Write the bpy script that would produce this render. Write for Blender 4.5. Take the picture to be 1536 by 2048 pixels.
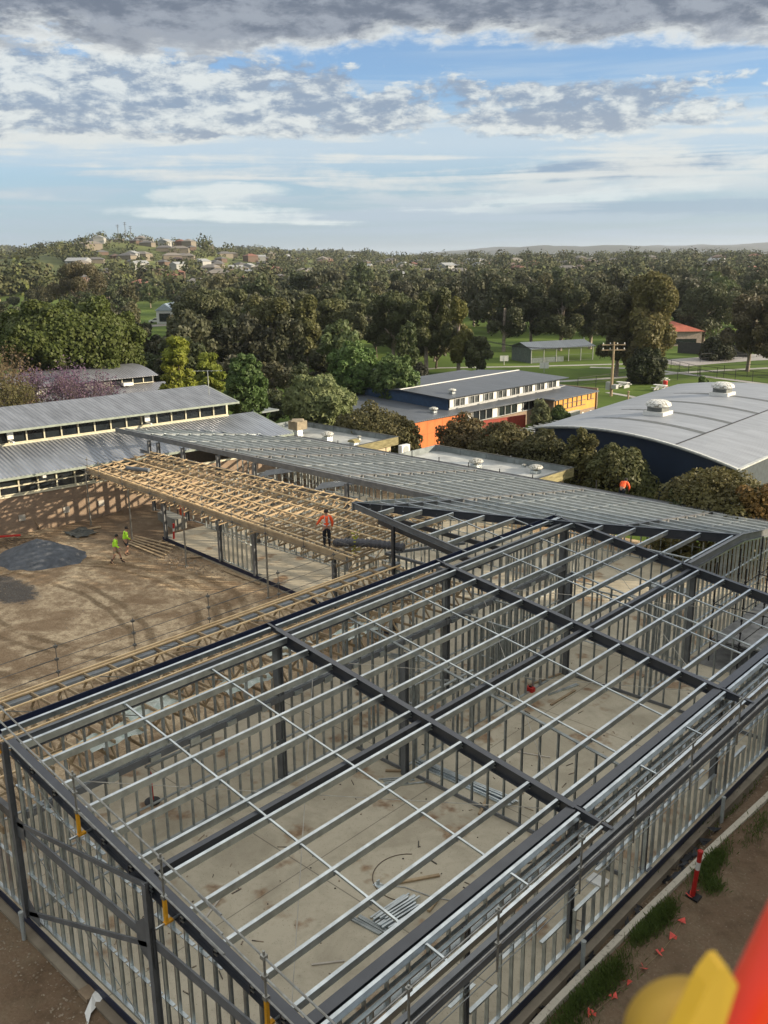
import bpy, bmesh, math, random
import numpy as np
from mathutils import Vector, Matrix
R = math.radians
random.seed(7); rng = np.random.default_rng(11)
S = bpy.context.scene
for o in list(bpy.data.objects): bpy.data.objects.remove(o)
COL = S.collection

# ------------------------------------------------------------------ camera
CU, CV, CZ = 20.145, -17.191, 16.44          # the camera stands in a boom lift basket
FPX, PITCH, ROLL, YAW = 1815.75, R(15.594), R(-0.6562), R(43.0074)
f2 = Vector((-math.sin(YAW), math.cos(YAW), 0)); r2 = Vector((math.cos(YAW), math.sin(YAW), 0)); zz = Vector((0, 0, 1))
FW = f2*math.cos(PITCH) - zz*math.sin(PITCH); UP = f2*math.sin(PITCH) + zz*math.cos(PITCH)
RT = r2*math.cos(ROLL) + UP*math.sin(ROLL); UP2 = UP*math.cos(ROLL) - r2*math.sin(ROLL)
cam = bpy.data.cameras.new('camera'); co = bpy.data.objects.new('camera', cam); COL.objects.link(co)
M = Matrix.Identity(4)
for i in range(3): M[i][0] = RT[i]; M[i][1] = UP2[i]; M[i][2] = -FW[i]; M[i][3] = (CU, CV, CZ)[i]
co.matrix_world = M
cam.sensor_fit = 'HORIZONTAL'; cam.sensor_width = 36; cam.lens = 36*FPX/1536
cam.clip_start = .05; cam.clip_end = 60000
cam.dof.use_dof = True; cam.dof.focus_distance = 45; cam.dof.aperture_fstop = 9.0
S.camera = co
S.render.resolution_x = 768; S.render.resolution_y = 1024
def ray(px, py): return FW + RT*((px-768)/FPX) - UP2*((py-1024)/FPX)
def W(px, py, z):
    r = ray(px, py); t = (z-CZ)/r.z; return Vector((CU+t*r.x, CV+t*r.y, z))
def WV(px, py, v):
    r = ray(px, py); t = (v-CV)/r.y; return Vector((CU+t*r.x, v, CZ+t*r.z))
def WD(px, py, D):
    r = ray(px, py); t = D/math.hypot(r.x, r.y); return Vector((CU+t*r.x, CV+t*r.y, CZ+t*r.z))

# ------------------------------------------------------------------ light
SUN_EL, SUN_AZ = R(16), math.atan2(.819, .574)       # azimuth measured from +Y towards +X
sd = Vector((math.sin(SUN_AZ)*math.cos(SUN_EL), math.cos(SUN_AZ)*math.cos(SUN_EL), math.sin(SUN_EL)))
sl = bpy.data.lights.new('sun', 'SUN'); so = bpy.data.objects.new('sun', sl); COL.objects.link(so)
sl.energy = 5.0; sl.angle = R(.6); sl.color = (1, .84, .63)
so.rotation_euler = (-sd).to_track_quat('-Z', 'Y').to_euler()
S.view_settings.view_transform = 'Standard'; S.view_settings.look = 'None'
S.view_settings.exposure = .72; S.view_settings.gamma = 1

class NT:
    "tiny node-graph writer"
    def __init__(s, tree): s.t = tree; s.n = tree.nodes; s.l = tree.links
    def node(s, typ, ins=None, **kw):
        n = s.n.new(typ)
        for k, v in kw.items(): setattr(n, k, v)
        for k, v in (ins or {}).items(): s.put(n.inputs[k], v)
        return n
    def put(s, sock, v):
        if isinstance(v, bpy.types.NodeSocket): s.l.new(v, sock)
        elif isinstance(v, (tuple, list)) and len(v) == 3 and sock.type == 'RGBA': sock.default_value = (*v, 1)
        else: sock.default_value = v
    def m(s, op, a, b=0., c=0., clamp=False):
        n = s.n.new('ShaderNodeMath'); n.operation = op; n.use_clamp = clamp
        s.put(n.inputs[0], a); s.put(n.inputs[1], b); s.put(n.inputs[2], c); return n.outputs[0]
    def vm(s, op, a, b=(0, 0, 0)):
        n = s.n.new('ShaderNodeVectorMath'); n.operation = op; s.put(n.inputs[0], a); s.put(n.inputs[1], b)
        return n.outputs['Value'] if op in ('DOT_PRODUCT', 'LENGTH', 'DISTANCE') else n.outputs['Vector']
    def mix(s, f, a, b):
        n = s.n.new('ShaderNodeMix'); n.data_type = 'RGBA'; s.put(n.inputs[0], f); s.put(n.inputs[6], a); s.put(n.inputs[7], b); return n.outputs[2]
    def ss(s, x, a, b, lo=0., hi=1.):
        n = s.n.new('ShaderNodeMapRange'); n.interpolation_type = 'SMOOTHSTEP'
        s.put(n.inputs[0], x); s.put(n.inputs[1], a); s.put(n.inputs[2], b); s.put(n.inputs[3], lo); s.put(n.inputs[4], hi); return n.outputs[0]
    def comb(s, x, y, z=0.):
        n = s.n.new('ShaderNodeCombineXYZ'); s.put(n.inputs[0], x); s.put(n.inputs[1], y); s.put(n.inputs[2], z); return n.outputs[0]
    def noise(s, vec, scale, detail=5., rough=.55, dist=0.):
        n = s.n.new('ShaderNodeTexNoise'); s.put(n.inputs['Vector'], vec); n.inputs['Scale'].default_value = scale
        n.inputs['Detail'].default_value = detail; n.inputs['Roughness'].default_value = rough; n.inputs['Distortion'].default_value = dist
        return n.outputs[0]

# ------------------------------------------------------------------ sky: Nishita air with a broken cloud deck
w = bpy.data.worlds.new('World'); S.world = w; w.use_nodes = True
g = NT(w.node_tree); g.n.clear()
out = g.node('ShaderNodeOutputWorld'); bg = g.node('ShaderNodeBackground')
sky = g.node('ShaderNodeTexSky', sky_type='NISHITA', sun_disc=False, sun_elevation=SUN_EL, sun_rotation=SUN_AZ, altitude=100., air_density=1.0, dust_density=.6, ozone_density=2.5)
air = g.vm('MULTIPLY', sky.outputs[0], (.105, .122, .146))
d = g.vm('NORMALIZE', g.node('ShaderNodeTexCoord').outputs['Generated'])
sep = g.node('ShaderNodeSeparateXYZ', {0: d}); dz = sep.outputs[2]
af = g.vm('DOT_PRODUCT', d, tuple(f2)); ar = g.vm('DOT_PRODUCT', d, tuple(r2))
hz = g.m('SQRT', g.m('ADD', g.m('MULTIPLY', af, af), g.m('MULTIPLY', ar, ar)))
e = g.m('DIVIDE', dz, g.m('MAXIMUM', hz, .02))                       # tangent of the elevation
azi = g.m('ARCTAN2', ar, af)                                          # bearing from the view's bearing
inv = g.m('DIVIDE', 1., g.m('ADD', g.m('MAXIMUM', dz, 0.), .05))
P = g.comb(g.m('MULTIPLY', ar, inv), g.m('MULTIPLY', af, inv), 0.)    # position on a flat cloud deck
AE = g.comb(azi, g.m('MULTIPLY', e, 2.6), 0.)
big = g.noise(g.vm('ADD', g.vm('MULTIPLY', AE, (3.4, 5., 1)), (4.1, 2.2, 0)), 1., 6, .6, .5)
PV = g.vm('MULTIPLY', AE, (23., 19., 1))
puf = g.noise(PV, 1., 9, .66, .2)
off = g.noise(g.vm('ADD', PV, (.24, .45, 0)), 1., 9, .66, .2)
med = g.noise(g.vm('ADD', g.vm('MULTIPLY', AE, (6., 8.5, 1)), (8.3, 1.9, 0)), 1., 6, .6, .4)
wis = g.noise(g.vm('ADD', g.vm('MULTIPLY', AE, (3.2, 25., 1)), (1.3, .4, 0)), 1., 6, .55, .6)
deck = g.noise(P, .9, 7, .6, .3)
# smooth high veil with long streaks
veil = g.m('MAXIMUM', g.ss(wis, .42, .66), g.ss(g.m('ADD', g.m('MULTIPLY', wis, .6), g.m('MULTIPLY', med, .5)), .54, .68))
veilz = g.m('MULTIPLY', veil, g.ss(e, .20, .10, .25, 1.))
c1 = g.mix(g.m('MULTIPLY', veilz, .9), air, (.52, .58, .62))
# pale band over the horizon
c1 = g.mix(g.ss(e, .17, .015, .15, .75), c1, (.30, .395, .49))
c1 = g.mix(g.m('MULTIPLY', g.ss(e, .075, .115), g.m('MULTIPLY', g.ss(e, .155, .12), .75)), c1, (.47, .55, .61))
# streaky lens cloud low on the left and a grey one low on the right
def lens(c, a0, e0, wa, we, col, k, tilt=0.):
    da = g.m('DIVIDE', g.m('SUBTRACT', azi, a0), wa)
    de = g.m('DIVIDE', g.m('SUBTRACT', g.m('SUBTRACT', e, e0), g.m('MULTIPLY', g.m('SUBTRACT', azi, a0), tilt)), we)
    rr = g.m('ADD', g.m('ADD', g.m('MULTIPLY', da, da), g.m('MULTIPLY', de, de)), g.m('MULTIPLY', g.m('SUBTRACT', wis, .5), 6.5))
    rr = g.m('ADD', rr, g.m('MULTIPLY', g.m('SUBTRACT', puf, .5), 3.0))
    return g.mix(g.ss(rr, 1.3, -.1, 0., k*.9), c, col)
c1 = lens(c1, -.165, .066, .06, .012, (.66, .69, .67), .8)
c1 = lens(c1, -.125, .044, .14, .007, (.70, .74, .72), .8, -.04)
c1 = lens(c1, .07, .046, .12, .006, (.68, .72, .70), .7)
c1 = lens(c1, .27, .085, .12, .011, (.21, .29, .40), .85, .03)
c1 = lens(c1, .22, .062, .18, .008, (.68, .72, .70), .65, .05)
c1 = lens(c1, .30, .045, .25, .007, (.24, .33, .44), .55)
c1 = lens(c1, -.42, .045, .04, .006, (.66, .70, .70), .7)
low = g.m('ADD', g.m('ADD', g.m('MULTIPLY', g.m('SUBTRACT', wis, .5), 1.6), g.m('MULTIPLY', g.m('SUBTRACT', med, .5), 1.2)), g.m('MULTIPLY', g.m('SUBTRACT', puf, .5), .5))
lowm = g.m('MULTIPLY', g.m('MULTIPLY', g.ss(e, .045, .085), g.ss(e, .15, .12)), g.ss(g.m('ADD', low, g.m('MULTIPLY', azi, .25)), -.12, .22))
c1 = g.mix(g.m('MULTIPLY', lowm, .85), c1, (.60, .62, .60))
# altocumulus bank
cov = g.m('ADD', g.m('ADD', g.m('MULTIPLY', g.m('SUBTRACT', puf, .5), 1.1), g.m('MULTIPLY', g.m('SUBTRACT', big, .5), .9)), g.m('MULTIPLY', g.m('SUBTRACT', med, .5), .8))
band = g.m('MULTIPLY', g.ss(e, .096, .130), g.ss(g.m('ADD', e, g.m('MULTIPLY', azi, .03)), .225, .150))
left = g.m('MULTIPLY', g.ss(azi, .1, -.4, 0., .22), g.ss(e, .115, .14))
m2 = g.ss(g.m('ADD', g.m('ADD', cov, left), g.m('MULTIPLY', band, .46)), .29, .47)
lit2 = g.ss(g.m('ADD', g.m('MULTIPLY', g.m('SUBTRACT', puf, off), 1.2), g.m('MULTIPLY', g.m('SUBTRACT', .5, med), .65)), -.13, .20)
col2 = g.mix(lit2, (.225, .285, .37), (.60, .63, .62))
c2 = g.mix(g.m('MULTIPLY', m2, .9), c1, col2)
# heavy stratocumulus overhead, with broken gaps higher up
edge = g.m('ADD', g.m('ADD', g.m('ADD', e, g.m('MULTIPLY', g.m('SUBTRACT', big, .5), .07)), g.m('MULTIPLY', g.m('SUBTRACT', puf, .5), .05)), g.m('MULTIPLY', g.m('SUBTRACT', med, .5), .06))
edge = g.m('ADD', edge, g.m('MULTIPLY', g.m('ABSOLUTE', g.m('SUBTRACT', azi, -.16)), .02))
m3 = g.ss(edge, .194, .212)
m3 = g.m('MULTIPLY', m3, g.ss(g.m('ADD', deck, g.ss(e, .42, .30, 0., .9)), .36, .52))
dk = g.ss(g.m('ADD', edge, g.m('MULTIPLY', g.m('SUBTRACT', lit2, .5), -.012)), .197, .228)
dk = g.m('MULTIPLY', dk, g.ss(e, .9, .35, .25, 1.))
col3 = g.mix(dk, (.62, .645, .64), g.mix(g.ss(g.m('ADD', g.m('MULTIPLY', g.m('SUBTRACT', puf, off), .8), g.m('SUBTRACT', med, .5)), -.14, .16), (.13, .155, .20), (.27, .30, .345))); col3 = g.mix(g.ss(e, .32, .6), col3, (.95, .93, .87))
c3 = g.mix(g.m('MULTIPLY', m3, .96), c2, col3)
# brighter towards the sun
sdot = g.m('MAXIMUM', g.vm('DOT_PRODUCT', d, tuple(sd)), 0.)
glow = g.m('ADD', 1., g.m('MULTIPLY', g.m('POWER', sdot, 3.), .5))
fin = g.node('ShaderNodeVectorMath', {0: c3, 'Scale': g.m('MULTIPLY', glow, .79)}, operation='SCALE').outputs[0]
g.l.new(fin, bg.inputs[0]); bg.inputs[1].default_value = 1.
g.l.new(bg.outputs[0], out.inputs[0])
# ------------------------------------------------------------------ materials
MATS = {}
def mat(name, col, rough=.7, metal=0., var=.12, scale=3., col2=None, bump=0., bscale=40., coords='Object', spec=.4, stretch=(1, 1, 1), thr=(.35, .65)):
    if name in MATS: return MATS[name]
    m = bpy.data.materials.new(name); m.use_nodes = True; g = NT(m.node_tree); b = g.n['Principled BSDF']
    tc = g.node('ShaderNodeTexCoord').outputs['Object'] if coords == 'Object' else g.node('ShaderNodeNewGeometry').outputs['Position']
    v = g.vm('MULTIPLY', tc, stretch)
    n = g.noise(v, scale, 6, .6)
    c2 = col2 if col2 else tuple(c*(1-var*2.2) for c in col)
    c = g.mix(g.ss(n, thr[0], thr[1]), c2, col)
    oi = g.node('ShaderNodeObjectInfo').outputs['Random']
    if var: 
        hs = g.node('ShaderNodeHueSaturation'); g.put(hs.inputs['Value'], g.m('ADD', 1-var*.6, g.m('MULTIPLY', oi, var*1.2))); g.put(hs.inputs['Color'], c); c = hs.outputs[0]
    g.put(b.inputs['Base Color'], c); b.inputs['Roughness'].default_value = rough; b.inputs['Metallic'].default_value = metal
    b.inputs['Specular IOR Level'].default_value = spec
    if bump:
        bn = g.node('ShaderNodeBump', {'Strength': bump, 'Distance': .02}); g.put(bn.inputs['Height'], g.noise(v, bscale, 4, .6)); g.put(b.inputs['Normal'], bn.outputs[0])
    MATS[name] = m; return m
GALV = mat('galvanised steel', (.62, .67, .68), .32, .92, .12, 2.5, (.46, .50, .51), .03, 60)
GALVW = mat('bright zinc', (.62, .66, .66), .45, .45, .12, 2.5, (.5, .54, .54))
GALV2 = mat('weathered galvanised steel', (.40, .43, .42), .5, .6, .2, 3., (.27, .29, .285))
PAINT = mat('slate painted steel', (.045, .05, .06), .34, .1, .1, 2., (.032, .036, .045), spec=.8)
PAINTL = mat('grey painted steel', (.17, .178, .182), .5, .15, .1, 2., (.125, .132, .138), spec=.5)
NAVY = mat('navy edge board', (.012, .018, .045), .5, 0, .1, 2.)
TIMB = mat('fresh pine', (.72, .53, .29), .7, 0, .22, 1.5, (.55, .39, .20), stretch=(1, 1, 4))
TIMBD = mat('weathered and shaded pine', (.42, .32, .195), .75, 0, .25, 1.5, (.29, .21, .125))  # browner copy of the pine; puts shade into the truss colour
TUBE = mat('scaffold tube', (.36, .36, .33), .45, .6, .15, 6., (.25, .24, .21))
YEL = mat('yellow clamp paint', (.75, .36, .02), .5, 0, .1, 6.)
WHITE = mat('white paint', (.72, .72, .68), .6, 0, .05, 3.)
CREAM = mat('cream window frame', (.62, .59, .44), .6, 0, .08, 3.)
RED = mat('red plastic', (.55, .03, .025), .45, 0, .08, 6.)
PVC = mat('grey pipe plastic', (.38, .41, .40), .5, 0, .05, 8.)
PINK = mat('coral flagging', (.85, .12, .09), .6, 0, .1, 8.)
BLACKM = mat('black plastic', (.012, .012, .014), .5)
DARKG = mat('dark window glass', (.012, .016, .02), .08, 0, .0, 1., (.02, .026, .03), spec=.6)
def glass(): return DARKG

def corr_mat(name, col, pitch=.19, ang=0., dark=.6, rough=.38, metal=.5, var=.25):
    "ribbed sheet roofing: ribs run along the direction ang in the ground plane"
    m = bpy.data.materials.new(name); m.use_nodes = True; g = NT(m.node_tree); b = g.n['Principled BSDF']
    pos = g.node('ShaderNodeNewGeometry').outputs['Position']
    ac = g.vm('DOT_PRODUCT', pos, (-math.sin(ang), math.cos(ang), 0))
    al = g.vm('DOT_PRODUCT', pos, (math.cos(ang), math.sin(ang), 0))
    ph = g.m('MULTIPLY', ac, 2*math.pi/pitch); s = g.m('SINE', ph)
    st = g.noise(g.comb(g.m('MULTIPLY', ac, 1.3), g.m('MULTIPLY', al, .25)), 1.2, 6, .65)
    c = g.mix(g.ss(st, .3, .7), tuple(x*(1-var) for x in col), col)
    sheet = g.noise(g.comb(g.m('FLOOR', g.m('MULTIPLY', ac, 1/.76)), g.m('FLOOR', g.m('MULTIPLY', al, 1/5.))), 3.7, 0)
    c = g.mix(g.ss(sheet, .35, .65, 0, .25), c, tuple(x*.6 for x in col))
    g.put(b.inputs['Base Color'], c); b.inputs['Roughness'].default_value = rough; b.inputs['Metallic'].default_value = metal
    bn = g.node('ShaderNodeBump', {'Strength': dark, 'Distance': .04}); g.put(bn.inputs['Height'], s); g.put(b.inputs['Normal'], bn.outputs[0])
    return m
def brick_mat(name, c1, c2, mortar, sc=4., bw=.24, rh=.086):
    m = bpy.data.materials.new(name); m.use_nodes = True; g = NT(m.node_tree); b = g.n['Principled BSDF']
    pos = g.node('ShaderNodeNewGeometry').outputs['Position']; s = g.node('ShaderNodeSeparateXYZ', {0: pos})
    v = g.comb(g.m('ADD', s.outputs[0], s.outputs[1]), s.outputs[2])
    br = g.node('ShaderNodeTexBrick', {'Vector': v, 'Color1': (*c1, 1), 'Color2': (*c2, 1), 'Mortar': (*mortar, 1), 'Scale': 1., 'Mortar Size': .008, 'Brick Width': bw, 'Row Height': rh})
    n = g.noise(pos, 1.3, 6, .6)
    g.put(b.inputs['Base Color'], g.mix(g.ss(n, .35, .7, 0, .35), br.outputs[0], tuple(x*.55 for x in c1))); b.inputs['Roughness'].default_value = .85
    return m

# ------------------------------------------------------------------ object helpers
def meta(o, label=None, cat=None, group=None, kind=None):
    if label: o['label'] = label
    if cat: o['category'] = cat
    if group: o['group'] = group
    if kind: o['kind'] = kind
    return o
def base_of(o):
    v = Vector((0, 0, 0))
    while o: v += o.location; o = o.parent
    return v
def thing(name, loc, label, cat, group=None, rz=0.):
    o = bpy.data.objects.new(name, None); COL.objects.link(o); o.location = Vector(loc); o.rotation_euler.z = rz
    o.empty_display_size = .3
    return meta(o, label, cat, group)
class MB:
    def __init__(s): s.v = []; s.f = []; s.sm = False
    def add(s, vs, fs):
        k = len(s.v); s.v += [tuple(x) for x in vs]; s.f += [tuple(i+k for i in f) for f in fs]; return s
    def box(s, a, b):
        x0, y0, z0 = a; x1, y1, z1 = b
        return s.add([(x0,y0,z0),(x1,y0,z0),(x1,y1,z0),(x0,y1,z0),(x0,y0,z1),(x1,y0,z1),(x1,y1,z1),(x0,y1,z1)], [(0,3,2,1),(4,5,6,7),(0,1,5,4),(1,2,6,5),(2,3,7,6),(3,0,4,7)])
    def prism(s, pts, z0, z1):
        n = len(pts); vs = [(p[0], p[1], z0) for p in pts]+[(p[0], p[1], z1) for p in pts]
        return s.add(vs, [tuple(range(n))[::-1], tuple(range(n, 2*n))]+[(i, (i+1) % n, n+(i+1) % n, n+i) for i in range(n)])
    def hull8(s, q0, q1):      # two quads joined
        return s.add(list(q0)+list(q1), [(3,2,1,0),(4,5,6,7)]+[(i, (i+1) % 4, 4+(i+1) % 4, 4+i) for i in range(4)])
    def ext(s, a, b, prof, up=(0, 0, 1)):
        a = Vector(a); b = Vector(b); d = (b-a).normalized(); up = Vector(up)
        if abs(d.dot(up)) > .98: up = Vector((0, 1, 0)) if abs(d.y) < .9 else Vector((1, 0, 0))
        x = d.cross(up).normalized(); y = x.cross(d)
        n = len(prof); vs = [a+x*p[0]+y*p[1] for p in prof]+[b+x*p[0]+y*p[1] for p in prof]
        return s.add(vs, [tuple(range(n))[::-1], tuple(range(n, 2*n))]+[(i, (i+1) % n, n+(i+1) % n, n+i) for i in range(n)])
    def bar(s, a, b, w, h, up=(0, 0, 1), top=False):
        y0, y1 = (-h, 0) if top else (-h/2, h/2)
        return s.ext(a, b, [(-w/2, y0), (w/2, y0), (w/2, y1), (-w/2, y1)], up)
    def tube(s, pts, rad, n=6):
        pts = [Vector(p) for p in pts]; rad = rad if isinstance(rad, (list, tuple)) else [rad]*len(pts); k = len(s.v); prev = None
        for i, p in enumerate(pts):
            d = (pts[min(i+1, len(pts)-1)]-pts[max(i-1, 0)]).normalized()
            if prev is None: x = d.orthogonal().normalized()
            else: x = (prev-d*prev.dot(d)); x = x.normalized() if x.length > 1e-6 else d.orthogonal().normalized()
            prev = x; y = d.cross(x)
            for j in range(n):
                a = 2*math.pi*j/n; s.v.append(tuple(p+(x*math.cos(a)+y*math.sin(a))*rad[i]))
        for i in range(len(pts)-1):
            for j in range(n): s.f.append((k+i*n+j, k+i*n+(j+1) % n, k+(i+1)*n+(j+1) % n, k+(i+1)*n+j))
        s.f.append(tuple(k+j for j in range(n))[::-1]); s.f.append(tuple(k+(len(pts)-1)*n+j for j in range(n))); return s
    def lathe(s, c, prof, n=16):   # prof: (r, z)
        c = Vector(c); k = len(s.v)
        for r, z in prof:
            for j in range(n): a = 2*math.pi*j/n; s.v.append((c.x+r*math.cos(a), c.y+r*math.sin(a), c.z+z))
        for i in range(len(prof)-1):
            for j in range(n): s.f.append((k+i*n+j, k+i*n+(j+1) % n, k+(i+1)*n+(j+1) % n, k+(i+1)*n+j))
        s.f.append(tuple(k+j for j in range(n))[::-1]); s.f.append(tuple(k+(len(prof)-1)*n+j for j in range(n))); return s
    def mesh(s, name, m, off=Vector((0, 0, 0)), smooth=False):
        me = bpy.data.meshes.new(name); me.from_pydata([(x-off.x, y-off.y, z-off.z) for x, y, z in s.v], [], s.f)
        me.materials.append(m)
        if smooth: me.polygons.foreach_set('use_smooth', [True]*len(me.polygons))
        me.update(); return me
    def build(s, name, m, parent=None, label=None, cat=None, group=None, kind=None, smooth=False, origin=None):
        "vertices are in world space; the object's origin goes to its parent's base or to origin"
        off = base_of(parent) if parent else Vector(origin or (0, 0, 0))
        if parent is not None and origin is not None: off2 = Vector(origin)
        else: off2 = off
        me = s.mesh(name, m, off2, smooth); o = bpy.data.objects.new(name, me); COL.objects.link(o)
        if parent: o.parent = parent; o.location = off2-off
        else: o.location = off2
        return meta(o, label, cat, group, kind)
def inst(me, name, parent, loc):
    o = bpy.data.objects.new(name, me); COL.objects.link(o)
    if parent: o.parent = parent; o.location = Vector(loc)-base_of(parent)
    else: o.location = Vector(loc)
    return o
def copy_tree(o, parent=None):
    c = o.copy(); COL.objects.link(c); c.parent = parent
    for ch in o.children: copy_tree(ch, c)
    return c

def cprof(h, wd, t=.012, side=1):      # C section, web on +x (side=1), origin at top of the web
    p = [(0, 0), (0, -h), (-wd, -h), (-wd, -h+.03), (-wd+t, -h+.03), (-wd+t, -h+t), (-t, -h+t), (-t, -t), (-wd+t, -t), (-wd+t, -.03), (-wd, -.03), (-wd, 0)]
    return [(x*side, y) for x, y in p][::(1 if side > 0 else -1)]
def iprof(h, wd, tf=.014, tw=.01):     # I section, origin at the top flange's centre
    a = wd/2; b = tw/2
    return [(-a, 0), (a, 0), (a, -tf), (b, -tf), (b, -h+tf), (a, -h+tf), (a, -h), (-a, -h), (-a, -h+tf), (-b, -h+tf), (-b, -tf), (-a, -tf)][::-1]

_stud = {}
def stud_mesh(h, m, along):
    key = (round(h, 2), m.name, along)
    if key not in _stud:
        q = MB(); w_, d_, t = .09, .041, .006
        p = [(-d_/2, -w_/2), (d_/2, -w_/2), (d_/2, -w_/2+.006), (-d_/2+t, -w_/2+.006), (-d_/2+t, w_/2-.006), (d_/2, w_/2-.006), (d_/2, w_/2), (-d_/2, w_/2)]
        if along == 'v': p = [(-y, x) for x, y in p]
        n = len(p); q.add([(x, y, 0) for x, y in p]+[(x, y, key[0]) for x, y in p], [tuple(range(n))[::-1], tuple(range(n, 2*n))]+[(i, (i+1) % n, n+(i+1) % n, n+i) for i in range(n)])
        _stud[key] = q.mesh('stud', m)
    return _stud[key]
def studwall(parent, p0, p1, z0, zt, sp=.45, nog=(), m=None, skip=(), sills=(), tracks=True, studs=True, off=.0):
    "light steel wall frame: tracks and noggins in one mesh, each stud a sub-part"
    m = m or GALV2; p0 = Vector((*p0, 0)); p1 = Vector((*p1, 0)); d = p1-p0; L = d.length; d.normalize()
    along = 'u' if abs(d.x) > abs(d.y) else 'v'; zf = zt if callable(zt) else (lambda s: zt); q = MB()
    if tracks:
        q.bar(p0+zz*(z0+.015), p1+zz*(z0+.015), .092, .03); 
        k = 6
        for i in range(k):
            a = p0+d*(L*i/k); b = p0+d*(L*(i+1)/k); q.bar(a+zz*(zf(L*i/k)-.02), b+zz*(zf(L*(i+1)/k)-.02), .094, .04)
    def blocked(s, z): return any(a <= s <= b and z > zs for a, b, zs in skip)
    n = int(L/sp)
    for zn in nog:
        zn, a, b = zn if isinstance(zn, tuple) else (zn, 0, L)
        i0 = int(a/sp); i1 = int(math.ceil(b/sp))
        run = [i for i in range(i0, min(i1, n)) if not blocked((i+.5)*sp, zn) and zf(i*sp) > zn+.2]
        for i in run:
            q.bar(p0+d*(i*sp+.03)+zz*zn, p0+d*((i+1)*sp-.02)+zz*zn, .084, .02)
            q.bar(p0+d*(i*sp+.03)+zz*(zn-.02), p0+d*((i+1)*sp-.02)+zz*(zn-.02), .008, .05) if False else None
    for a, b, zs in skip: q.bar(p0+d*a+zz*(zs-.02), p0+d*b+zz*(zs-.02), .094, .05)
    wf = q.build('wall_frame', m, parent)
    if studs:
        for i in range(n+1):
            s = i*sp+off; p = p0+d*s
            if s > L+.01: continue
            top = zf(s)-.04
            for a, b, zs in skip:
                if a < s < b: top = min(top, zs-.05)
            if top-z0 < .15: continue
            me = stud_mesh(top-z0-.03, m, along); inst(me, 'stud', wf, (p.x, p.y, z0+.03))
    return wf

# ------------------------------------------------------------------ terrain
def hashn(ix, iy, s=0):
    h = np.sin(ix*127.1+iy*311.7+s*74.7)*43758.5453; return h-np.floor(h)
def vnoise(x, y, s=0):
    ix = np.floor(x); iy = np.floor(y); fx = x-ix; fy = y-iy; fx = fx*fx*(3-2*fx); fy = fy*fy*(3-2*fy)
    a = hashn(ix, iy, s); b = hashn(ix+1, iy, s); c = hashn(ix, iy+1, s); d_ = hashn(ix+1, iy+1, s)
    return (a*(1-fx)+b*fx)*(1-fy)+(c*(1-fx)+d_*fx)*fy
def fbm(x, y, o=4, s=0):
    r = 0; a = .5
    for i in range(o): r = r+a*(vnoise(x, y, s+i)-.5); x = x*2.03+3.1; y = y*2.03+1.7; a *= .5
    return r
def ang2px(t): return 768+FPX*math.tan(t)*1.038
# ground height by distance from the camera, for a few bearings (radians right of the view's bearing)
GD = [0, 60, 85, 330, 420, 500, 600, 700, 800, 900, 1100, 1400, 2000, 2600, 3500, 5000, 6800, 7400]
GB = [-.9, -.42, -.375, -.33, -.28, -.20, -.15, -.08, 0., .12, .24, .35, .6]
GH = {  # one row per bearing
 -.9: [-.6,-.6,-1,-1,1,3,5,8,10,12,12,12,12,45,10,5,0,0],
 -.42: [-.6,-.6,-1,-1,3,8,12,14,14,13,12,12,15,48,10,5,0,0],
 -.375:[-.6,-.6,-1,-1, 5, 13, 17, 19, 18, 16, 14, 12, 12, 40, 20, 10, 10, 0],
 -.33: [-.6,-.6,-1,-1,3,10,16,21,25,25,18,14,12,25,10,5,0,0],
 -.28: [-.6,-.6,-1,-1,1,4,10,20,32,34,20,14,12,12,10,5,0,0],
 -.20: [-.6,-.6,-1,-1,1,4,9,17,27,27,20,14,12,12,10,5,0,0],
 -.15: [-.6,-.6,-1,-1,1,3,6,10,15,18,20,16,12,34,10,5,0,0],
 -.08: [-.6,-.6,-1,-1,0,1,3,6,9,12,15,14,12,24,10,5,0,0],
 0.: [-.6,-.6,-1,-1,0,1,3,5,8,10,13,13,12,16,10,5,0,0],
 .12: [-.6,-.6,-1,-1,0,2,5,8,10,12,13,12,12,12,10,5,0,0],
 .24: [-.6,-.6,-1,-1,0,2,4,7,9,11,12,12,12,12,10,5,0,0],
 .35: [-.6,-.6,-1,-1,0,1,3,6,8,10,11,12,12,12,10,5,0,0],
 .6: [-.6,-.6,-1,-1,0,1,3,6,8,10,11,12,12,12,10,5,0,0]}
GT = np.array([GH[b] for b in GB])
def ground(x, y):
    x = np.asarray(x, float); y = np.asarray(y, float)
    dx = x-CU; dy = y-CV; D = np.hypot(dx, dy); t = np.arctan2(dx*r2.x+dy*r2.y, dx*f2.x+dy*f2.y); t = np.clip(t, -.9, .6)
    j = np.clip(np.searchsorted(GB, t, side='right')-1, 0, len(GB)-2); b = np.array(GB); u = (t-b[j])/(b[j+1]-b[j]); u = u*u*(3-2*u)
    gd = np.array(GD, float); i = np.clip(np.searchsorted(gd, D, side='right')-1, 0, len(GD)-2); s = np.clip((D-gd[i])/(gd[i+1]-gd[i]), 0, 1)
    s2 = s*s*(3-2*s); a = GT[j, i]*(1-s2)+GT[j, i+1]*s2; c = GT[j+1, i]*(1-s2)+GT[j+1, i+1]*s2
    h = a*(1-u)+c*u
    k = np.clip((D-380)/500, 0, 1); h = h+fbm(x/130, y/130, 3, 5)*13*k+fbm(x/1400, y/1400, 4, 9)*0
    return h
def gz(x, y): return float(ground(x, y))
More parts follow.
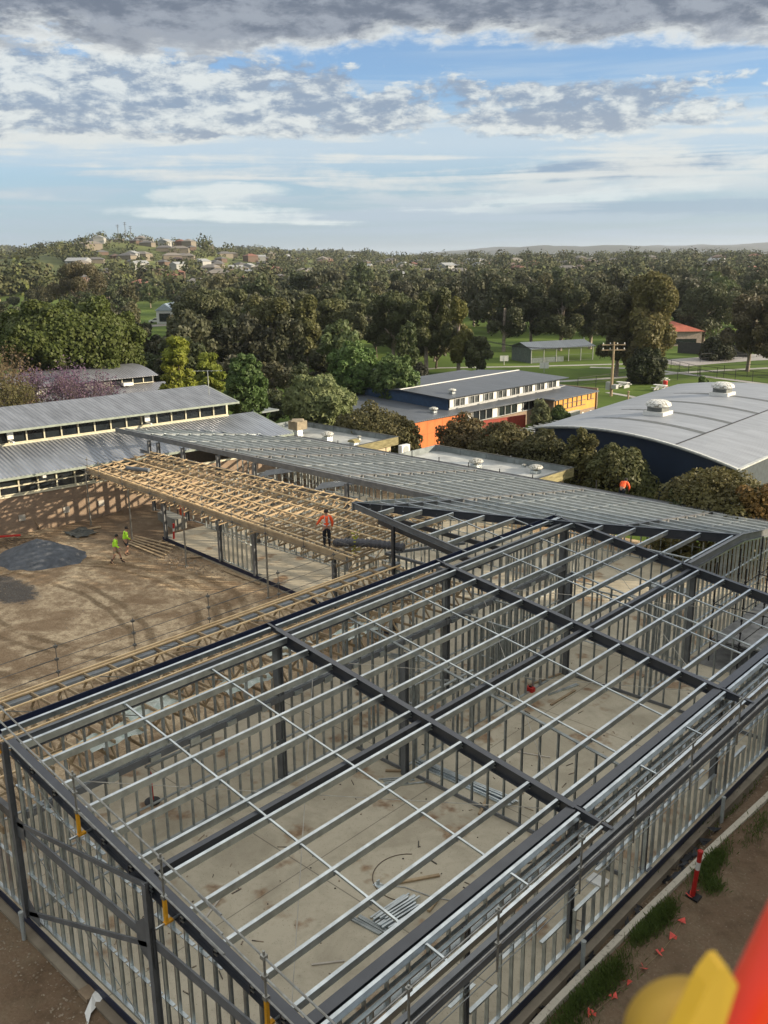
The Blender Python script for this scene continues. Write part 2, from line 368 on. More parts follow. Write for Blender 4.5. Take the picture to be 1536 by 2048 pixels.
def grid_mesh(name, X, Y, Z, m, smooth=True):
    n0, n1 = X.shape; co_ = np.stack([X, Y, Z], -1).reshape(-1, 3)
    idx = np.arange(n0*n1).reshape(n0, n1); q = np.stack([idx[:-1, :-1], idx[1:, :-1], idx[1:, 1:], idx[:-1, 1:]], -1).reshape(-1, 4)
    return quads(name, co_, q, m, smooth)
def quads(name, v, q, m, smooth=False, k=4):
    me = bpy.data.meshes.new(name); me.vertices.add(len(v)); me.vertices.foreach_set('co', np.asarray(v, np.float32).ravel())
    me.loops.add(q.size); me.loops.foreach_set('vertex_index', q.astype(np.int32).ravel()); me.polygons.add(len(q))
    me.polygons.foreach_set('loop_start', np.arange(len(q), dtype=np.int32)*k); me.polygons.foreach_set('loop_total', np.full(len(q), k, np.int32))
    if smooth: me.polygons.foreach_set('use_smooth', [True]*len(q))
    me.materials.append(m); me.update(calc_edges=True); return me
def link(me, name, parent=None, loc=(0, 0, 0), **kw):
    o = bpy.data.objects.new(name, me); COL.objects.link(o); o.parent = parent; o.location = loc; return meta(o, **kw)

def ground_mat():
    m = bpy.data.materials.new('land'); m.use_nodes = True; g = NT(m.node_tree); b = g.n['Principled BSDF']
    pos = g.node('ShaderNodeNewGeometry').outputs['Position']
    dd = g.vm('DISTANCE', pos, (CU, CV, 0))
    n1 = g.noise(pos, .06, 6, .6); n2 = g.noise(pos, 1.1, 5, .65); n3 = g.noise(pos, .012, 4, .5); n4 = g.noise(pos, 9., 3, .6)
    grass = g.mix(g.ss(n1, .35, .65), (.06, .10, .02), (.115, .165, .032)); grass = g.mix(g.ss(n2, .4, .75, 0, .5), grass, (.085, .11, .03))
    grass = g.mix(g.ss(n4, .35, .7, 0, .35), grass, (.05, .08, .015))
    far = g.mix(g.ss(n3, .4, .6), (.07, .085, .035), (.15, .165, .06))
    c = g.mix(g.ss(dd, 330, 480), grass, far)
    c = g.mix(g.ss(dd, 1800, 2600), c, (.035, .045, .035))
    g.put(b.inputs['Base Color'], c); b.inputs['Roughness'].default_value = .95; b.inputs['Specular IOR Level'].default_value = .1
    return m
rr = np.concatenate([np.linspace(0, 60, 7), np.linspace(85, 330, 30), np.geomspace(340, 7400, 120)])
tt = np.linspace(-math.pi, math.pi, 361)
Rg, Tg = np.meshgrid(rr, tt, indexing='ij')
X = CU+Rg*(np.cos(Tg)*f2.x+np.sin(Tg)*r2.x); Y = CV+Rg*(np.cos(Tg)*f2.y+np.sin(Tg)*r2.y)
link(grid_mesh('ground', X, Y, ground(X, Y), ground_mat()), 'ground', kind='structure')

# dirt yard of the building site -------------------------------------------------
def dirt_mat():
    m = bpy.data.materials.new('dirt'); m.use_nodes = True; g = NT(m.node_tree); b = g.n['Principled BSDF']
    pos = g.node('ShaderNodeNewGeometry').outputs['Position']; s = g.node('ShaderNodeSeparateXYZ', {0: pos}); x, y = s.outputs[0], s.outputs[1]
    n1 = g.noise(pos, .35, 7, .62, .4); n2 = g.noise(pos, 2.2, 7, .68); n3 = g.noise(pos, 14., 4, .7)
    c = g.mix(g.ss(n1, .40, .58), (.29, .205, .125), (.60, .47, .305))
    c = g.mix(g.ss(n2, .42, .60, 0, .65), c, (.22, .15, .088)); c = g.mix(g.ss(n2, .60, .72, 0, .5), c, (.50, .40, .26))
    # wheel tracks worn into loops
    def ring(cx, cy, rx, ry, w_, ph):
        q = g.vm('LENGTH', g.comb(g.m('DIVIDE', g.m('SUBTRACT', x, cx), rx), g.m('DIVIDE', g.m('SUBTRACT', y, cy), ry)))
        q = g.m('ADD', q, g.m('MULTIPLY', g.m('SUBTRACT', n1, .5), .16))
        return g.ss(g.m('ABSOLUTE', g.m('SUBTRACT', q, 1.)), w_, w_*.35)
    rg = ring(-20.5, 4.2, 8.5, 5.0, .05, 0)
    for a in ((-20.5, 4.2, 7.4, 4.2, .05, 0), (-19.5, 3.2, 9.9, 7.2, .045, 0), (-19.5, 3.2, 9.0, 6.3, .04, 0), (-22, -1., 12, 6.4, .04, 0), (-22, -1., 11, 5.6, .04, 0)): rg = g.m('MAXIMUM', rg, ring(*a))
    rg = g.m('MULTIPLY', rg, g.ss(g.noise(pos, .22, 3), .36, .56))
    inyard = g.m('MULTIPLY', g.ss(x, -6., -8.), g.ss(y, 11.5, 10.5))
    rg = g.m('MULTIPLY', rg, inyard)
    tread = g.ss(g.noise(g.vm('MULTIPLY', pos, (3.2, 3.2, 1)), 2.2, 2), .42, .58)
    c = g.mix(g.m('MULTIPLY', rg, .6), c, (.105, .068, .036)); c = g.mix(g.m('MULTIPLY', g.m('MULTIPLY', rg, tread), .35), c, (.30, .22, .13))
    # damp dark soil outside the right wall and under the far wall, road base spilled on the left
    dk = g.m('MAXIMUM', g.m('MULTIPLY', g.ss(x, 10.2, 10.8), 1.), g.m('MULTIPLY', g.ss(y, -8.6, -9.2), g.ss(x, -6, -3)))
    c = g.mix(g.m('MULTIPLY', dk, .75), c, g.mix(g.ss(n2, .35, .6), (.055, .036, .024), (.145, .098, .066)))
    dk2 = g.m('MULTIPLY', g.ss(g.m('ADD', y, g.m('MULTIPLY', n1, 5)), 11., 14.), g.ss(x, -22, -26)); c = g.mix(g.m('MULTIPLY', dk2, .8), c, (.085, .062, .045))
    gp = g.vm('LENGTH', g.comb(g.m('MULTIPLY', g.m('SUBTRACT', x, -25.8), .34), g.m('MULTIPLY', g.m('SUBTRACT', y, 2.2), .75)))
    c = g.mix(g.ss(g.m('ADD', gp, g.m('MULTIPLY', g.m('SUBTRACT', n2, .5), 1.4)), 1.15, .8, 0, .92), c, g.mix(g.ss(n3, .4, .6), (.028, .032, .036), (.085, .09, .095)))
    c = g.mix(g.ss(n3, .40, .60, .38, 0), c, (.12, .08, .045))
    c = g.mix(g.ss(n3, .62, .70, 0, .5), c, (.42, .36, .28))
    g.put(b.inputs['Base Color'], c); b.inputs['Roughness'].default_value = .95; b.inputs['Specular IOR Level'].default_value = .15
    bn = g.node('ShaderNodeBump', {'Strength': .9, 'Distance': .08}); g.put(bn.inputs['Height'], g.m('ADD', g.m('ADD', n2, g.m('MULTIPLY', n3, .35)), g.m('MULTIPLY', g.m('MULTIPLY', rg, tread), -.5))); g.put(b.inputs['Normal'], bn.outputs[0])
    return m
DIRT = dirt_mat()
def yard_z(x, y):
    z = -.27+fbm(x/2.2, y/2.2, 5, 3)*.16
    z = z-.20*np.exp(-((x-11.02)/.13)**2)*(y > -12)*(y < 30)*(.5+vnoise(y*1.3, y*0, 2))   # the open trench along the right wall
    z = z+.10*np.exp(-((x-11.75)/.35)**2)
    q = np.hypot((x+20.5)/8., (y-4.2)/4.6); z = z-.05*np.exp(-((q-1)/.06)**2)
    z = z+.30*np.clip((y-12.2)/2., 0, 1)*np.clip((-26-x)/3., 0, 1)*(y < 20)*(.3+vnoise(x*.8, y*.8, 4))
    ed = np.minimum(np.minimum(x+48, 46-x), np.minimum(y+44, 33.5-y)); return np.where(ed < 1.2, -1.6, z)
xs = np.unique(np.concatenate([np.arange(-48, -36, .8), np.arange(-36, 9, .2), np.arange(9, 15, .06), np.arange(15, 46.1, .8)])); ys = np.unique(np.concatenate([np.arange(-44, -10, .6), np.arange(-10, 14, .17), np.arange(14, 33.6, .4), [33.5]]))
Xd, Yd = np.meshgrid(xs, ys, indexing='ij')
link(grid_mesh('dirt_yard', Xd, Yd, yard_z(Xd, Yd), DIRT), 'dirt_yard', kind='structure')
def yz(x, y): return float(yard_z(np.array(x, float), np.array(y, float)))

# concrete floor ------------------------------------------------------------------
def conc_mat(name, hi=(.50, .445, .33), lo=(.37, .325, .235), stain=True):
    m = bpy.data.materials.new(name); m.use_nodes = True; g = NT(m.node_tree); b = g.n['Principled BSDF']
    pos = g.node('ShaderNodeNewGeometry').outputs['Position']; s = g.node('ShaderNodeSeparateXYZ', {0: pos}); x, y = s.outputs[0], s.outputs[1]
    n1 = g.noise(pos, .5, 7, .6, .5); n2 = g.noise(pos, 3.5, 6, .65); n3 = g.noise(pos, 30., 3, .6)
    c = g.mix(g.ss(n1, .36, .62), lo, hi); c = g.mix(g.ss(n2, .5, .75, 0, .35), c, tuple(v*.7 for v in lo))
    if stain:
        r_ = g.noise(g.vm('ADD', pos, (7.3, 3.1, 0)), .55, 4, .6); c = g.mix(g.ss(r_, .56, .66, 0, .85), c, g.mix(g.ss(n2, .4, .6), (.17, .085, .035), (.30, .2, .11)))
        c = g.mix(g.ss(n3, .63, .70, 0, .7), c, (.13, .095, .06))
        for ax, p0, per in ((x, 3.6, 5.2), (y, 9.4, 6.1)):
            q = g.m('ABSOLUTE', g.m('SUBTRACT', g.m('FRACT', g.m('DIVIDE', g.m('SUBTRACT', ax, p0-per/2+120*per), per)), .5)); c = g.mix(g.ss(q, .0035, .0022, 0, .6), c, (.06, .055, .045))
    g.put(b.inputs['Base Color'], c); b.inputs['Roughness'].default_value = .75
    bn = g.node('ShaderNodeBump', {'Strength': .15, 'Distance': .01}); g.put(bn.inputs['Height'], n2); g.put(b.inputs['Normal'], bn.outputs[0])
    return m
CONC = conc_mat('slab concrete')
q = MB(); q.box((-.45, -9.0, -.5), (10.78, 17.0, .05)); q.box((-5.0, -9.0, -.5), (-.45, 12.0, .05)); q.prism([(-26.5, 12.75), (-5.0, 11.03), (-5.0, 12.0), (-.45, 12.0), (-.45, 28.4), (-26.5, 28.4)], -.5, .05); q.box((-.45, 17.0, -.5), (10.78, 28.4, .05))
q.build('concrete_floor', CONC, kind='structure')
q = MB(); q.box((10.78, -9.03, -.16), (10.805, 28.4, .06)); q.box((-5.02, -9.03, -.16), (10.78, -9.0, .06)); q.prism([(-26.5, 12.72), (-5.0, 11.0), (-5.0, 11.028), (-26.5, 12.748)], -.16, .06); q.box((-5.03, -9.03, -.16), (-5.0, 11.97, .06))
q.build('slab_edge_strip', NAVY, kind='structure')
q = MB()
for (a, b_) in (((10.805, -9.2), (11.0, 28.4)), ((-5.0, -9.25), (10.8, -9.03))): q.box((a[0], a[1], -.5), (b_[0], b_[1], -.19))
q.build('slab_footing', conc_mat('rough footing concrete', (.27, .23, .17), (.17, .14, .10), False), kind='structure')
# ------------------------------------------------------------------ main steel hall
SL = .1453
def rz(u): return 5.10-SL*u                       # height of the hall roof at u
def hip_v(u): return 16.73+u*1.0 if u >= 0 else 16.73+u*.965
hall = thing('steel_frame_building', (-.3, -8.85, .05), 'large open steel hall frame with silver purlins on dark rafters, filling the foreground', 'building frame')
PU = [-.771, 0, .945, 1.982, 3.016, 4.065, 5.107, 5.85, 6.905, 7.97, 9.046, 9.896, 10.517, 11.137]
RV = [-8.85, 0., 8.4375, 16.7338]
tilt = Vector((SL, 0, 1)).normalized()
for j, v in enumerate(RV):
    u0 = -.30 if j == 0 else -.55
    q = MB(); q.ext((u0, v, rz(u0)+.012), (10.34, v, rz(10.34)+.012), iprof(.36, .19, .016, .012), tilt)
    if j:
        q.ext((-1.02, v, rz(-1.02)+.012), (u0, v, rz(u0)+.012), iprof(.16, .09), tilt)
    a, b_ = (10.34, v, rz(10.34)+.012), (11.36, v, rz(11.36)+.012)
    q.hull8([(10.34, v-.05, rz(10.34)+.012), (10.34, v+.05, rz(10.34)+.012), (10.34, v+.05, rz(10.34)-.0), (10.34, v-.05, rz(10.34)-.0)], [(11.36, v-.05, rz(11.36)+.012), (11.36, v+.05, rz(11.36)+.012), (11.36, v+.05, rz(11.36)), (11.36, v-.05, rz(11.36))])
    q.hull8([(10.34, v-.008, rz(10.34)), (10.34, v+.008, rz(10.34)), (10.34, v+.008, rz(10.34)-.30), (10.34, v-.008, rz(10.34)-.30)], [(11.3, v-.008, rz(11.3)), (11.3, v+.008, rz(11.3)), (11.3, v+.008, rz(11.3)-.16), (11.3, v-.008, rz(11.3)-.16)])
    for u in PU[2:12]:      # cleats and bolts
        q.box((u-.06, v-.13, rz(u)-.26), (u-.045, v+.13, rz(u)-.05))
    q.build('rafter', PAINT, hall)
    q = MB()
    for u in PU[2:12]:
        for dv in (-.105, .105):
            for dz_ in (.08, .17): q.box((u-.078, v+dv-.014, rz(u)-dz_-.014), (u+.052, v+dv+.014, rz(u)-dz_+.014))
    q.build('cleat_bolts', GALV, hall, kind='stuff')
def purlin(u, v0, v1, parent, h=.20, wd=.075, m=None):
    q = MB(); q.ext((u+.037, v0, rz(u)), (u+.037, v1, rz(u)), cprof(h, wd), tilt); return q.build('purlin', m or GALV, parent)
for i, u in enumerate(PU):
    big = .20 if i else .16
    for (a, b_) in ((-8.74 if i else -8.85, -.02), (.02, 8.42), (8.455, 16.715)):
        if u > 6.2 and a > 8: b_ = 16.715
        purlin(u, a+.09 if a > -8 else a, b_-.09, hall, big)
    if u < 5.2 : purlin(u, 16.83, hip_v(u)-.08, hall, big)
for u in (-5.71, -4.82, -3.83, -2.84, -1.86): purlin(u, 10.16, hip_v(u)-.06, hall)
# bridging rods between purlins, two rows in each bay
for j, (v0, v1) in enumerate(((-8.85, 0), (0, 8.44), (8.44, 16.73))):
    for k in (1, 2):
        v = v0+(v1-v0)*k/3+(.05 if k == 1 else -.05)
        q = MB()
        for i in range(1, 13):
            if i == 11: q.build('bridging', GALV, hall); q = MB(); continue
            u0, u1 = PU[i]+.045, PU[i+1]-.04
            if 9.9 > PU[i] > 9.8: continue
            q.bar((u0, v, rz(u0)-.05), (u1, v, rz(u1)-.05), .05, .045)
            for s in (u0+.02, u1-.02): q.box((s-.02, v-.05, rz(s)-.12), (s+.02, v-.03, rz(s)-.01))
        q.build('bridging', GALV, hall)
q = MB()
for v in (12.6, 14.8):
    q = MB()
    for a, b_ in ((-5.71, -4.82), (-4.82, -3.83), (-3.83, -2.84), (-2.84, -1.86), (-1.86, -.77)):
        if hip_v(a) > v: q.bar((a+.04, v, rz(a)-.05), (b_-.04, v, rz(b_)-.05), .05, .045)
    q.build('bridging', GALV, hall)
# long beams
for (n, u, wd, dz_, m_) in (('ridge_beam', 5.48, .15, -.10, PAINT), ('edge_beam', 10.29, .25, -.02, PAINT)):
    for k in range(3):
        q = MB(); a, b_ = RV[k]+(.11), RV[k+1]-.11; q.ext((u, a, rz(u)+dz_), (u, b_, rz(u)+dz_), iprof(.25, wd, .014, .01)); q.build(n, m_, hall)
q = MB(); q.ext((-.42, -8.7, rz(-.42)-.10), (-.42, 16.9, rz(-.42)-.10), iprof(.22, .12)); q.ext((-.22, -8.7, rz(-.22)-.2), (-.22, 16.9, rz(-.22)-.2), iprof(.2, .1)); q.build('eave_beam', PAINTL, hall)
q = MB(); q.box((-1.06, -8.9, rz(-1.04)-.24), (-1.03, 16.9, rz(-1.04)+.01)); q.box((-1.03, -8.9, rz(-1.04)-.24), (-.86, 16.9, rz(-1.04)-.23)); q.build('fascia_board', NAVY, hall)
q = MB(); q.ext((11.36, -8.9, rz(11.36)-.02), (11.36, 16.8, rz(11.36)-.02), iprof(.2, .12)); q.box((11.47, -8.9, rz(11.4)-.30), (11.53, 16.8, rz(11.4)-.12)); q.build('gutter_beam', PAINTL, hall)
q = MB()
for dx, dz_ in ((11.56, -.32), (11.62, -.50)): q.tube([(dx, -8.9, rz(11.4)+dz_), (dx, 16.8, rz(11.4)+dz_)], .012, 5)
q.build('fixing_rail', GALV2, hall)
# columns
def col(u, v, z1, w_=.2, d_=.2, m_=PAINTL, par=None, z0=.05, name='column'):
    q = MB(); q.ext((u, v-d_/2, z0), (u, v-d_/2, z1), [(-w_/2, 0), (w_/2, 0), (w_/2, .012), (.006, .012), (.006, d_-.012), (w_/2, d_-.012), (w_/2, d_), (-w_/2, d_), (-w_/2, d_-.012), (-.006, d_-.012), (-.006, .012), (-w_/2, .012)], (0, -1, 0))
    q.box((u-.14, v-.14, z0), (u+.14, v+.14, z0+.016)); return q.build(name, m_, par or hall)
for u, v in ((-.34, -8.85), (5.75, -8.85), (10.45, -8.85)): col(u, v, rz(u)-.35 if v > -8 else rz(u)-.02, .14, .15)
for v in (0, 8.44, 16.73):
    col(-.36, v, rz(-.36)-.3, .25, .22); col(10.42, v, rz(10.42)-.3, .18, .2)
for u, v in ((2.5, 2.8), (2.4, 12.75), (5.6, 17.0)): col(u, v, rz(u)-.36, .2, .2)
for v in (-4.5, 3.5, 12.4): col(10.62, v, 3.2, .12, .14)
# gable wall with its K bracing
gw = lambda s: rz(-.3+s)-.36
studwall(hall, (-.3, -8.85), (10.6, -8.85), .05, gw, .463, nog=((1.33, 0, 10.9), (3.9, 0, 3.9), (3.65, 3.9, 5.9), (3.4, 6.2, 8)), m=GALV, off=.2)
q = MB(); q.bar((-.25, -8.93, 2.72), (10.5, -8.93, 2.72), .05, .24); q.build('girt', PAINTL, hall)
q = MB(); q.bar((-.25, -8.96, 2.85), (5.74, -8.96, 4.12), .05, .12); q.bar((-.25, -8.96, .18), (5.6, -8.96, 2.62), .05, .12)
q.add([(5.15, -8.985, 2.5), (5.3, -8.985, 2.25), (5.85, -8.985, 2.1), (5.85, -8.985, 3.1), (5.5, -8.985, 3.25), (5.15, -8.985, 2.95)], [(0, 1, 2, 3, 4, 5)]); q.add([(-.35, -8.985, .06), (.3, -8.985, .06), (.35, -8.985, .35), (-.2, -8.985, .75)], [(0, 1, 2, 3)]); q.add([(-.4, -8.985, 2.45), (.1, -8.985, 2.5), (.1, -8.985, 3.05), (-.4, -8.985, 3.1)], [(0, 1, 2, 3)])
q.build('wall_brace', PAINTL, hall)
q = MB()
for a, b_ in (((.1, 4.75), (5.2, 2.85)), ((.1, 2.5), (4.95, .1))): q.bar((a[0], -8.915, a[1]), (b_[0], -8.915, b_[1]), .006, .05)
q.build('strap_brace', GALV2, hall)
# wall along the right-hand side
sk = [(7.05, 8.1, 1.0), (8.5, 9.65, 1.0), (2.6, 3.7, 1.0), (4.3, 5.3, 1.0), (15.6, 16.7, 1.0), (18.0, 19.0, 1.0)]
studwall(hall, (10.65, -8.85), (10.65, 16.6), .05, 3.22, .45, nog=(1.6,), m=GALV, skip=sk)
studwall(hall, (10.46, -8.75), (10.46, 16.6), 2.75, 3.38, .62, nog=(3.1,), m=GALV)
# long wall and clerestory under the left eave
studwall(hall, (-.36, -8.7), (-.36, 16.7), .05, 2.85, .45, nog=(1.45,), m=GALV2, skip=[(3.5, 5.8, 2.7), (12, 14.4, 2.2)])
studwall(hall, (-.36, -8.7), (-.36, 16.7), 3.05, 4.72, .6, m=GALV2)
q = MB(); q.bar((-.30, -8.7, 2.95), (-.30, 16.7, 2.95), .1, .2); q.build('lintel', PAINTL, hall)
for v in np.arange(-7.8, 16, 1.35): q = MB(); q.box((-.27, v, 2.82+.03*math.sin(v*7)), (-.2, v+.34, 3.0)); q.build('bracket', GALV, hall)
# cross partitions
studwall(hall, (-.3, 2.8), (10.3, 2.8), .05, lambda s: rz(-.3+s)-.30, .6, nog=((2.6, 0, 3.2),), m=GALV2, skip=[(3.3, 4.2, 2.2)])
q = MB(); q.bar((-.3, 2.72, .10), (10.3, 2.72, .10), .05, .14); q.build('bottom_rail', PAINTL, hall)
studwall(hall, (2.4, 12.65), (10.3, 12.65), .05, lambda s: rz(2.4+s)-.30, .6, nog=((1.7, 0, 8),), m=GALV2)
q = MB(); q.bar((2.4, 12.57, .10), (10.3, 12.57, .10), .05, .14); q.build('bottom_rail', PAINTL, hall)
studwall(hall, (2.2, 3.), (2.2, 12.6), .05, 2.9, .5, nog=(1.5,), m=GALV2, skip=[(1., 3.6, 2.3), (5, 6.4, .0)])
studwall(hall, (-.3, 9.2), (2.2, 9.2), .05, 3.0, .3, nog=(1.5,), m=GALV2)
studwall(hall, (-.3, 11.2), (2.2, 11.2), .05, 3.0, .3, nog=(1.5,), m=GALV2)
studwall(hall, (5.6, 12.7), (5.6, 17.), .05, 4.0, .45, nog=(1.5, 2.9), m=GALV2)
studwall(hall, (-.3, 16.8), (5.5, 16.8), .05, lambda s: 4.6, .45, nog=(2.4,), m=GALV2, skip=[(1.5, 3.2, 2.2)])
# wire cross bracing under the roof
q = MB()
for (a, b_) in (((1.2, -8.7), (9.8, -.1)), ((9.8, -8.7), (1.2, -.1)), ((1.2, .1), (9.8, 8.3)), ((9.8, .1), (1.2, 8.3)), ((1., 8.5), (9.8, 16.6)), ((9.8, 8.5), (1., 16.6))):
    q.tube([(a[0], a[1], rz(a[0])-.33), (b_[0], b_[1], rz(b_[0])-.33)], .011, 5)
q.build('bracing_rod', mat('zinc rod', (.5, .47, .4), .5, .3), hall)
# raking end over the timber roof: hip beam, verge beam, tip post
q = MB(); q.ext((-7.15, 10.06, 6.14), (-.8, 10.06, rz(-.8)+.01), iprof(.26, .09), tilt); q.box((-7.16, 10.0, 5.78), (-7.08, 10.2, 6.15)); q.build('verge_beam', PAINTL, hall)
q = MB(); q.ext((-7.1, 10.1, 6.15), (0, 16.73, 5.13), iprof(.34, .10)); q.ext((0, 16.73, 5.13), (5.3, 22.1, 4.36), iprof(.42, .10)); q.build('hip_beam', PAINT, hall)
q = MB(); q.bar((-6.0, 10.5, 5.4), (-.4, 10.5, 4.6), .09, .25); q.bar((-6.6, 10.9, 5.5), (-.9, 12.5, 4.7), .08, .2); q.build('tie_beam', PAINT, hall)
col(-4.9, 10.35, 5.45, .13, .13, PAINT); 
studwall(hall, (-6.2, 11.4), (-.4, 11.4), 2.9, 3.6, .5, m=GALV2)
q = MB(); q.bar((-6.4, 11.35, 3.62), (-.6, 11.35, 3.62), .12, .12); q.bar((-6.4, 11.35, 3.62), (-4.4, 14.6, 3.75), .12, .12); q.build('lintel', PAINTL, hall)

# ------------------------------------------------------------------ rear wing roof: purlins across, falling away from the camera
def wz(v): return 6.13-.1475*(v-9.9)
wing = thing('steel_frame_wing', (-7, 16, .05), 'long low steel roof frame with close-set purlins, behind the timber roof', 'building frame')
t2 = Vector((0, .1475, 1)).normalized()
RU = [-33.0, -25.1, -21.8, -14.0, -6.2, 1.5, 5.25]
VB = 28.2
def vstart(u): return 16.0 if u < -7.1 else (9.95+(u+7.1)*.965 if u < 0 else 16.8+u*1.0)
for i, u in enumerate(RU[:-1]):
    v0 = vstart(u)+.05 if i else 16.05
    q = MB(); q.ext((u, v0, wz(v0)+.02), (u, VB, wz(VB)+.02), iprof(.3, .15, .014, .012), t2); q.build('rafter', PAINTL if i else GALV, wing)
q = MB(); q.ext((-7.1, 10.1, 6.14), (-7.1, 16, wz(16)+.02), iprof(.2, .07), t2); q.build('rafter', GALV, wing)
vs_ = np.arange(10.6, 28.3, 1.02)
for v in vs_:
    lo = -36.5 if v > 15.9 else -7.05
    if v < 16: hi = -7.1+(v-9.95)/.965-.05 if v < 16.73 else 0
    else: hi = min(5.2, v-16.8 if v > 16.8 else -7.1+(v-9.95)/.965)-.05
    cuts = [c for c in ([lo]+[x for x in RU[1:-1] if lo < x < hi]+[hi])]
    for a, b_ in zip(cuts[:-1], cuts[1:]):
        if b_-a < .2: continue
        q = MB(); q.ext((b_-.08, v+.03, wz(v)), (a+.08, v+.03, wz(v)), cprof(.2, .075), t2); q.build('purlin', GALVW, wing)
for u0 in (-29.2, -18.0, -10.9, -4.7, -2.2, 3.4):
    q = MB()
    for a, b_ in zip(vs_[:-1], vs_[1:]):
        if a < vstart(u0): continue
        q.bar((u0, a+.05, wz(a)-.05), (u0, b_-.05, wz(b_)-.05), .05, .045)
    q.build('bridging', GALV, wing)
q = MB(); q.ext((-36.4, 15.95, wz(16)+.02), (-7.05, 15.95, wz(16)+.02), cprof(.32, .1, .014, 1)); q.build('clerestory_beam', PAINTL, wing)
q = MB(); q.ext((-33.5, 16.0, 4.12), (-7.0, 16.0, 4.12), iprof(.26, .12)); q.build('lintel', PAINTL, wing)
for px, py in ((303, 885), (321, 885), (371, 905), (441, 915), (514, 935), (699, 980)):
    p = WV(px, py, 16.0); col(p.x, 16.0, wz(16)-.3, .2, .2, PAINTL, wing)
q = MB()
for v in (VB+.1, VB+.3, VB+.55): q.ext((-36.5, v, wz(v)-.03), (5.3, v, wz(v)-.03), [(-.03, -.05), (.03, -.05), (.03, 0), (-.03, 0)])
q.bar((-36.5, VB+.7, wz(VB)-.2), (5.3, VB+.7, wz(VB)-.2), .02, .22); q.build('gutter_beam', PAINTL, wing)
q = MB(); q.ext((5.3, 16.9, 4.36), (5.3, 22.3, 4.36), iprof(.34, .16)); q.ext((5.3, 22.3, wz(22.2)+.02), (5.3, VB, wz(VB)+.02), iprof(.32, .1), t2); q.build('end_beam', PAINTL, wing)
studwall(wing, (5.35, 17.), (5.35, 28.2), .05, lambda s: 4.0 if s < 5.2 else wz(17+s)-.3, .45, nog=(1.5, 2.8), m=GALV)
studwall(wing, (-33, 28.0), (5.3, 28.0), .05, 3.1, .6, nog=(1.4,), m=GALV2)
studwall(wing, (-32.4, 16.06), (-7, 16.06), .05, 3.85, .9, m=GALV2)
studwall(wing, (-30, 21.5), (-3, 21.5), .05, 3.6, .6, nog=(1.6,), m=GALV2, skip=[(2, 4, 2.2), (9, 12, 2.2), (18, 19.5, 2.2)])
for u in (-24, -3.2): studwall(wing, (u, 16.2), (u, 27.9), .05, 3.4, .6, m=GALV2)
for i, (u0, u1) in enumerate(((-22.5, -19.5), (-17.5, -14.5), (-9.6, -7.6))):
    q = MB(); q.hull8([(u0, 17.2, 3.6), (u0, 17.9, 3.9), (u0, 17.9, 3.93), (u0, 17.2, 3.63)], [(u1, 18.2, 4.3), (u1, 18.9, 4.5), (u1, 18.9, 4.53), (u1, 18.2, 4.33)]); q.build('deck_sheet', PAINTL, wing)

# ------------------------------------------------------------------ timber roofs of the courtyard wings
def tz(v): return 3.93+(v-10.9)*.05
vf = lambda u: 10.95-(u+32)*.065
tw = thing('timber_roof_frame', (-31.5, 10.95, .05), 'pale pine trusses and battens of the low roof over the far side of the courtyard', 'roof frame')
uL, uR = -31.4, -6.6
for s_ in (.0, .05, .21, .38, .55, .71, .87, .97):
    va, vb = vf(uL)+.04, vf(uR)+.04; v0, v1 = va+(15.8-va)*s_, vb+(15.8-vb)*s_
    q = MB(); q.bar((uL-.3, v0, tz(v0)+.04), (uR+.2, v1, tz(v1)+.04), .07, .045); q.build('batten', TIMB, tw)
q = MB(); q.bar((uL-.2, vf(uL)-.02, tz(10.9)-.16), (uR-.3, vf(uR)-.02, tz(10.0)-.14), .04, .30); q.build('fascia', TIMBD, tw)
tm = []
for i, u in enumerate(np.arange(uL, uR+.1, .85)):
    q = MB(); a, b_ = vf(u)+.02, 15.95; h = .62
    q.bar((u, a, tz(a)-.03), (u, b_, tz(b_)-.03), .045, .10); q.bar((u, a, tz(a)-h), (u, b_, tz(b_)-h), .045, .09)
    k = 4
    for j in range(k):
        s0 = a+(b_-a)*j/k; s1 = a+(b_-a)*(j+.5)/k; s2_ = a+(b_-a)*(j+1)/k
        q.bar((u, s0, tz(s0)-h+.04), (u, s1, tz(s1)-.06), .035, .045); q.bar((u, s1, tz(s1)-.06), (u, s2_, tz(s2_)-h+.04), .035, .045)
    if i % 2: q.bar((u+.1, a+.3, tz(a)-.25), (u+.55, a+2.4, tz(a)-.45), .04, .09)
    q.build('truss', TIMBD, tw)  # trusses in the shade-browned pine, lit battens in the lighter one
q = MB()
rs = random.Random(4)
for i in range(45):
    u = rs.uniform(uL, uR-1); v = rs.uniform(vf(u)+.2, 15.5); q.bar((u, v, tz(v)-rs.uniform(.1, .6)), (u+.8, v+rs.uniform(-.3, .3), tz(v)-rs.uniform(.1, .6)), .04, .07)
q.build('blocking', TIMBD, tw)
q = MB()
for v in (11.6, 14.2):
    for u in np.arange(uL, uR-4, 4.2): q.bar((u, v, tz(v)-.02), (u+3.4, v+1.1, tz(v)-.5), .004, .04); 
q.build('strap_brace', GALV, tw)
vd = lambda u: 12.75-(u+26.5)*.08
for u, v in ((-19.9, vd(-19.9)), (-16.5, vd(-16.5)), (-9.8, vd(-9.8)), (-26, vd(-26))): col(u, v+.15, 3.3, .16, .2, PAINTL, tw)
studwall(tw, (-19.8, vd(-19.8)+.15), (-16.6, vd(-16.6)+.15), .05, 3.3, .45, nog=(1.6,), m=GALV)
studwall(tw, (-9.7, vd(-9.7)+.15), (-5.2, vd(-5.2)+.15), .05, 3.3, .45, nog=(1.6,), m=GALV)
studwall(tw, (-26, 15.7), (-7, 15.7), .05, 3.3, .5, m=GALV2)
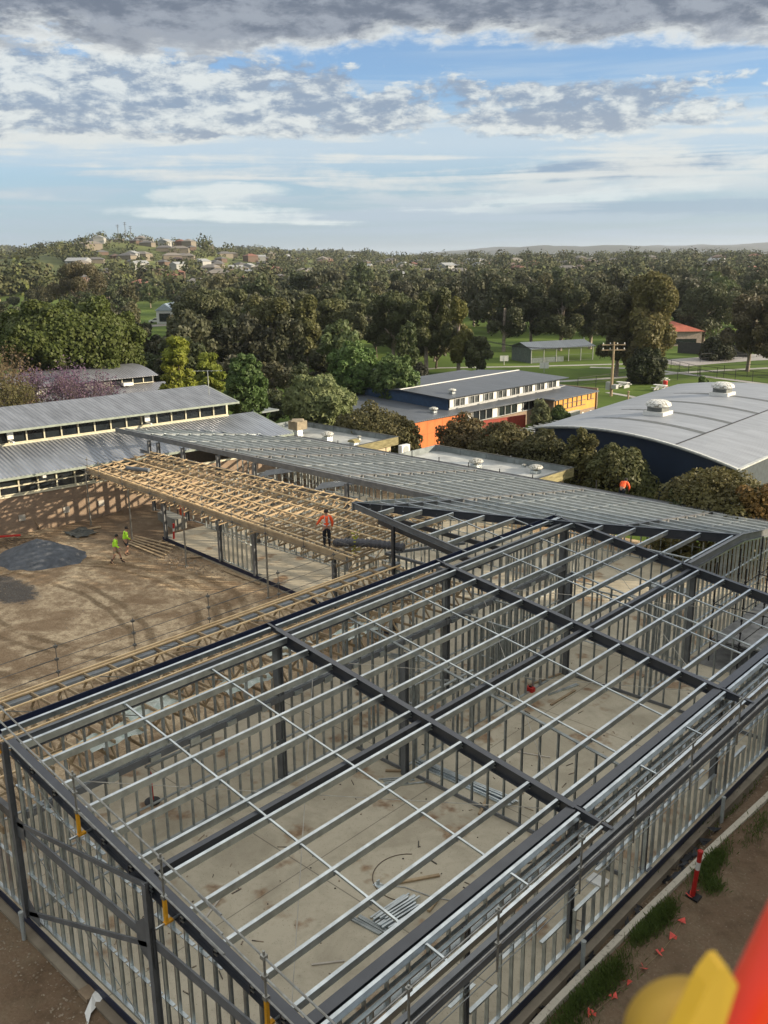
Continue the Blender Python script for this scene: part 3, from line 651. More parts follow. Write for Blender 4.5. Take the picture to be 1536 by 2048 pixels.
q = MB(); q.lathe((-28.4, 12.3, 4.03), [(.22, 0), (.22, .02)], 4) ; q.v = []; q.f = []
q.tube([(-28.9, 12.1, 4.13), (-27.2, 12.6, 4.16)], .13, 12)
q.build('felt_roll', mat('grey roofing felt', (.16, .18, .20), .7), None, 'grey roll of roofing lying on the left end of the timber roof', 'roll')

def t2z(u): return 3.55+(u+5.6)*.035
tw2 = thing('timber_roof_frame', (-5.6, -10, .05), 'narrow pine-truss roof running beside the hall from the lower left corner, under the dark eave', 'roof frame')
for u in (-5.72, -5.5, -4.82, -3.95, -3.05, -2.0, -1.15):
    q = MB(); q.bar((u, -11.5, t2z(u)+.04), (u, 9.2 if u < -5 else 10.6, t2z(u)+.04), .07, .045); q.build('batten', TIMB, tw2)
q = MB(); q.bar((-5.68, -11.5, t2z(-5.6)-.14), (-5.68, 10, t2z(-5.6)-.14), .04, .26); q.build('fascia', TIMBD, tw2)
q = MB()
for v in np.arange(-10.4, 10.4, .9): q.bar((-5.45, v+.03, t2z(-5.4)-.12), (-5.45, v+.85, t2z(-5.4)-.12), .22, .10)
q.build('eave_lining', mat('grey lining board', (.24, .26, .27), .7), tw2)
for i, v in enumerate(np.arange(-11.3, 10.5, .9)):
    q = MB(); a, b_ = -5.62, -.62; h = .6
    q.bar((a, v, t2z(a)-.03), (b_, v, t2z(b_)-.03), .045, .10); q.bar((a, v, t2z(a)-h), (b_, v, t2z(b_)-h), .045, .09)
    for j in range(6):
        s0 = a+(b_-a)*j/6; s1 = a+(b_-a)*(j+.5)/6; s2_ = a+(b_-a)*(j+1)/6
        q.bar((s0, v, t2z(s0)-h+.04), (s1, v, t2z(s1)-.06), .04, .07); q.bar((s1, v, t2z(s1)-.06), (s2_, v, t2z(s2_)-h+.04), .04, .07)
    q.build('truss', TIMBD, tw2)
q = MB()
for i in range(60):
    v = rs.uniform(-11, 9.5); u = rs.uniform(-5.2, -1.2); q.bar((u, v, t2z(u)-rs.uniform(.1, .55)), (u+rs.uniform(-.3, .3), v+.85, t2z(u)-rs.uniform(.1, .55)), .04, .07)
q.build('blocking', TIMBD, tw2)
q = MB()
for v in np.arange(-10.5, 8, 3.1): q.bar((-5.3, v, t2z(-5)+.03), (-1., v+3., t2z(-1)+.03), .004, .035)
q.build('strap_brace', GALV, tw2)
studwall(tw2, (-4.95, -8.9), (-4.95, 11.9), .05, 2.85, .45, nog=(1.5,), m=GALV2, skip=[(4, 6.2, 2.2)])
studwall(tw2, (-4.95, -8.9), (-.5, -8.9), .05, 2.85, .45, nog=(1.5,), m=GALV)
q = MB(); q.bar((-5.1, -8.95, 3.0), (-.4, -8.95, 3.0), .14, .24); q.build('lintel', PAINTL, tw2)
q = MB(); q.box((-4.4, -10.6, 2.35), (-3.0, -9.3, 2.42)); q.bar((-5.0, -9.2, 2.6), (-.6, -9.2, 2.6), .05, .2); q.build('soffit_framing', TIMBD, tw2)
q = MB(); q.add([(-4.2, -7, 3.66), (-.9, -7, 3.75), (-.9, -3.5, 3.75), (-4.2, -3.5, 3.66)], [(0, 1, 2, 3)]); 
# sheets of pale insulation lying on the trusses
q = MB()
for (u, v) in ((-1.6, -6.5), (-2.4, -4.8), (-1.5, -1.9), (-2.5, .8), (-1.7, 3.4)):
    k = 7; P_ = [[(u+.9*i/k, v+1.7*j/k, t2z(u)-.10+.05*math.sin(i*2.1+j*1.7+u)) for j in range(k+1)] for i in range(k+1)]; base = len(q.v); q.v += [p for r_ in P_ for p in r_]
    q.f += [(base+i*(k+1)+j, base+(i+1)*(k+1)+j, base+(i+1)*(k+1)+j+1, base+i*(k+1)+j+1) for i in range(k) for j in range(k)]
q.build('wrap_sheet', mat('pale green wrap', (.42, .5, .44), .6, 0, .1, 4., (.6, .64, .6)), tw2)
# corrugated duct lying over the inner corner
q = MB(); a, b_ = Vector((-8.2, 9.9, 4.1)), Vector((-4.9, 10.9, 4.3)); n = 64; pts = [a+(b_-a)*i/n+zz*(.10*math.sin(i/n*3)) for i in range(n+1)]
q.tube(pts, [.20 if (i//2) % 2 else .165 for i in range(n+1)], 12)
q.build('drain_pipe', mat('dark drain plastic', (.09, .09, .10), .5), None, 'dark ribbed drainage pipe lying where the timber roof meets the steel verge', 'pipe')
# ------------------------------------------------------------------ school buildings round the site
LO = Vector((-34.5, 6.6, 0)); LD = Vector((.113, .9936, 0)); LN = Vector((.9936, -.113, 0))
def L(n, t, z): p = LO+LN*n+LD*t; return (p.x, p.y, z)
def lbox(q, n0, n1, t0, t1, z0, z1): return q.hull8([L(n0, t0, z0), L(n1, t0, z0), L(n1, t1, z0), L(n0, t1, z0)], [L(n0, t0, z1), L(n1, t0, z1), L(n1, t1, z1), L(n0, t1, z1)])
def slope(q, n0, z0, n1, z1, t0, t1, th=.06, n=1): # sheet
    return q.hull8([L(n0, t0, z0-th), L(n1, t0, z1-th), L(n1, t1, z1-th), L(n0, t1, z0-th)], [L(n0, t0, z0), L(n1, t0, z1), L(n1, t1, z1), L(n0, t1, z0)])
angL = math.atan2(LN.y, LN.x)
SHX0, SHX1, SHY0, SHY1, SHZ = 27., 38., -40., 40., 18.  # extents of the unseen shading block on the right
RIB = corr_mat('ribbed zinc roof', (.34, .37, .42), .28, angL, .6, .38, .5, .35)
RIB2 = corr_mat('ribbed mauve grey roof', (.30, .31, .34), .28, angL, .55, .42, .4, .35)
BRICK = brick_mat('brown brick', (.22, .15, .10), (.29, .205, .135), (.26, .22, .17))
lb = thing('school_building', L(-5, 5, -.2), 'long brown brick school block with cream windows and two ribbed roofs, left edge', 'building')
q = MB(); lbox(q, -.62, -.5, -22, 21.3, -.4, 2.2); lbox(q, -8, -.62, 21.2, 21.3, -.4, 3.5); lbox(q, -8.1, -.62, -22, -21.9, -.4, 3.5); q.build('brick_wall', BRICK, lb)
q = MB(); lbox(q, -.66, -.42, -22, 21.3, 2.2, 2.30); o_ = q.build('sill', CREAM, lb)
q = MB(); slope(q, .12, 3.62, -5.4, 4.62, -22, 22.0); q.build('lower_roof', RIB, lb)
q = MB(); lbox(q, .08, .22, -22, 22.02, 3.44, 3.58); slope(q, .1, 3.62, -5.4, 4.60, 22.0, 22.12, .2); q.build('gutter', mat('sage fascia', (.26, .30, .25), .6), lb)
q = MB(); lbox(q, -5.6, -.7, 21.0, 21.2, 2.3, 3.7); q.build('end_wall', CREAM, lb)
def window_row(parent, n, t0, t1, sp, z0, z1, rows=1, m=CREAM, louvre=True, gl=None, fr=.09):
    k = int(round((t1-t0)/sp)); sp = (t1-t0)/k
    for i in range(k):
        a = t0+i*sp; q = MB(); h = (z1-z0)
        lbox(q, n-.03, n+.05, a, a+fr, z0, z1); lbox(q, n-.03, n+.04, a+fr, a+sp, z1-fr*.8, z1); lbox(q, n-.03, n+.04, a+fr, a+sp, z0, z0+fr*.8)
        for r_ in range(1, rows): lbox(q, n-.03, n+.04, a+fr, a+sp, z0+h*r_/rows-fr/2, z0+h*r_/rows+fr/2)
        w_ = q.build('window', m, parent)
        q = MB(); lbox(q, n-.06, n-.05, a+fr, a+sp, z0+.05, z1-.05)
        if louvre and i % 2:
            for j in range(1, 5): lbox(q, n-.05, n-.02, a+fr, a+sp, z0+h*j/5-.01, z0+h*j/5+.01)
        q.build('pane', gl or DARKG, w_)
window_row(lb, -.52, -12.2, 12.2, 1.22, 2.32, 3.42, 2, louvre=False)
q = MB()
for t in np.arange(-12, 12, 3.66): lbox(q, -.4, .05, t, t+.22, 3.22, 3.42)
q.build('rafter_end', WHITE, lb)
q = MB()
for t in (-.45, 10.6): lbox(q, -.44, -.38, t, t+.09, 1.2, 3.5)
q.build('downpipe', NAVY, lb)
window_row(lb, -5.35, -14.5, 19.5, 1.215, 4.66, 5.62, 1)
q = MB(); lbox(q, -5.36, -5.2, -14.5, 19.6, 4.56, 4.68); lbox(q, -5.5, -5.3, 19.45, 19.6, 4.6, 5.7); q.build('sill', CREAM, lb)
q = MB(); slope(q, -4.15, 5.80, -9.2, 6.62, -22, 19.9); slope(q, -9.2, 6.62, -16, 5.4, -22, 19.9); q.build('upper_roof', corr_mat('weathered ribbed roof', (.30, .315, .34), .28, angL, .6, .4, .5, .45), lb)
q = MB(); lbox(q, -4.2, -4.08, -22, 19.95, 5.66, 5.80); slope(q, -4.15, 5.80, -9.2, 6.62, 19.9, 20.0, .18); q.build('gutter', mat('sage fascia', (1, 1, 1)), lb)
q = MB()
for t in (2.5, 12.5): lbox(q, -5.2, -4.4, t, t+.12, 4.85, 4.95); lbox(q, -5.22, -5.08, t-.1, t+.3, 5.0, 5.55)
q.build('air_duct', WHITE, lb)
q = MB(); lbox(q, -15.8, -5.5, 19.4, 19.5, -.4, 5.6); q.build('end_wall', BRICK, lb)
def antenna(p, h, wd, label):
    t = thing('aerial', p, label, 'aerial'); p = Vector(p)
    q = MB(); q.tube([p, p+zz*h], .03, 5); q.build('mast', GALV2, t)
    q = MB(); a = r2; q.tube([p+zz*h-a*wd, p+zz*h+a*wd], .02, 4)
    for k in range(7): c = p+zz*h+a*wd*(k/3-1); q.tube([c-f2*.3, c+f2*.3], .012, 4)
    q.build('crossbar', GALV2, t)
antenna(W(418, 790, 6.2), 1.9, 1.1, 'television aerial on a thin mast above the right end of the left school roof')

# second block behind it, with a shallow curved roof
b2 = thing('school_building', L(-36, 15, -1), 'grey school block with a low curved roof, behind the purple flowering trees', 'building')
q = MB(); slope(q, -29.2, 3.0, -33.4, 3.9, -12, 30.5); q.build('lower_roof', RIB2, b2)
q = MB(); lbox(q, -29.7, -29.5, -12, 30.2, -1, 2.9); lbox(q, -42, -29.5, 30.0, 30.2, -1, 3.2); q.build('brick_wall', BRICK, b2)
q = MB(); lbox(q, -29.2, -29.05, -12, 30.6, 2.84, 2.98); q.build('gutter', WHITE, b2)
q = MB(); n = 12
for i in range(n):
    a0, a1 = i/n, (i+1)/n; f = lambda s: (-32.6-10.4*s, 4.75+1.15*math.sin(math.pi*(.1+.8*s))-.35)
    slope(q, *f(a0), *f(a1), -10, 27.6)
q.build('curved_roof', RIB2, b2)
window_row(b2, -33.3, 22.5, 27.3, 1.2, 3.95, 4.75, 1)
q = MB(); lbox(q, -33.5, -33.35, -10, 22.5, 3.8, 4.75); lbox(q, -43, -33.3, 27.2, 27.35, 3.2, 4.9); q.build('clerestory_wall', mat('dim weatherboard', (.2, .2, .19)), b2)
q = MB()
for t in (3.5, 8.5): lbox(q, -33.3, -33.25, t, t+1.6, 3.95, 4.7)
q.build('painted_panel', mat('spattered mural', (.75, .72, .66), .6, 0, 0, 1.8, (.12, .11, .10), thr=(.47, .5)), b2)
q = MB()
for t in (14, 23.5): lbox(q, -33.1, -32.4, t, t+1.1, 3.95, 4.25)
q.build('air_duct', WHITE, b2)
q = MB(); q.tube([L(-36, 6, 5), L(-36, 6, 7.4)], .07, 8); q.build('flue', GALV2, b2)

# flat roofed blocks with membrane decks behind the steel wing
MEMB = mat('pale roof membrane', (.52, .53, .50), .35, 0, .18, .7, (.30, .31, .30), coords='pos', thr=(.35, .7))
WEATH = mat('weathered green boards', (.27, .24, .12), .8, 0, .2, 2.2, (.15, .13, .06), stretch=(1, 1, 6), coords='pos')
PARA = mat('grey parapet', (.22, .25, .25), .7, 0, .15, 1.5, (.14, .16, .16), coords='pos')
CBRK = brick_mat('cream brick', (.55, .46, .30), (.62, .52, .36), (.5, .44, .32), rh=.1)
def flat_block(u0, u1, v0, v1, zp, label):
    t = thing('flat_roof_building', ((u0+u1)/2, (v0+v1)/2, -1), label, 'building')
    q = MB(); q.box((u0+.3, v0+.3, -1), (u1-.55, v1-.3, zp-.62)); q.build('wall', CBRK, t)
    q = MB(); q.box((u0+.1, v0+.1, zp-.5), (u1-.1, v1-.1, zp-.4)); q.build('roof_deck', MEMB, t)
    q = MB(); q.box((u1-.12, v0, zp-.62), (u1, v1, zp)); q.build('timber_fascia', WEATH, t)
    q = MB(); q.box((u0, v1-.1, zp-.6), (u1-.12, v1, zp)); q.box((u0, v0, zp-.6), (u1-.12, v0+.1, zp)); q.box((u0, v0+.1, zp-.6), (u0+.1, v1-.1, zp))
    for k in range(1, 5): x = u0+(u1-u0)*k/5; q.box((x-.04, v1-.15, zp-.42), (x+.04, v1-.1, zp+.01))
    q.build('parapet', PARA, t)
    q = MB(); q.box((u0-.02, v1-.12, zp+.004), (u1+.02, v1+.03, zp+.03)); q.box((u1-.14, v0, zp+.004), (u1+.02, v1-.12, zp+.03)); q.build('capping', mat('dark capping', (.08, .085, .08)), t)
    return t
F1 = flat_block(-39.0, -26.9, 29.3, 35.0, 2.95, 'flat pale-roofed cream brick block behind the steel wing, the left and farther of two')
F2 = flat_block(-22.6, -10.7, 29.3, 34.4, 2.95, 'flat grey-roofed block with board fascia, nearer right of the two behind the steel wing')
def whirly(p, s, label, name='roof_vent', kind=0):
    p = Vector(p); t = thing(name, p, label, 'roof vent')
    q = MB(); q.box((p.x-.32*s, p.y-.32*s, p.z), (p.x+.32*s, p.y+.32*s, p.z+.22*s)); q.build('curb', GALV, t)
    q = MB()
    if kind == 0:
        q.lathe(p+zz*.22*s, [(.16*s, 0), (.16*s, .12*s), (.5*s, .14*s), (.58*s, .24*s), (.5*s, .36*s), (.28*s, .44*s), (.02, .47*s)], 20)
    else:
        k = 8
        for i in range(k):
            a0, a1 = math.pi*i/k, math.pi*(i+1)/k
            q.hull8([(p.x-.5*s*math.cos(a0), p.y-.4*s, p.z+.2*s+.3*s*math.sin(a0)), (p.x-.5*s*math.cos(a1), p.y-.4*s, p.z+.2*s+.3*s*math.sin(a1)), (p.x-.5*s*math.cos(a1), p.y+.4*s, p.z+.2*s+.3*s*math.sin(a1)), (p.x-.5*s*math.cos(a0), p.y+.4*s, p.z+.2*s+.3*s*math.sin(a0))], [(p.x, p.y-.39*s, p.z+.2*s)]*2+[(p.x, p.y+.39*s, p.z+.2*s)]*2)
    q.build('cowl', mat('weathered cowl', (.50, .50, .46), .6, .2, .2, 9., (.2, .19, .15), thr=(.42, .55)) if kind == 0 else WEATH, t)
zt = 2.56
whirly(W(655, 878, zt), .9, 'round metal roof vent in the middle of the farther pale flat roof')
whirly(W(708, 888, zt), .8, 'humped mossy roof vent beside the board fascia of the farther flat roof', kind=1)
whirly(W(718, 877, zt), .35, 'tiny round vent pipe near the right corner of the farther flat roof')
whirly(W(952, 934, zt), .9, 'dented round vent in the middle of the nearer flat roof')
whirly(W(1071, 946, zt), .85, 'torn round vent at the right end of the nearer flat roof')
whirly(W(1048, 934, zt), .32, 'little capped vent just left of the torn vent on the nearer flat roof')
p = W(596, 868, zt); t = thing('evaporative_cooler', p, 'boxy tan air cooler on a stand on the farther flat roof', 'air cooler')
q = MB(); q.box((p.x-.28, p.y-.28, p.z), (p.x+.28, p.y+.28, p.z+.42)); q.build('stand', GALV, t)
q = MB(); q.box((p.x-.55, p.y-.55, p.z+.42), (p.x+.55, p.y+.55, p.z+1.12)); q.lathe((p.x, p.y, p.z+1.12), [(.74, 0), (.6, .1), (.2, .12)], 4)
for k in range(7): q.box((p.x+.55, p.y-.5, p.z+.48+k*.09), (p.x+.57, p.y+.5, p.z+.52+k*.09)); q.box((p.x-.5, p.y-.57, p.z+.48+k*.09), (p.x+.5, p.y-.55, p.z+.52+k*.09))
q.build('cabinet', mat('tan cabinet', (.30, .25, .17), .7), t)
p = W(808, 908, zt); t = thing('air_conditioner', p, 'white air conditioner fan unit at the left end of the nearer flat roof', 'air conditioner')
q = MB(); q.box((p.x-.15, p.y-.45, p.z), (p.x+.2, p.y+.45, p.z+.7)); q.build('cabinet', WHITE, t)
q = MB(); q.tube([(p.x+.2, p.y, p.z+.36), (p.x+.225, p.y, p.z+.36)], .28, 18); q.build('fan_grille', PVC, t)
for i, (x, y) in enumerate(((824, 912), (878, 924), (937, 935), (999, 948), (1065, 960), (676, 890), (772, 905))):
    p = WV(x, y, 28.9); q = MB(); q.tube([(p.x, p.y, p.z-.7), (p.x, p.y, p.z+.35)], .03, 6); q.box((p.x-.05, p.y-.05, p.z-.75), (p.x+.05, p.y+.05, p.z-.65))
    q.build('guard_post', BLACKM, None, 'short black stub post along the back edge of the steel wing roof', 'post', 'stub posts along the back roof edge', origin=(p.x, p.y, p.z-.7))

# orange and blue block with a raised roof
SLATE = corr_mat('blue grey roof', (.115, .13, .15), .3, math.pi, .5, .5, .2, .2)
ORG = mat('orange wall panels', (.62, .17, .04), .65, 0, .08, 1.2)
MUST = mat('mustard wall panels', (.66, .32, .06), .65, 0, .08, 1.2)
ob = thing('school_building', (-38, 60, -1), 'blue and orange school block with a raised slate-grey roof in the middle distance', 'building')
def zlow(u): return 1.9+(-34-u)*.04
def lowp(q, pts, th=.12):
    n = len(pts); q.add([(x, y, zlow(x)-th) for x, y in pts]+[(x, y, zlow(x)) for x, y in pts], [tuple(range(n))[::-1], tuple(range(n, 2*n))]+[(i, (i+1) % n, n+(i+1) % n, n+i) for i in range(n)])
q = MB(); lowp(q, [(-52, 44.8), (-34.3, 44.8), (-33.6, 65.2), (-31.8, 65.2), (-31.8, 74.4), (-52, 75.4)]); q.build('lower_roof', SLATE, ob)
q = MB(); q.box((-34.75, 45.3, -1), (-34.6, 53.3, 1.78)); q.build('orange_wall', ORG, ob)
q = MB()
for k in range(1, 7): q.box((-34.6, 45.3+k*1.15, -1), (-34.59, 45.33+k*1.15, 1.78))
q.box((-34.6, 45.3, .4), (-34.588, 53.3, .43)); q.build('panel_joint', mat('rust joint', (.45, .12, .03)), ob)
q = MB(); q.box((-51.5, 45.3, -1), (-34.75, 45.45, 1.85)); q.box((-51.5, 45.45, -1), (-51.4, 75, 2)); q.box((-51.4, 74.8, -1), (-32.3, 75, 2)); q.box((-34.75, 53.3, -1), (-34.6, 65.8, .5)); q.box((-34.7, 65.8, -1), (-32.3, 65.95, 1.85)); q.build('brick_wall', BRICK, ob)
def vrow(parent, u, v0, v1, sp, z0, z1, rows, m, gl=DARKG, fr=.09, white_every=0):
    k = int(round((v1-v0)/sp)); sp = (v1-v0)/k
    for i in range(k):
        a = v0+i*sp; q = MB(); q.box((u-.03, a, z0), (u+.05, a+fr, z1)); q.box((u-.03, a+fr, z1-fr*.7), (u+.04, a+sp, z1)); q.box((u-.03, a+fr, z0), (u+.04, a+sp, z0+fr*.7))
        for r_ in range(1, rows): zc = z0+(z1-z0)*r_/rows; q.box((u-.03, a+fr, zc-.03), (u+.04, a+sp, zc+.03))
        w_ = q.build('window', m, parent); q = MB(); q.box((u-.06, a+fr, z0+.04), (u-.045, a+sp, z1-.04)); q.build('pane', WHITE if white_every and i % white_every == 0 else gl, w_)
GRYW = mat('grey window frame', (.40, .41, .40), .6, 0, .05)
vrow(ob, -34.62, 53.5, 65.6, 1.1, .55, 1.72, 1, GRYW, white_every=4)
zu = 3.2
q = MB(); q.box((-35.9, 52.3, 1.95), (-35.75, 72.6, 2.15)); q.build('sill', GRYW, ob)
vrow(ob, -35.8, 52.4, 72.4, .80, 2.15, 2.98, 1, GRYW, gl=mat('grey louvre glass', (.10, .11, .11), .25, 0, .3), white_every=3)
q = MB(); q.add([(-35.5, 51.7, zu-.1), (-41.8, 51.9, zu+.2), (-47.4, 52.3, zu-.1), (-47.4, 72.6, zu-.1), (-41.8, 72.8, zu+.2), (-35.0, 72.9, zu-.1)]+[(-35.3, 51.6, zu), (-41.8, 51.8, zu+.32), (-47.5, 52.2, zu), (-47.5, 72.7, zu), (-41.8, 72.9, zu+.32), (-34.9, 73.0, zu)], [(0, 1, 4, 5), (1, 2, 3, 4), (6, 11, 10, 7), (7, 10, 9, 8), (0, 6, 7, 1), (1, 7, 8, 2), (2, 8, 9, 3), (3, 9, 10, 4), (4, 10, 11, 5), (5, 11, 6, 0)]); q.build('upper_roof', SLATE, ob)
q = MB(); q.bar((-41.8, 51.8, zu+.36), (-41.8, 72.9, zu+.36), .25, .05); q.build('ridge_cap', WHITE, ob)
q = MB(); q.add([(-35.7, 52.1, 1.9), (-47.3, 52.3, 1.9), (-47.3, 52.3, zu-.06), (-41.8, 52.2, zu+.24), (-35.7, 52.1, zu-.06)], [(0, 1, 2, 3, 4)]); q.build('blue_gable', mat('blue gable panel', (.035, .075, .15), .6), ob)
q = MB(); q.box((-32.45, 66.0, -.05), (-32.3, 74.3, 1.8)); q.box((-32.3, 74.3, -.05), (-34, 74.4, 1.8)); q.build('mustard_wall', MUST, ob)
q = MB(); q.box((-32.5, 65.9, -1), (-32.28, 74.4, -.05)); q.build('brick_base', BRICK, ob)
vrow(ob, -32.27, 67.6, 72.3, .95, .45, 1.62, 2, mat('dark window frame', (.12, .12, .12)))
for (a, b_, z0, z1) in ((66.1, 67.2, .9, 1.6), (72.7, 74.1, .9, 1.6)): vrow(ob, -32.27, a, b_, .6, z0, z1, 1, mat('dark window frame', (1, 1, 1)))
q = MB()
for v in (68, 69.6, 71.6, 73.3): q.box((-32.27, v, -.65), (-32.24, v+.35, -.35))
q.build('vent_block', WHITE, ob)
for k in range(6): q = MB(); q.bar((-35.6, 53.5+k*3.5, 2.05), (-35.6, 55.8+k*3.5, 2.2), .05, .06); q.build('conduit', GRYW, ob)
whirly(W(849, 806, 2.3), .75, 'white round vent on the low slate roof left of the blue gable'); whirly(W(867, 825, 2.0), .8, 'white round vent on the low slate roof above the orange wall'); whirly(W(904, 787, 3.3), .75, 'white round vent on the raised slate roof')
p = W(780, 768, 3.3); t = thing('satellite_dish', p, 'white satellite dish on the far corner of the raised slate roof', 'dish')
q = MB(); q.tube([p, p+zz*.7], .05, 6); q.build('mount', GALV2, t)
q = MB(); c = p+zz*1.0; ax = (-f2*.8+r2*.5+zz*.45).normalized(); x = ax.orthogonal().normalized(); y = ax.cross(x); k = len(q.v); n = 20
for r_, dz_ in ((.04, 0), (.4, .05), (.75, .19), (.9, .30)):
    for j in range(n): a = 2*math.pi*j/n; q.v.append(tuple(c+(x*math.cos(a)+y*math.sin(a))*r_+ax*dz_))
for i in range(3):
    for j in range(n): q.f.append((i*n+j, i*n+(j+1) % n, (i+1)*n+(j+1) % n, (i+1)*n+j))
q.f.append(tuple(range(n))[::-1]); q.tube([c+ax*.2, c+ax*.75], .02, 5); q.build('reflector', WHITE, t)
antenna(W(763, 774, 3.3), 1.9, .9, 'television aerial beside the white satellite dish')
# courtyard walls in front of the orange block
def wallthing(name, a, b_, h, th, m_, label, cat='wall', z=-1.):
    q = MB(); a = Vector((a[0], a[1], z)); b_ = Vector((b_[0], b_[1], z)); q.bar(a+zz*h/2, b_+zz*h/2, th, h)
    q.bar(a+zz*(h+.02), b_+zz*(h+.02), th+.06, .04); return q.build(name, m_, None, label, cat, origin=(a+b_)/2)
wallthing('screen_wall', (-31.9, 51.5), (-30.6, 58.0), 2.3, .15, mat('brick red render', (.30, .045, .025), .7), 'brick red screen wall in front of the slate-roofed block')
wallthing('planter_wall', (-29.8, 58.5), (-29.3, 66.0), 1.9, .3, mat('pale concrete', (.48, .47, .42), .8), 'pale concrete planter wall between red wall and mustard wall')
t = thing('pergola', (-25.5, 57, -1), 'white slatted pergola beside the arched roof', 'pergola')
q = MB()
for k in range(9): q.bar((-28.4, 53.5+k*.9, .75), (-22.8, 53.3+k*.9, .75), .12, .06)
q.bar((-28, 53.3, .66), (-28, 61, .66), .1, .1); q.bar((-23.4, 53.3, .66), (-23.4, 61, .66), .1, .1); q.build('slats', WHITE, t)
for (u, v) in ((-28, 53.6), (-28, 60.8), (-23.4, 53.6), (-23.4, 60.8)):
    q = MB(); q.bar((u, v, -1), (u, v, .6), .1, .1); q.build('post', WHITE, t)
q = MB(); q.box((-28, 43.5, -1.05), (-20.5, 58, -.93)); q.build('pavement', mat('pale paving', (.50, .49, .45), .8, 0, .1, 1.), kind='structure')
# link roof between
t = thing('covered_walkway', (-56, 44, -1), 'flat-roofed covered walkway by the trees behind the left school block', 'shelter')
q = MB(); q.box((-60, 40, 1.6), (-50.5, 43, 1.75)); q.build('roof', PARA, t)
for u in (-59.5, -55.5, -51):
    q = MB(); q.bar((u, 40.3, -1), (u, 40.3, 1.6), .12, .12); q.build('post', TIMBD, t)

# arched gymnasium
gy = thing('arched_hall', (-11, 52, -1), 'large hall with a pale grey arched roof and dark navy gable at the right', 'building')
GL, GR, GL2, GR2 = Vector((-19.2, 42.4, 0)), Vector((-1.3, 38.25, 0)), Vector((-21.9, 73, 0)), Vector((-1.8, 70, 0))
def gyz(s): return 3.5+.93*(1-(2*s-1)**2)
def gp(s, t, dz_=0.): a = GL.lerp(GR, s); b_ = GL2.lerp(GR2, s); p = a.lerp(b_, t); return (p.x, p.y, gyz(s)+dz_)
n = 28; q = MB()
for i in range(n): q.hull8([gp(i/n, 0, -.12), gp((i+1)/n, 0, -.12), gp((i+1)/n, 1, -.12), gp(i/n, 1, -.12)], [gp(i/n, 0), gp((i+1)/n, 0), gp((i+1)/n, 1), gp(i/n, 1)])
ROOFG = corr_mat('pale ribbed roof', (.35, .37, .395), .3, 0., .35, .5, .25, .22)
q.build('arched_roof', ROOFG, gy)
q = MB()
for i in range(n):
    a, b_ = Vector(gp(i/n, 0)), Vector(gp((i+1)/n, 0)); q.bar(a+zz*.05-LD*.06, b_+zz*.05-LD*.06, .22, .10)
a, b_ = Vector(gp(1, 0)), Vector(gp(1, 1)); q.bar(a+zz*.03, b_+zz*.03, .25, .1); q.build('barge_trim', mat('off white trim', (.5, .52, .5)), gy)
q = MB(); pts = [gp(i/n, .006, -.12) for i in range(n+1)]; bp = [(x, y, -1) for x, y, z in pts]; k = len(pts)
q.add(pts+bp, [(i, i+1, k+i+1, k+i) for i in range(n)]); q.build('gable_wall', mat('navy cladding', (.012, .024, .05), .6, 0, .08, .5), gy)
q = MB(); q.add([gp(1, .006, -.1), gp(1, 1, -.1), (GR2.x, GR2.y, -1), (GR.x, GR.y, -1)], [(0, 1, 2, 3)]); q.build('side_wall', mat('slate cladding', (.05, .065, .075)), gy); q = MB(); q.add([gp(0, .006, -.1), gp(0, 1, -.1), (GL2.x, GL2.y, -1), (GL.x, GL.y, -1)], [(3, 2, 1, 0)]); q.build('side_wall', mat('slate cladding', (.05, .065, .075)), gy)
q = MB()
for i in range(20): a, b_ = Vector(gp(.725, i/20)), Vector(gp(.725, (i+1)/20)); q.bar(a+zz*.02, b_+zz*.02, .1, .03)
q.build('expansion_joint', BLACKM, gy)
for t0 in (.16, .32, .50, .69):
    q = MB()
    for i in range(5, 20):
        s0, s1 = i*.725/20, (i+1)*.725/20; w0 = .022*min(1, (i-4)/4)
        q.add([gp(s0, t0, .012), gp(s1, t0, .012), gp(s1, t0+w0, .012), gp(s0, t0+w0, .012)], [(0, 1, 2, 3)])
    q.build('skylight_strip', mat('dull skylight sheet', (.13, .14, .14), .6), gy)
def bigvent(px, py, label):
    r = ray(px, py); best = None
    for s in np.linspace(.1, .9, 81):
        for tt_ in np.linspace(0, 1, 101):
            p = gp(s, tt_); dd = Vector(p)-Vector((CU, CV, CZ)); c = dd.normalized().dot(r.normalized())
            if best is None or c > best[0]: best = (c, p)
    p = Vector(best[1]); t = thing('roof_vent', p, label, 'roof vent')
    q = MB(); q.box((p.x-.85, p.y-.85, p.z-.2), (p.x+.85, p.y+.85, p.z+.28)); q.build('curb', WHITE, t)
    q = MB(); q.box((p.x-.62, p.y-.62, p.z+.28), (p.x+.62, p.y+.62, p.z+.62)); q.build('louvre_box', mat('grey louvres', (.16, .17, .16)), t)
    q = MB(); q.lathe(p+zz*.6, [(.8, 0), (1.0, .12), (.95, .34), (.6, .52), (.05, .56)], 22); q.build('cowl', mat('streaked white cowl', (.62, .62, .58), .6, 0, .1, 6., (.2, .19, .15), thr=(.40, .5)), t)
bigvent(1317, 828, 'large white cowl on the arched roof, the nearer of two'); bigvent(1444, 791, 'large white cowl on the arched roof, the farther one at the right')

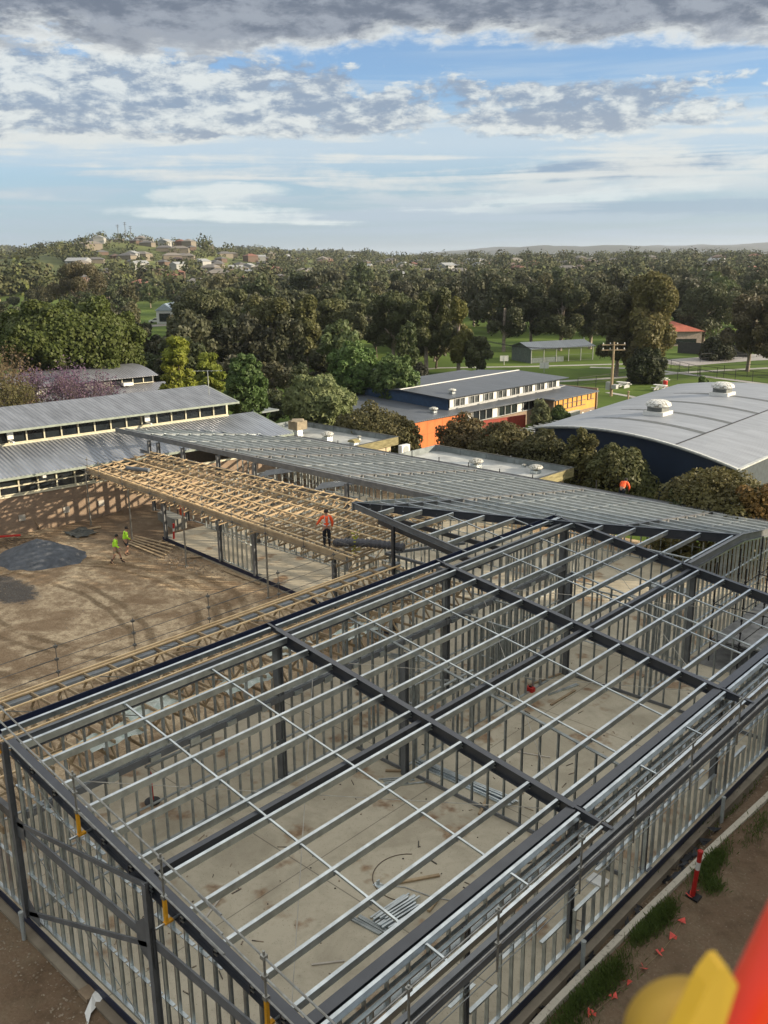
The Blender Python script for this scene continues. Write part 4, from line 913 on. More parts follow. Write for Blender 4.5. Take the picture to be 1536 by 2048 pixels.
# unseen block added right of the picture, sized to keep the foreground in shade
t = thing('school_building', (33, 2, -.5), 'unseen tall block added right of the picture to shade the foreground', 'building')
q = MB(); q.box((SHX0, SHY0, -1), (SHX1, SHY1, SHZ)); q.box((SHX0-.2, SHY0-.2, SHZ), (SHX1+.2, SHY1+.2, SHZ+.3)); q.build('wall', mat('grey render', (.35, .34, .32), .8), t)
for k in range(3):
    for j in range(9):
        z = 1+k*3.6; v = SHY0+2+j*(SHY1-SHY0-3)/9
        q = MB(); q.box((SHX0-.06, v, z), (SHX0-.01, v+2.2, z+1.5)); w_ = q.build('window', DARKG, t)
# ------------------------------------------------------------------ trees
def leaf_mat(name):
    m = bpy.data.materials.new(name); m.use_nodes = True; g = NT(m.node_tree); b = g.n['Principled BSDF']; o = g.n['Material Output']
    pos = g.node('ShaderNodeNewGeometry').outputs['Position']; oi = g.node('ShaderNodeObjectInfo')
    n1 = g.noise(pos, .55, 3, .6); n2 = g.noise(pos, 4.5, 2, .5)
    hs = g.node('ShaderNodeHueSaturation', {'Color': oi.outputs['Color'], 'Saturation': 1.0})
    g.put(hs.inputs['Value'], g.m('ADD', .55, g.m('ADD', g.m('MULTIPLY', n1, .55), g.m('MULTIPLY', n2, .4)))); g.put(hs.inputs['Hue'], g.m('ADD', .478, g.m('MULTIPLY', n1, .045)))
    g.put(b.inputs['Base Color'], hs.outputs[0]); b.inputs['Roughness'].default_value = .55; b.inputs['Specular IOR Level'].default_value = .25
    tr = g.node('ShaderNodeBsdfTranslucent'); g.put(tr.inputs[0], hs.outputs[0]); mx = g.node('ShaderNodeMixShader', {0: .28}); g.l.new(b.outputs[0], mx.inputs[1]); g.l.new(tr.outputs[0], mx.inputs[2]); g.l.new(mx.outputs[0], o.inputs[0])
    return m
HAZE = .00009
LEAF = leaf_mat('foliage')
BARK = mat('dark bark', (.12, .095, .07), .9, 0, .25, 4.)
BARKG = mat('pale gum bark', (.34, .29, .23), .85, 0, .25, 2., (.18, .14, .11))
def leaves(lobes, n, size, rs, asp=1.5, inner=.25, up=.25, droop=0.):
    "leaf quads over the shells of the lobes; returns vertex array"
    L_ = np.array(lobes); c = L_[:, :3]; rad = L_[:, 3]; flat = L_[:, 4]
    pr = rad**2; pr /= pr.sum(); k = rs.choice(len(L_), n, p=pr)
    d_ = rs.normal(size=(n, 3)); d_[:, 2] += up; d_ /= np.linalg.norm(d_, axis=1)[:, None]
    r_ = rad[k]*np.where(rs.random(n) < inner, rs.uniform(.3, .9, n), rs.uniform(.85, 1.08, n))
    off = d_*r_[:, None]; off[:, 2] *= flat[k]; p = c[k]+off; p[:, 2] -= droop*rs.random(n)**2
    keep = np.ones(n, bool)
    for j in range(len(L_)):
        q = (p-c[j])/rad[j]; q[:, 2] /= flat[j]; keep &= ~((np.einsum('ij,ij->i', q, q) < .42) & (k != j))
    p = p[keep]; d_ = d_[keep]; n = len(p)
    nr = d_*.9+rs.normal(size=(n, 3))*.55; nr /= np.linalg.norm(nr, axis=1)[:, None]
    t = rs.normal(size=(n, 3)); t -= nr*np.einsum('ij,ij->i', t, nr)[:, None]; t /= np.linalg.norm(t, axis=1)[:, None]; b_ = np.cross(nr, t)
    s = (size*rs.uniform(.6, 1.4, n))[:, None]; t *= s*asp/2; b_ *= s/2
    return np.stack([p-t-b_*.3, p-t*.1-b_, p+t, p-t*.1+b_], 1).reshape(-1, 3)
def leaf_mesh(name, V): return quads(name, V, np.arange(len(V)).reshape(-1, 4), LEAF)
def lobes_for(kind, w_, h, rs):
    "crown lobes for a tree of crown width w_ and height h, foot at the origin"
    L_ = []; a = w_/2
    if kind == 'round':
        z0 = .30*h if h > 6 else .2*h; cz = (z0+h)/2; rz_ = (h-z0)/2
        for i in range(110):
            d_ = rs.normal(size=3); d_ /= np.linalg.norm(d_); f = rs.uniform(.62, .9); r_ = rs.uniform(.10, .2)*min(a, rz_*1.4); L_.append((d_[0]*a*f, d_[1]*a*f, cz+d_[2]*rz_*f, r_, .85))
        L_.append((0, 0, cz, a*.78, rz_/a))
    elif kind == 'gum':
        for i in range(26):
            t = rs.uniform(.30, .95); wr = a*(.45+.75*math.sin(math.pi*min(1, (t-.18)/.9)))*rs.uniform(.25, .85); an = rs.uniform(0, 6.28)
            L_.append((math.cos(an)*wr, math.sin(an)*wr, h*t, rs.uniform(.13, .25)*a*1.25+.2, rs.uniform(.7, 1.15)))
        L_.append((0, 0, h*.88, a*.34, 1.))
    elif kind == 'tallgum':
        for i in range(34):
            t = rs.uniform(.22, .96); wr = a*(1-.55*abs(t-.55)/.45)*rs.uniform(.1, .72); an = rs.uniform(0, 6.28)
            L_.append((math.cos(an)*wr, math.sin(an)*wr, h*t, rs.uniform(.2, .34)*a, rs.uniform(.9, 1.4)))
    elif kind == 'tier':
        for i in range(70):
            t = rs.uniform(.12, .97); wr = a*(1-t**2.2)**.6*rs.uniform(.35, .86); an = rs.uniform(0, 6.28); L_.append((math.cos(an)*wr, math.sin(an)*wr, h*t, a*rs.uniform(.16, .27), .62))
        L_.append((0, 0, h*.45, a*.6, 1.))
    elif kind == 'bush':
        for i in range(80):
            d_ = rs.normal(size=3); d_[2] = abs(d_[2]) if rs.random() < .8 else -.3; d_ /= np.linalg.norm(d_); f = rs.uniform(.5, .84); L_.append((d_[0]*a*f, d_[1]*a*f, h*.30+d_[2]*h*.60*f, rs.uniform(.12, .24)*a, .95))
        r0 = min(a*.74, h*.9); L_.append((0, 0, h*.40, r0, max(.5, min(1.6, h*.44/r0))))
    return L_
def trunk_mb(kind, w_, h, lobes, rs, base=(0, 0, 0), frac=.7, nl=9):
    q = MB(); r0 = .022*h+.05*(kind == 'round')+.03; b_ = Vector(base); sp = .42*h if kind in ('round', 'bush') else .62*h
    lean = Vector((rs.uniform(-.03, .03)*h, rs.uniform(-.03, .03)*h, 0)); top = b_+lean+zz*sp
    q.tube([b_-zz*.5, b_+zz*.1, b_+lean*.5+zz*sp*.5, top], [r0*1.5, r0*1.15, r0*.85, r0*.6], 7)
    idx = rs.permutation(len(lobes))[:nl]
    for i in idx:
        l = lobes[i]; e_ = b_+Vector(l[:3]); s0 = rs.uniform(.35, 1.); st = b_+lean*s0+zz*sp*s0
        if e_.z < st.z+.05*h: st = b_+lean*.4+zz*max(.1*h, min(sp*.6, e_.z-b_.z-.15*h))
        mid = st.lerp(e_, .5)+zz*.06*h*rs.uniform(.2, 1); q.tube([st, mid, e_], [r0*.45, r0*.3, r0*.1], 5)
    return q
CAT = {'round': 'tree', 'gum': 'tree', 'tallgum': 'tree', 'tier': 'tree', 'bush': 'shrub'}
G_OLIVE, G_DARK, G_LIME, G_MID, G_SAGE, G_BROWN = (.085, .085, .035, 1), (.05, .075, .025, 1), (.17, .21, .035, 1), (.07, .13, .03, 1), (.15, .175, .07, 1), (.105, .082, .035, 1)
tc = 0
def tree(kind, px, D, top, wpx, label, colr, leaf=.34, n=9000, name=None, z0=None, bark=None, inner=.25, asp=1.5, droop=0., group=None, cat=None):
    global tc; tc += 1; rs = np.random.default_rng(100+tc); p = WD(px, 1000, D); g_ = gz(p.x, p.y) if z0 is None else z0
    zt_ = WD(px, top, D).z; h = zt_-g_; w_ = wpx/FPX*D*.985
    lo = lobes_for(kind, w_, h, rs); sc = h/(max(l[2]+l[3]*l[4] for l in lo)); lo = [(a, b_, c*sc, r_, f_) for a, b_, c, r_, f_ in lo]
    t = thing(name or {'bush': 'shrub', 'gum': 'gum_tree', 'tallgum': 'gum_tree'}.get(kind, 'broadleaf_tree'), (p.x, p.y, g_), label, cat or CAT[kind], group)
    tr = trunk_mb(kind, w_, h, lo, rs).build('trunk', bark or (BARKG if 'gum' in kind else BARK), None, smooth=True); tr.parent = t
    if kind in ('gum', 'tallgum'): colr = (colr[0]*1.16, colr[1]*1.2, colr[2]*1.15, 1)
    cr = link(leaf_mesh('crown', leaves(lo, n, leaf, rs, asp, inner, droop=droop)), 'crown', t); cr.color = colr
    return t
# near the school blocks
tree('round', 168, 108, 592, 310, 'huge dark broadleaf tree filling the left behind the jacarandas', (.075, .095, .022, 1), .27, 80000)
tree('round', 262, 112, 640, 120, 'dark lower tree joining the right side of the huge left tree', (.07, .09, .022, 1), .34, 12000)
tree('tier', 375, 92, 673, 105, 'bright yellow-green layered tree right of the huge dark one', (.20, .22, .03, 1), .22, 13000, name='conifer', asp=2.2)
tree('tier', 436, 86, 706, 90, 'yellow-green layered tree beside the round dark-green tree, the lower right of the bright pair', (.17, .20, .032, 1), .20, 13000, name='conifer', asp=2.2)
tree('round', 504, 78, 708, 92, 'fresh mid-green rounded tree behind the left roof end', (.075, .12, .035, 1), .22, 14000)
tree('round', 640, 82, 750, 150, 'pale feathery olive-green dome-shaped tree behind the farther flat roof', (.18, .21, .09, 1), .20, 32000, asp=2.4)
tree('round', 712, 98, 683, 105, 'bright green maple-like tree left of the slate roof', (.10, .16, .045, 1), .30, 13000)
tree('round', 792, 96, 706, 95, 'soft mid-green tree between the maple-like tree and the satellite dish', (.10, .15, .05, 1), .26, 11000, droop=.6)
tree('bush', 745, 76, 800, 192, 'brownish olive shrub left of the orange wall', (.095, .088, .035, 1), .16, 22000)
tree('bush', 808, 76, 832, 89, 'small brownish shrub against the left edge of the orange wall', (.085, .078, .03, 1), .15, 9000)
tree('bush', 925, 72, 822, 140, 'open leafy brown-green tree in front of the orange wall', G_BROWN, .16, 13000, inner=.5)
tree('bush', 1005, 69, 838, 166, 'dense olive shrub tree left of the arched hall gable', (.095, .085, .035, 1), .15, 18000)
tree('bush', 1085, 66, 856, 153, 'dark olive shrub tree in front of the left half of the navy gable', (.08, .078, .032, 1), .14, 16000)
tree('bush', 1160, 63, 852, 96, 'tall narrow olive shrub overlapping the navy gable', (.115, .11, .04, 1), .14, 11000)
tree('bush', 1238, 61, 885, 160, 'round olive bush in front of the navy gable, behind the stooping worker', (.10, .105, .04, 1), .14, 22000)
tree('bush', 1440, 52, 926, 320, 'broad olive shrub at the right below the arched roof corner', (.115, .105, .04, 1), .14, 34000)
tree('bush', 1352, 51, 980, 102, 'low grey-green shrub on the left flank of the broad right-hand shrub', (.10, .12, .055, 1), .12, 9000)
tree('bush', 1530, 50, 960, 153, 'bronze-leaved shrub at the right edge of the picture', (.19, .12, .04, 1), .13, 11000)
tree('bush', 1112, 92, 808, 52, 'clipped green bush beside the mustard wall', (.07, .10, .03, 1), .18, 5000)
tree('bush', 1075, 90, 796, 50, 'grassy grey plant in the pale planter', (.14, .15, .07, 1), .18, 3500)
tree('bush', 1348, 108, 768, 55, 'fresh green bush behind the arched roof, the left of two', (.075, .12, .03, 1), .24, 5000)
tree('bush', 1392, 108, 752, 50, 'fresh green bush behind the arched roof, the right of two', (.08, .125, .03, 1), .24, 5000)
# bare and flowering trees on the left
def twiggy(px, D, top, wpx, label, colr, n, leaf, bark, cat='tree', name='jacaranda'):
    global tc; tc += 1; rs = np.random.default_rng(300+tc); p = WD(px, 1000, D); g_ = -1.; h = WD(px, top, D).z-g_; a = wpx/FPX*D/2
    t = thing(name, (p.x, p.y, g_), label, cat); q = MB(); tips = []
    def br(s, d_, ln, r_, k):
        e_ = s+d_*ln; q.tube([s, s.lerp(e_, .5)+Vector(rs.normal(size=3))*ln*.05, e_], [r_, r_*.8, r_*.55], 5); tips.append(e_)
        if k: 
            for _ in range(3): br(e_, (d_+Vector(rs.normal(size=3))*.42+zz*.12).normalized(), ln*rs.uniform(.6, .82), r_*.55, k-1)
    for i in range(5): an = i*1.257+rs.uniform(0, .6); br(Vector((0, 0, h*.12)), Vector((math.cos(an)*.62*a/h*1.6, math.sin(an)*.62*a/h*1.6, .8)).normalized(), h*.30, .085, 4)
    q.tube([(0, 0, -.4), (0, 0, h*.12+.1)], [.2, .15], 7)
    q.build('trunk', bark, None).parent = t; T = np.array([tuple(x) for x in tips]); T = T[T[:, 2] > h*.45]
    k = rs.choice(len(T), n); P_ = T[k]+rs.normal(size=(n, 3))*.32; s_ = leaf*rs.uniform(.5, 1.3, (n, 1)); t1 = rs.normal(size=(n, 3)); t1 /= np.linalg.norm(t1, axis=1)[:, None]; t2_ = np.cross(t1, rs.normal(size=(n, 3))); t2_ /= np.linalg.norm(t2_, axis=1)[:, None]
    V = np.stack([P_-t1*s_, P_-t2_*s_*.6, P_+t1*s_, P_+t2_*s_*.6], 1).reshape(-1, 3)
    c = link(leaf_mesh('crown', V), 'crown', t); c.color = colr
TWIG = mat('thin grey twigs', (.15, .12, .095), .9)
twiggy(118, 90, 728, 120, 'purple flowering jacaranda behind the grey flue, highest of the purple trees', (.15, .095, .15, 1), 4200, .10, TWIG)
twiggy(120, 86, 762, 130, 'sparse mauve flowering tree over the left roof ridge', (.13, .09, .12, 1), 2000, .10, TWIG)
twiggy(205, 86, 748, 120, 'mauve flowering tree in front of the curved roof block', (.14, .09, .13, 1), 2600, .10, TWIG)
twiggy(18, 88, 706, 110, 'almost bare brownish tree at the left edge', (.13, .095, .05, 1), 2600, .12, TWIG, name='bare_tree')
twiggy(30, 84, 760, 110, 'low bare olive scrub tree at the left edge behind the roof', (.10, .09, .035, 1), 7000, .10, TWIG, name='bare_tree')
tree('round', 8, 98, 640, 60, 'pale willow-like tree cut by the left edge', (.12, .15, .05, 1), .26, 7000, droop=1.5)
# gums of the park
for a in (
 ('gum', 412, 150, 577, 130, 'tall grey-green gum tree left of centre with pale branches', (.082, .085, .04, 1), 16000),
 ('gum', 478, 156, 575, 90, 'gum tree right behind the pale-branched gum', (.085, .09, .042, 1), 10000),
 ('gum', 560, 143, 590, 110, 'olive gum tree left of centre, left of the double gum', (.09, .088, .034, 1), 13000),
 ('tallgum', 622, 141, 590, 75, 'tall gum tree with a forked dark trunk left of centre', (.10, .098, .036, 1), 11000),
 ('gum', 672, 150, 598, 80, 'leafy gum between the forked gum and the gum pair in the middle', (.095, .098, .042, 1), 9000),
 ('gum', 716, 158, 600, 60, 'grey gum tree behind the bright green maple-like tree', (.085, .09, .045, 1), 7000),
 ('gum', 790, 145, 580, 90, 'dark gum tree at the middle, left of the broad dark gum', (.065, .072, .03, 1), 10000),
 ('gum', 852, 142, 575, 95, 'broad dark gum tree in the centre', (.07, .075, .03, 1), 12000),
 ('tallgum', 914, 140, 592, 60, 'narrow olive gum standing alone right of centre', (.12, .115, .035, 1), 10000),
 ('gum', 950, 140, 672, 48, 'small dark gum beside the narrow lone gum', (.07, .075, .032, 1), 4500),
 ('gum', 1000, 178, 562, 90, 'dark gum behind the lawn, left end of the row', (.06, .065, .032, 1), 9000),
 ('gum', 1052, 186, 566, 70, 'dark gum behind the lawn, second in the row from the left', (.055, .06, .03, 1), 7000),
 ('gum', 1108, 180, 556, 100, 'wide dark gum behind the cricket shed', (.062, .065, .03, 1), 10000),
 ('gum', 1165, 184, 560, 90, 'dark gum right of the cricket shed', (.06, .062, .032, 1), 8000),
 ('tallgum', 1270, 138, 545, 150, 'largest gum tree, lit golden on its right side, by the power pole', (.125, .108, .042, 1), 24000),
 ('gum', 1218, 141, 585, 100, 'shaded gum leaning against the largest gum on its left', (.075, .07, .032, 1), 11000),
 ('bush', 1275, 134, 690, 85, 'low dark leafy growth round the foot of the largest gum', (.045, .055, .022, 1), 6000),
 ('gum', 1380, 200, 565, 110, 'hazy gum behind the terracotta-roofed house', (.075, .08, .04, 1), 9000),
 ('bush', 1408, 168, 668, 75, 'dark rounded shrub right of the terracotta-roofed house', (.05, .055, .028, 1), 5000),
 ('gum', 1470, 152, 590, 110, 'brownish gum near the right edge above the car park', (.09, .075, .042, 1), 12000),
 ('gum', 1530, 148, 585, 100, 'gum tree cut by the right edge', (.10, .082, .04, 1), 11000),
 ('gum', 200, 250, 520, 90, 'tall brown gum with bare pale limbs on the left skyline slope', (.085, .072, .04, 1), 7000),
 ('gum', 665, 140, 690, 60, 'reddish-brown small tree below the central gums', (.12, .085, .045, 1), 4500)):
    tree(a[0], a[1], a[2], a[3], a[4], a[5], a[6], .29, int(a[7]*1.7), asp=1.7, inner=.3, droop=.5)
for i, (x, y, w_) in enumerate(((760, 738, 40), (800, 733, 45), (838, 732, 40), (700, 744, 45), (585, 752, 60), (640, 750, 50))):
    tree('bush', x, 132, y-8, w_, 'low dark garden bush in the bed along the far path', (.05, .052, .035, 1), .3, 1500, group='bushes of the far garden bed')
# belts farther off: shared meshes, one object each
def proto(kind, w_, h, n, leaf, seed):
    rs = np.random.default_rng(seed); lo = lobes_for(kind, w_, h, rs); sc = h/(max(l[2]+l[3]*l[4] for l in lo)); lo = [(a, b_, c*sc, r_, f_) for a, b_, c, r_, f_ in lo]
    q = trunk_mb(kind, w_, h, lo, rs); return q.mesh('trunk', BARK if kind == 'round' else BARKG), leaf_mesh('crown', leaves(lo, n, leaf, rs, 1.6, .2))
PR = [proto('gum', 11, 14, 2600, .62, 1), proto('gum', 9, 13, 2400, .6, 2), proto('tallgum', 9, 15, 2600, .6, 3), proto('round', 11, 10, 2400, .62, 4), proto('round', 9, 9, 2200, .6, 5), proto('gum', 13, 13, 2600, .62, 6)]
COLS = [(.062, .066, .034, 1), (.07, .072, .038, 1), (.05, .06, .026, 1), (.085, .08, .04, 1), (.075, .095, .036, 1), (.058, .058, .034, 1)]
def far_tree(x, y, s, k, c, label, group, name='tree'):
    g_ = gz(x, y); t = thing(name, (x, y, g_), label, 'tree', group, rz=random.uniform(0, 6.28)); t.scale = (s, s, s*random.uniform(.85, 1.15))
    a = bpy.data.objects.new('trunk', PR[k][0]); b_ = bpy.data.objects.new('crown', PR[k][1])
    for o in (a, b_): COL.objects.link(o); o.parent = t
    v = random.uniform(.95, 1.75); v *= .84; b_.color = (c[0]*v, c[1]*v*1.02, c[2]*v*1.02, 1)
random.seed(21)
def polar(px, D): t = math.atan((px-768)/(FPX*1.0))*1.0; q = f2*math.cos(t)+r2*math.sin(t); return CU+q.x*D, CV+q.y*D
cleared = [(285, 370, 0, 262), (-60, 170, 0, 0), (300, 372, 240, 330)]
def clear(px, D):
    if 280 < px < 372 and D < 335: return True
    return False
# the near belt: rows across the valley floor
rows = [(160, 22, 9), (176, 24, 9), (190, 28, 0), (212, 30, 1), (240, 32, 2), (275, 34, 0), (315, 36, 1), (360, 38, 2)]
for D0, cnt, sh in rows:
    for i in range(cnt):
        px = -60+(1660/cnt)*(i+random.uniform(.1, .9)); D = D0+random.uniform(-10, 12)
        if clear(px, D): continue
        if D0 < 215 and (px < 380 or (930 < px)): D += 0 if px < 380 else 8
        if D0 < 200 and 905 < px: continue
        if D0 < 185 and px < 280: continue
        if 1330 < px < 1420 and D < 215: continue
        x, y = polar(px, D); s = random.uniform(.72, 1.02)*(1.0 if D0 > 200 else .92)
        if px < 400: s *= .82
        if px < 185: s *= .78
        far_tree(x, y, s, random.randrange(6), random.choice(COLS), 'dark gum or garden tree standing in the belt across the valley floor', 'trees of the valley belt')

for (px, D, s_) in ((385, 128, .7), (400, 140, .8), (450, 135, .7), (500, 130, .65), (535, 138, .7), (585, 128, .6), (650, 134, .55), (690, 128, .6), (820, 132, .55), (875, 150, .6), (372, 118, .6), (470, 118, .5), (545, 112, .45), (338, 150, .4), (345, 128, .5), (300, 135, .5), (320, 128, .42), (358, 140, .55), (290, 150, .6), (305, 170, .5), (530, 100, .42), (548, 96, .3), (575, 118, .5), (605, 110, .4)):
    x, y = polar(px, D); far_tree(x, y, s_, random.randrange(6), random.choice(COLS), 'dark tree crowded in the belt just beyond the school roofs', 'trees beyond the school roofs')
# the hillsides: houses one by one, the trees between them as one mass
WALLM = [mat('render cream', (.22, .19, .145), .8), mat('brick brown', (.14, .095, .07), .85), mat('brick orange', (.20, .115, .075), .85), mat('white weatherboard', (.36, .36, .34), .7)]
ROOFM = [mat('grey tiles', (.13, .125, .12), .75), mat('terracotta tiles', (.22, .095, .065), .75), mat('pale iron roof', (.30, .31, .31), .5), mat('brown tiles', (.13, .09, .07), .8), mat('light tiles', (.20, .18, .155), .7)]
GL2_ = mat('far window', (.03, .035, .04), .2)
def house_proto(L0, W0, H0, wm, rm, hip=True):
    q = MB(); q.box((-L0/2, -W0/2, -1.5), (L0/2, W0/2, H0)); w_ = q.mesh('wall', wm)
    q = MB(); e_ = .5; a, b_ = L0/2+e_, W0/2+e_; rl = (L0/2-W0/2+.2) if hip else a; hh = H0+W0*.24
    q.add([(-a, -b_, H0-.02), (a, -b_, H0-.02), (a, b_, H0-.02), (-a, b_, H0-.02), (-rl, 0, hh), (rl, 0, hh)], [(0, 1, 5, 4), (2, 3, 4, 5), (1, 2, 5), (3, 0, 4), (3, 2, 1, 0)]); r_ = q.mesh('roof', rm)
    wn = []
    for s in (-1, 1):
        for k in range(3):
            q = MB(); x = -L0/2+L0*(k+.5)/3; q.box((x-.9, s*(W0/2+.02)-.02, H0-2.1), (x+.9, s*(W0/2+.02)+.02, H0-.7)); wn.append(q.mesh('window', GL2_))
    return w_, r_, wn
HP = [house_proto(15, 9, 3.2, WALLM[0], ROOFM[0]), house_proto(13, 9, 5.6, WALLM[1], ROOFM[1]), house_proto(16, 10, 5.4, WALLM[3], ROOFM[2], False), house_proto(14, 9, 3.2, WALLM[2], ROOFM[3]), house_proto(17, 10, 5.8, WALLM[0], ROOFM[4]), house_proto(13, 9, 3.2, WALLM[1], ROOFM[0])]
def house(x, y, k, rzv, s, label, group=None, win=True, name='house'):
    t = thing(name, (x, y, gz(x, y)), label, 'house', group, rz=rzv); t.scale = (s, s, s)
    for n_, me in (('wall', HP[k][0]), ('roof', HP[k][1])): o = bpy.data.objects.new(n_, me); COL.objects.link(o); o.parent = t
    if win:
        for me in HP[k][2]: o = bpy.data.objects.new('window', me); COL.objects.link(o); o.parent = t
HL = ['house among trees on the far suburban slopes']
hs = []; random.seed(5)
def try_house(px, D):
    x, y = polar(px, D)
    if any((x-a)**2+(y-b_)**2 < 16**2 for a, b_ in hs): return
    hs.append((x, y)); house(x, y, random.choice([0, 0, 0, 1, 2, 3, 3, 4, 4, 5, 5]), random.uniform(0, 3.14), random.uniform(.58, .85), HL[0], 'houses on the far slopes', win=D < 620)
for i in range(170): try_house(random.uniform(180, 540), random.uniform(540, 860))
for i in range(190): try_house(random.uniform(540, 1600), random.uniform(560, 1080))
for i in range(22): try_house(random.uniform(-40, 700), random.uniform(430, 560))
for (px, D, k) in ((322, 820, 2), (355, 815, 2), (385, 820, 1), (310, 835, 4), (400, 800, 4), (230, 800, 2), (290, 700, 2), (365, 520, 1), (300, 455, 1), (398, 690, 4), (455, 720, 0), (500, 700, 0), (600, 860, 0)):
    x, y = polar(px, D); hs.append((x, y)); house(x, y, k, 2.3+random.uniform(-.2, .2), .8, HL[0], 'houses on the far slopes', win=D < 620)
# tree mass over the slopes
rs = np.random.default_rng(77); VV = []; H_ = np.array(hs)
N = 5000; pxs = rs.uniform(-140, 1680, N); Ds = 395+(1500-395)*rs.random(N)**1.25
tq = np.arctan((pxs-768)/FPX); xs_ = CU+Ds*(np.cos(tq)*f2.x+np.sin(tq)*r2.x); ys_ = CV+Ds*(np.cos(tq)*f2.y+np.sin(tq)*r2.y); zs_ = ground(xs_, ys_)
for x, y, z, px, D in zip(xs_, ys_, zs_, pxs, Ds):
    if np.min((H_[:, 0]-x)**2+(H_[:, 1]-y)**2) < 64 and rs.random() < .9: continue
    # the bare grassy hill on the left
    if px < 172-(D-560)*.25 and 455 < D < 760: continue
    cx_, cy_ = CU-x, CV-y; q_ = math.hypot(cx_, cy_); fr = (H_-[x, y])@np.array([cx_/q_, cy_/q_]); sd_ = np.abs((H_-[x, y])@np.array([-cy_/q_, cx_/q_]))
    infront = np.any((fr < 0) & (fr > -44) & (sd_ < 9)); s = (rs.uniform(.5, 1.15) if rs.random() < .9 else rs.uniform(1.15, 1.6))*(.36 if infront and rs.random() < .9 else 1)
    h = 7.8*s; a = 4.3*s*rs.uniform(.8, 1.3); k = int(np.clip(62000/D, 50, 130)*max(.5, min(1.6, s*s))); d_ = rs.normal(size=(k, 3)); d_ /= np.linalg.norm(d_, axis=1)[:, None]; f = rs.uniform(.75, 1.05, k)
    bl = 1+.25*np.sin(d_[:, 0]*5+x)*np.sin(d_[:, 1]*5+y)*1.2
    p = np.stack([x+d_[:, 0]*a*f*bl, y+d_[:, 1]*a*f*bl, z+h*.52+d_[:, 2]*h*.50*f*bl], 1)
    nr = d_+rs.normal(size=(k, 3))*.4; nr /= np.linalg.norm(nr, axis=1)[:, None]; t1 = np.cross(nr, rs.normal(size=(k, 3))); t1 /= np.linalg.norm(t1, axis=1)[:, None]; t2_ = np.cross(nr, t1); z_ = (.72*rs.uniform(.6, 1.3, k)*max(.6, s**.5))[:, None]
    VV.append(np.stack([p-t1*z_, p-t2_*z_, p+t1*z_, p+t2_*z_], 1).reshape(-1, 3))
def mass_mat():
    m = bpy.data.materials.new('hillside foliage'); m.use_nodes = True; g = NT(m.node_tree); b = g.n['Principled BSDF']
    pos = g.node('ShaderNodeNewGeometry').outputs['Position']; n1 = g.noise(pos, .09, 2, .6); n2 = g.noise(pos, .5, 3, .6); n3 = g.noise(g.vm('ADD', pos, (91, 17, 0)), .13, 2, .5)
    c = g.mix(g.ss(n1, .35, .65), (.056, .068, .031), (.10, .10, .045)); c = g.mix(g.ss(n3, .58, .68, 0, .8), c, (.13, .15, .042)); c = g.mix(g.ss(n3, .40, .32, 0, .7), c, (.085, .065, .04)); c = g.mix(g.ss(n2, .4, .7, 0, .4), c, (.05, .062, .03))
    g.put(b.inputs['Base Color'], c); b.inputs['Roughness'].default_value = .8; b.inputs['Specular IOR Level'].default_value = .15; return m
V = np.concatenate(VV); link(quads('hillside_trees', V, np.arange(len(V)).reshape(-1, 4), mass_mat()), 'hillside_trees', kind='stuff', label='unbroken mass of small trees between the far houses', cat='trees')
# wooded ridge far beyond on the left and blue ranges on the horizon
Vr = []
for i in range(5200):
    px = rs.uniform(-120, 760); D = rs.uniform(2250, 2700); t_ = math.atan((px-768)/FPX); x = CU+D*(math.cos(t_)*f2.x+math.sin(t_)*r2.x); y = CV+D*(math.cos(t_)*f2.y+math.sin(t_)*r2.y); z = gz(x, y); s = rs.uniform(7, 13)
    d_ = rs.normal(size=(7, 3)); p = np.array([x, y, z+s*.6])+d_*s*.35; t1 = rs.normal(size=(7, 3)); t1 /= np.linalg.norm(t1, axis=1)[:, None]; t2_ = np.cross(t1, d_); t2_ /= np.linalg.norm(t2_, axis=1)[:, None]; Vr.append(np.stack([p-t1*s*.5, p-t2_*s*.4, p+t1*s*.5, p+t2_*s*.4], 1).reshape(-1, 3))
V = np.concatenate(Vr); link(quads('ridge_wood', V, np.arange(len(V)).reshape(-1, 4), mass_mat()), 'ridge_wood', kind='stuff', label='far dark wooded ridge on the left horizon', cat='woodland')
for k, (D, hh, c) in enumerate(((4800, 66, (.05, .06, .05)), (6200, 95, (.05, .06, .06)))):
    t_ = np.linspace(-.7, .6, 240); dp = np.linspace(-1, 1, 9); T_, P_ = np.meshgrid(t_, dp, indexing='ij'); Dd = D+P_*D*.12
    Z = (hh*(.85+1.5*fbm(T_*9+k*7, T_*0+k, 5, k+20)))*(1-P_**2)*np.clip((T_+.45)/.6, .25, 1)-5
    link(grid_mesh('distant_hills', CU+Dd*(np.cos(T_)*f2.x+np.sin(T_)*r2.x), CV+Dd*(np.cos(T_)*f2.y+np.sin(T_)*r2.y), Z, mat('distant hill %d' % k, c, .9)), 'distant_hills', kind='structure')
for i, (px, hgt) in enumerate(((266, 12), (280, 14), (290, 11))):
    x, y = polar(px, 835); z = gz(x, y)+6; t = thing('radio_mast', (x, y, z-6), ['left', 'middle and tallest', 'right'][i]+' thin radio mast on the hilltop', 'mast')
    q = MB(); q.bar((x, y, z-6), (x, y, z+hgt-3), .35, .35); q.build('pole', mat('far mast grey', (.12, .13, .14)), t); q = MB()
    for k in (0, 1): q.bar((x-1.4*r2.x, y-1.4*r2.y, z+hgt-5+k*1.4), (x+1.4*r2.x, y+1.4*r2.y, z+hgt-5+k*1.4), .25, .25)
    q.build('aerial_arm', mat('far mast grey', (1, 1, 1)), t)
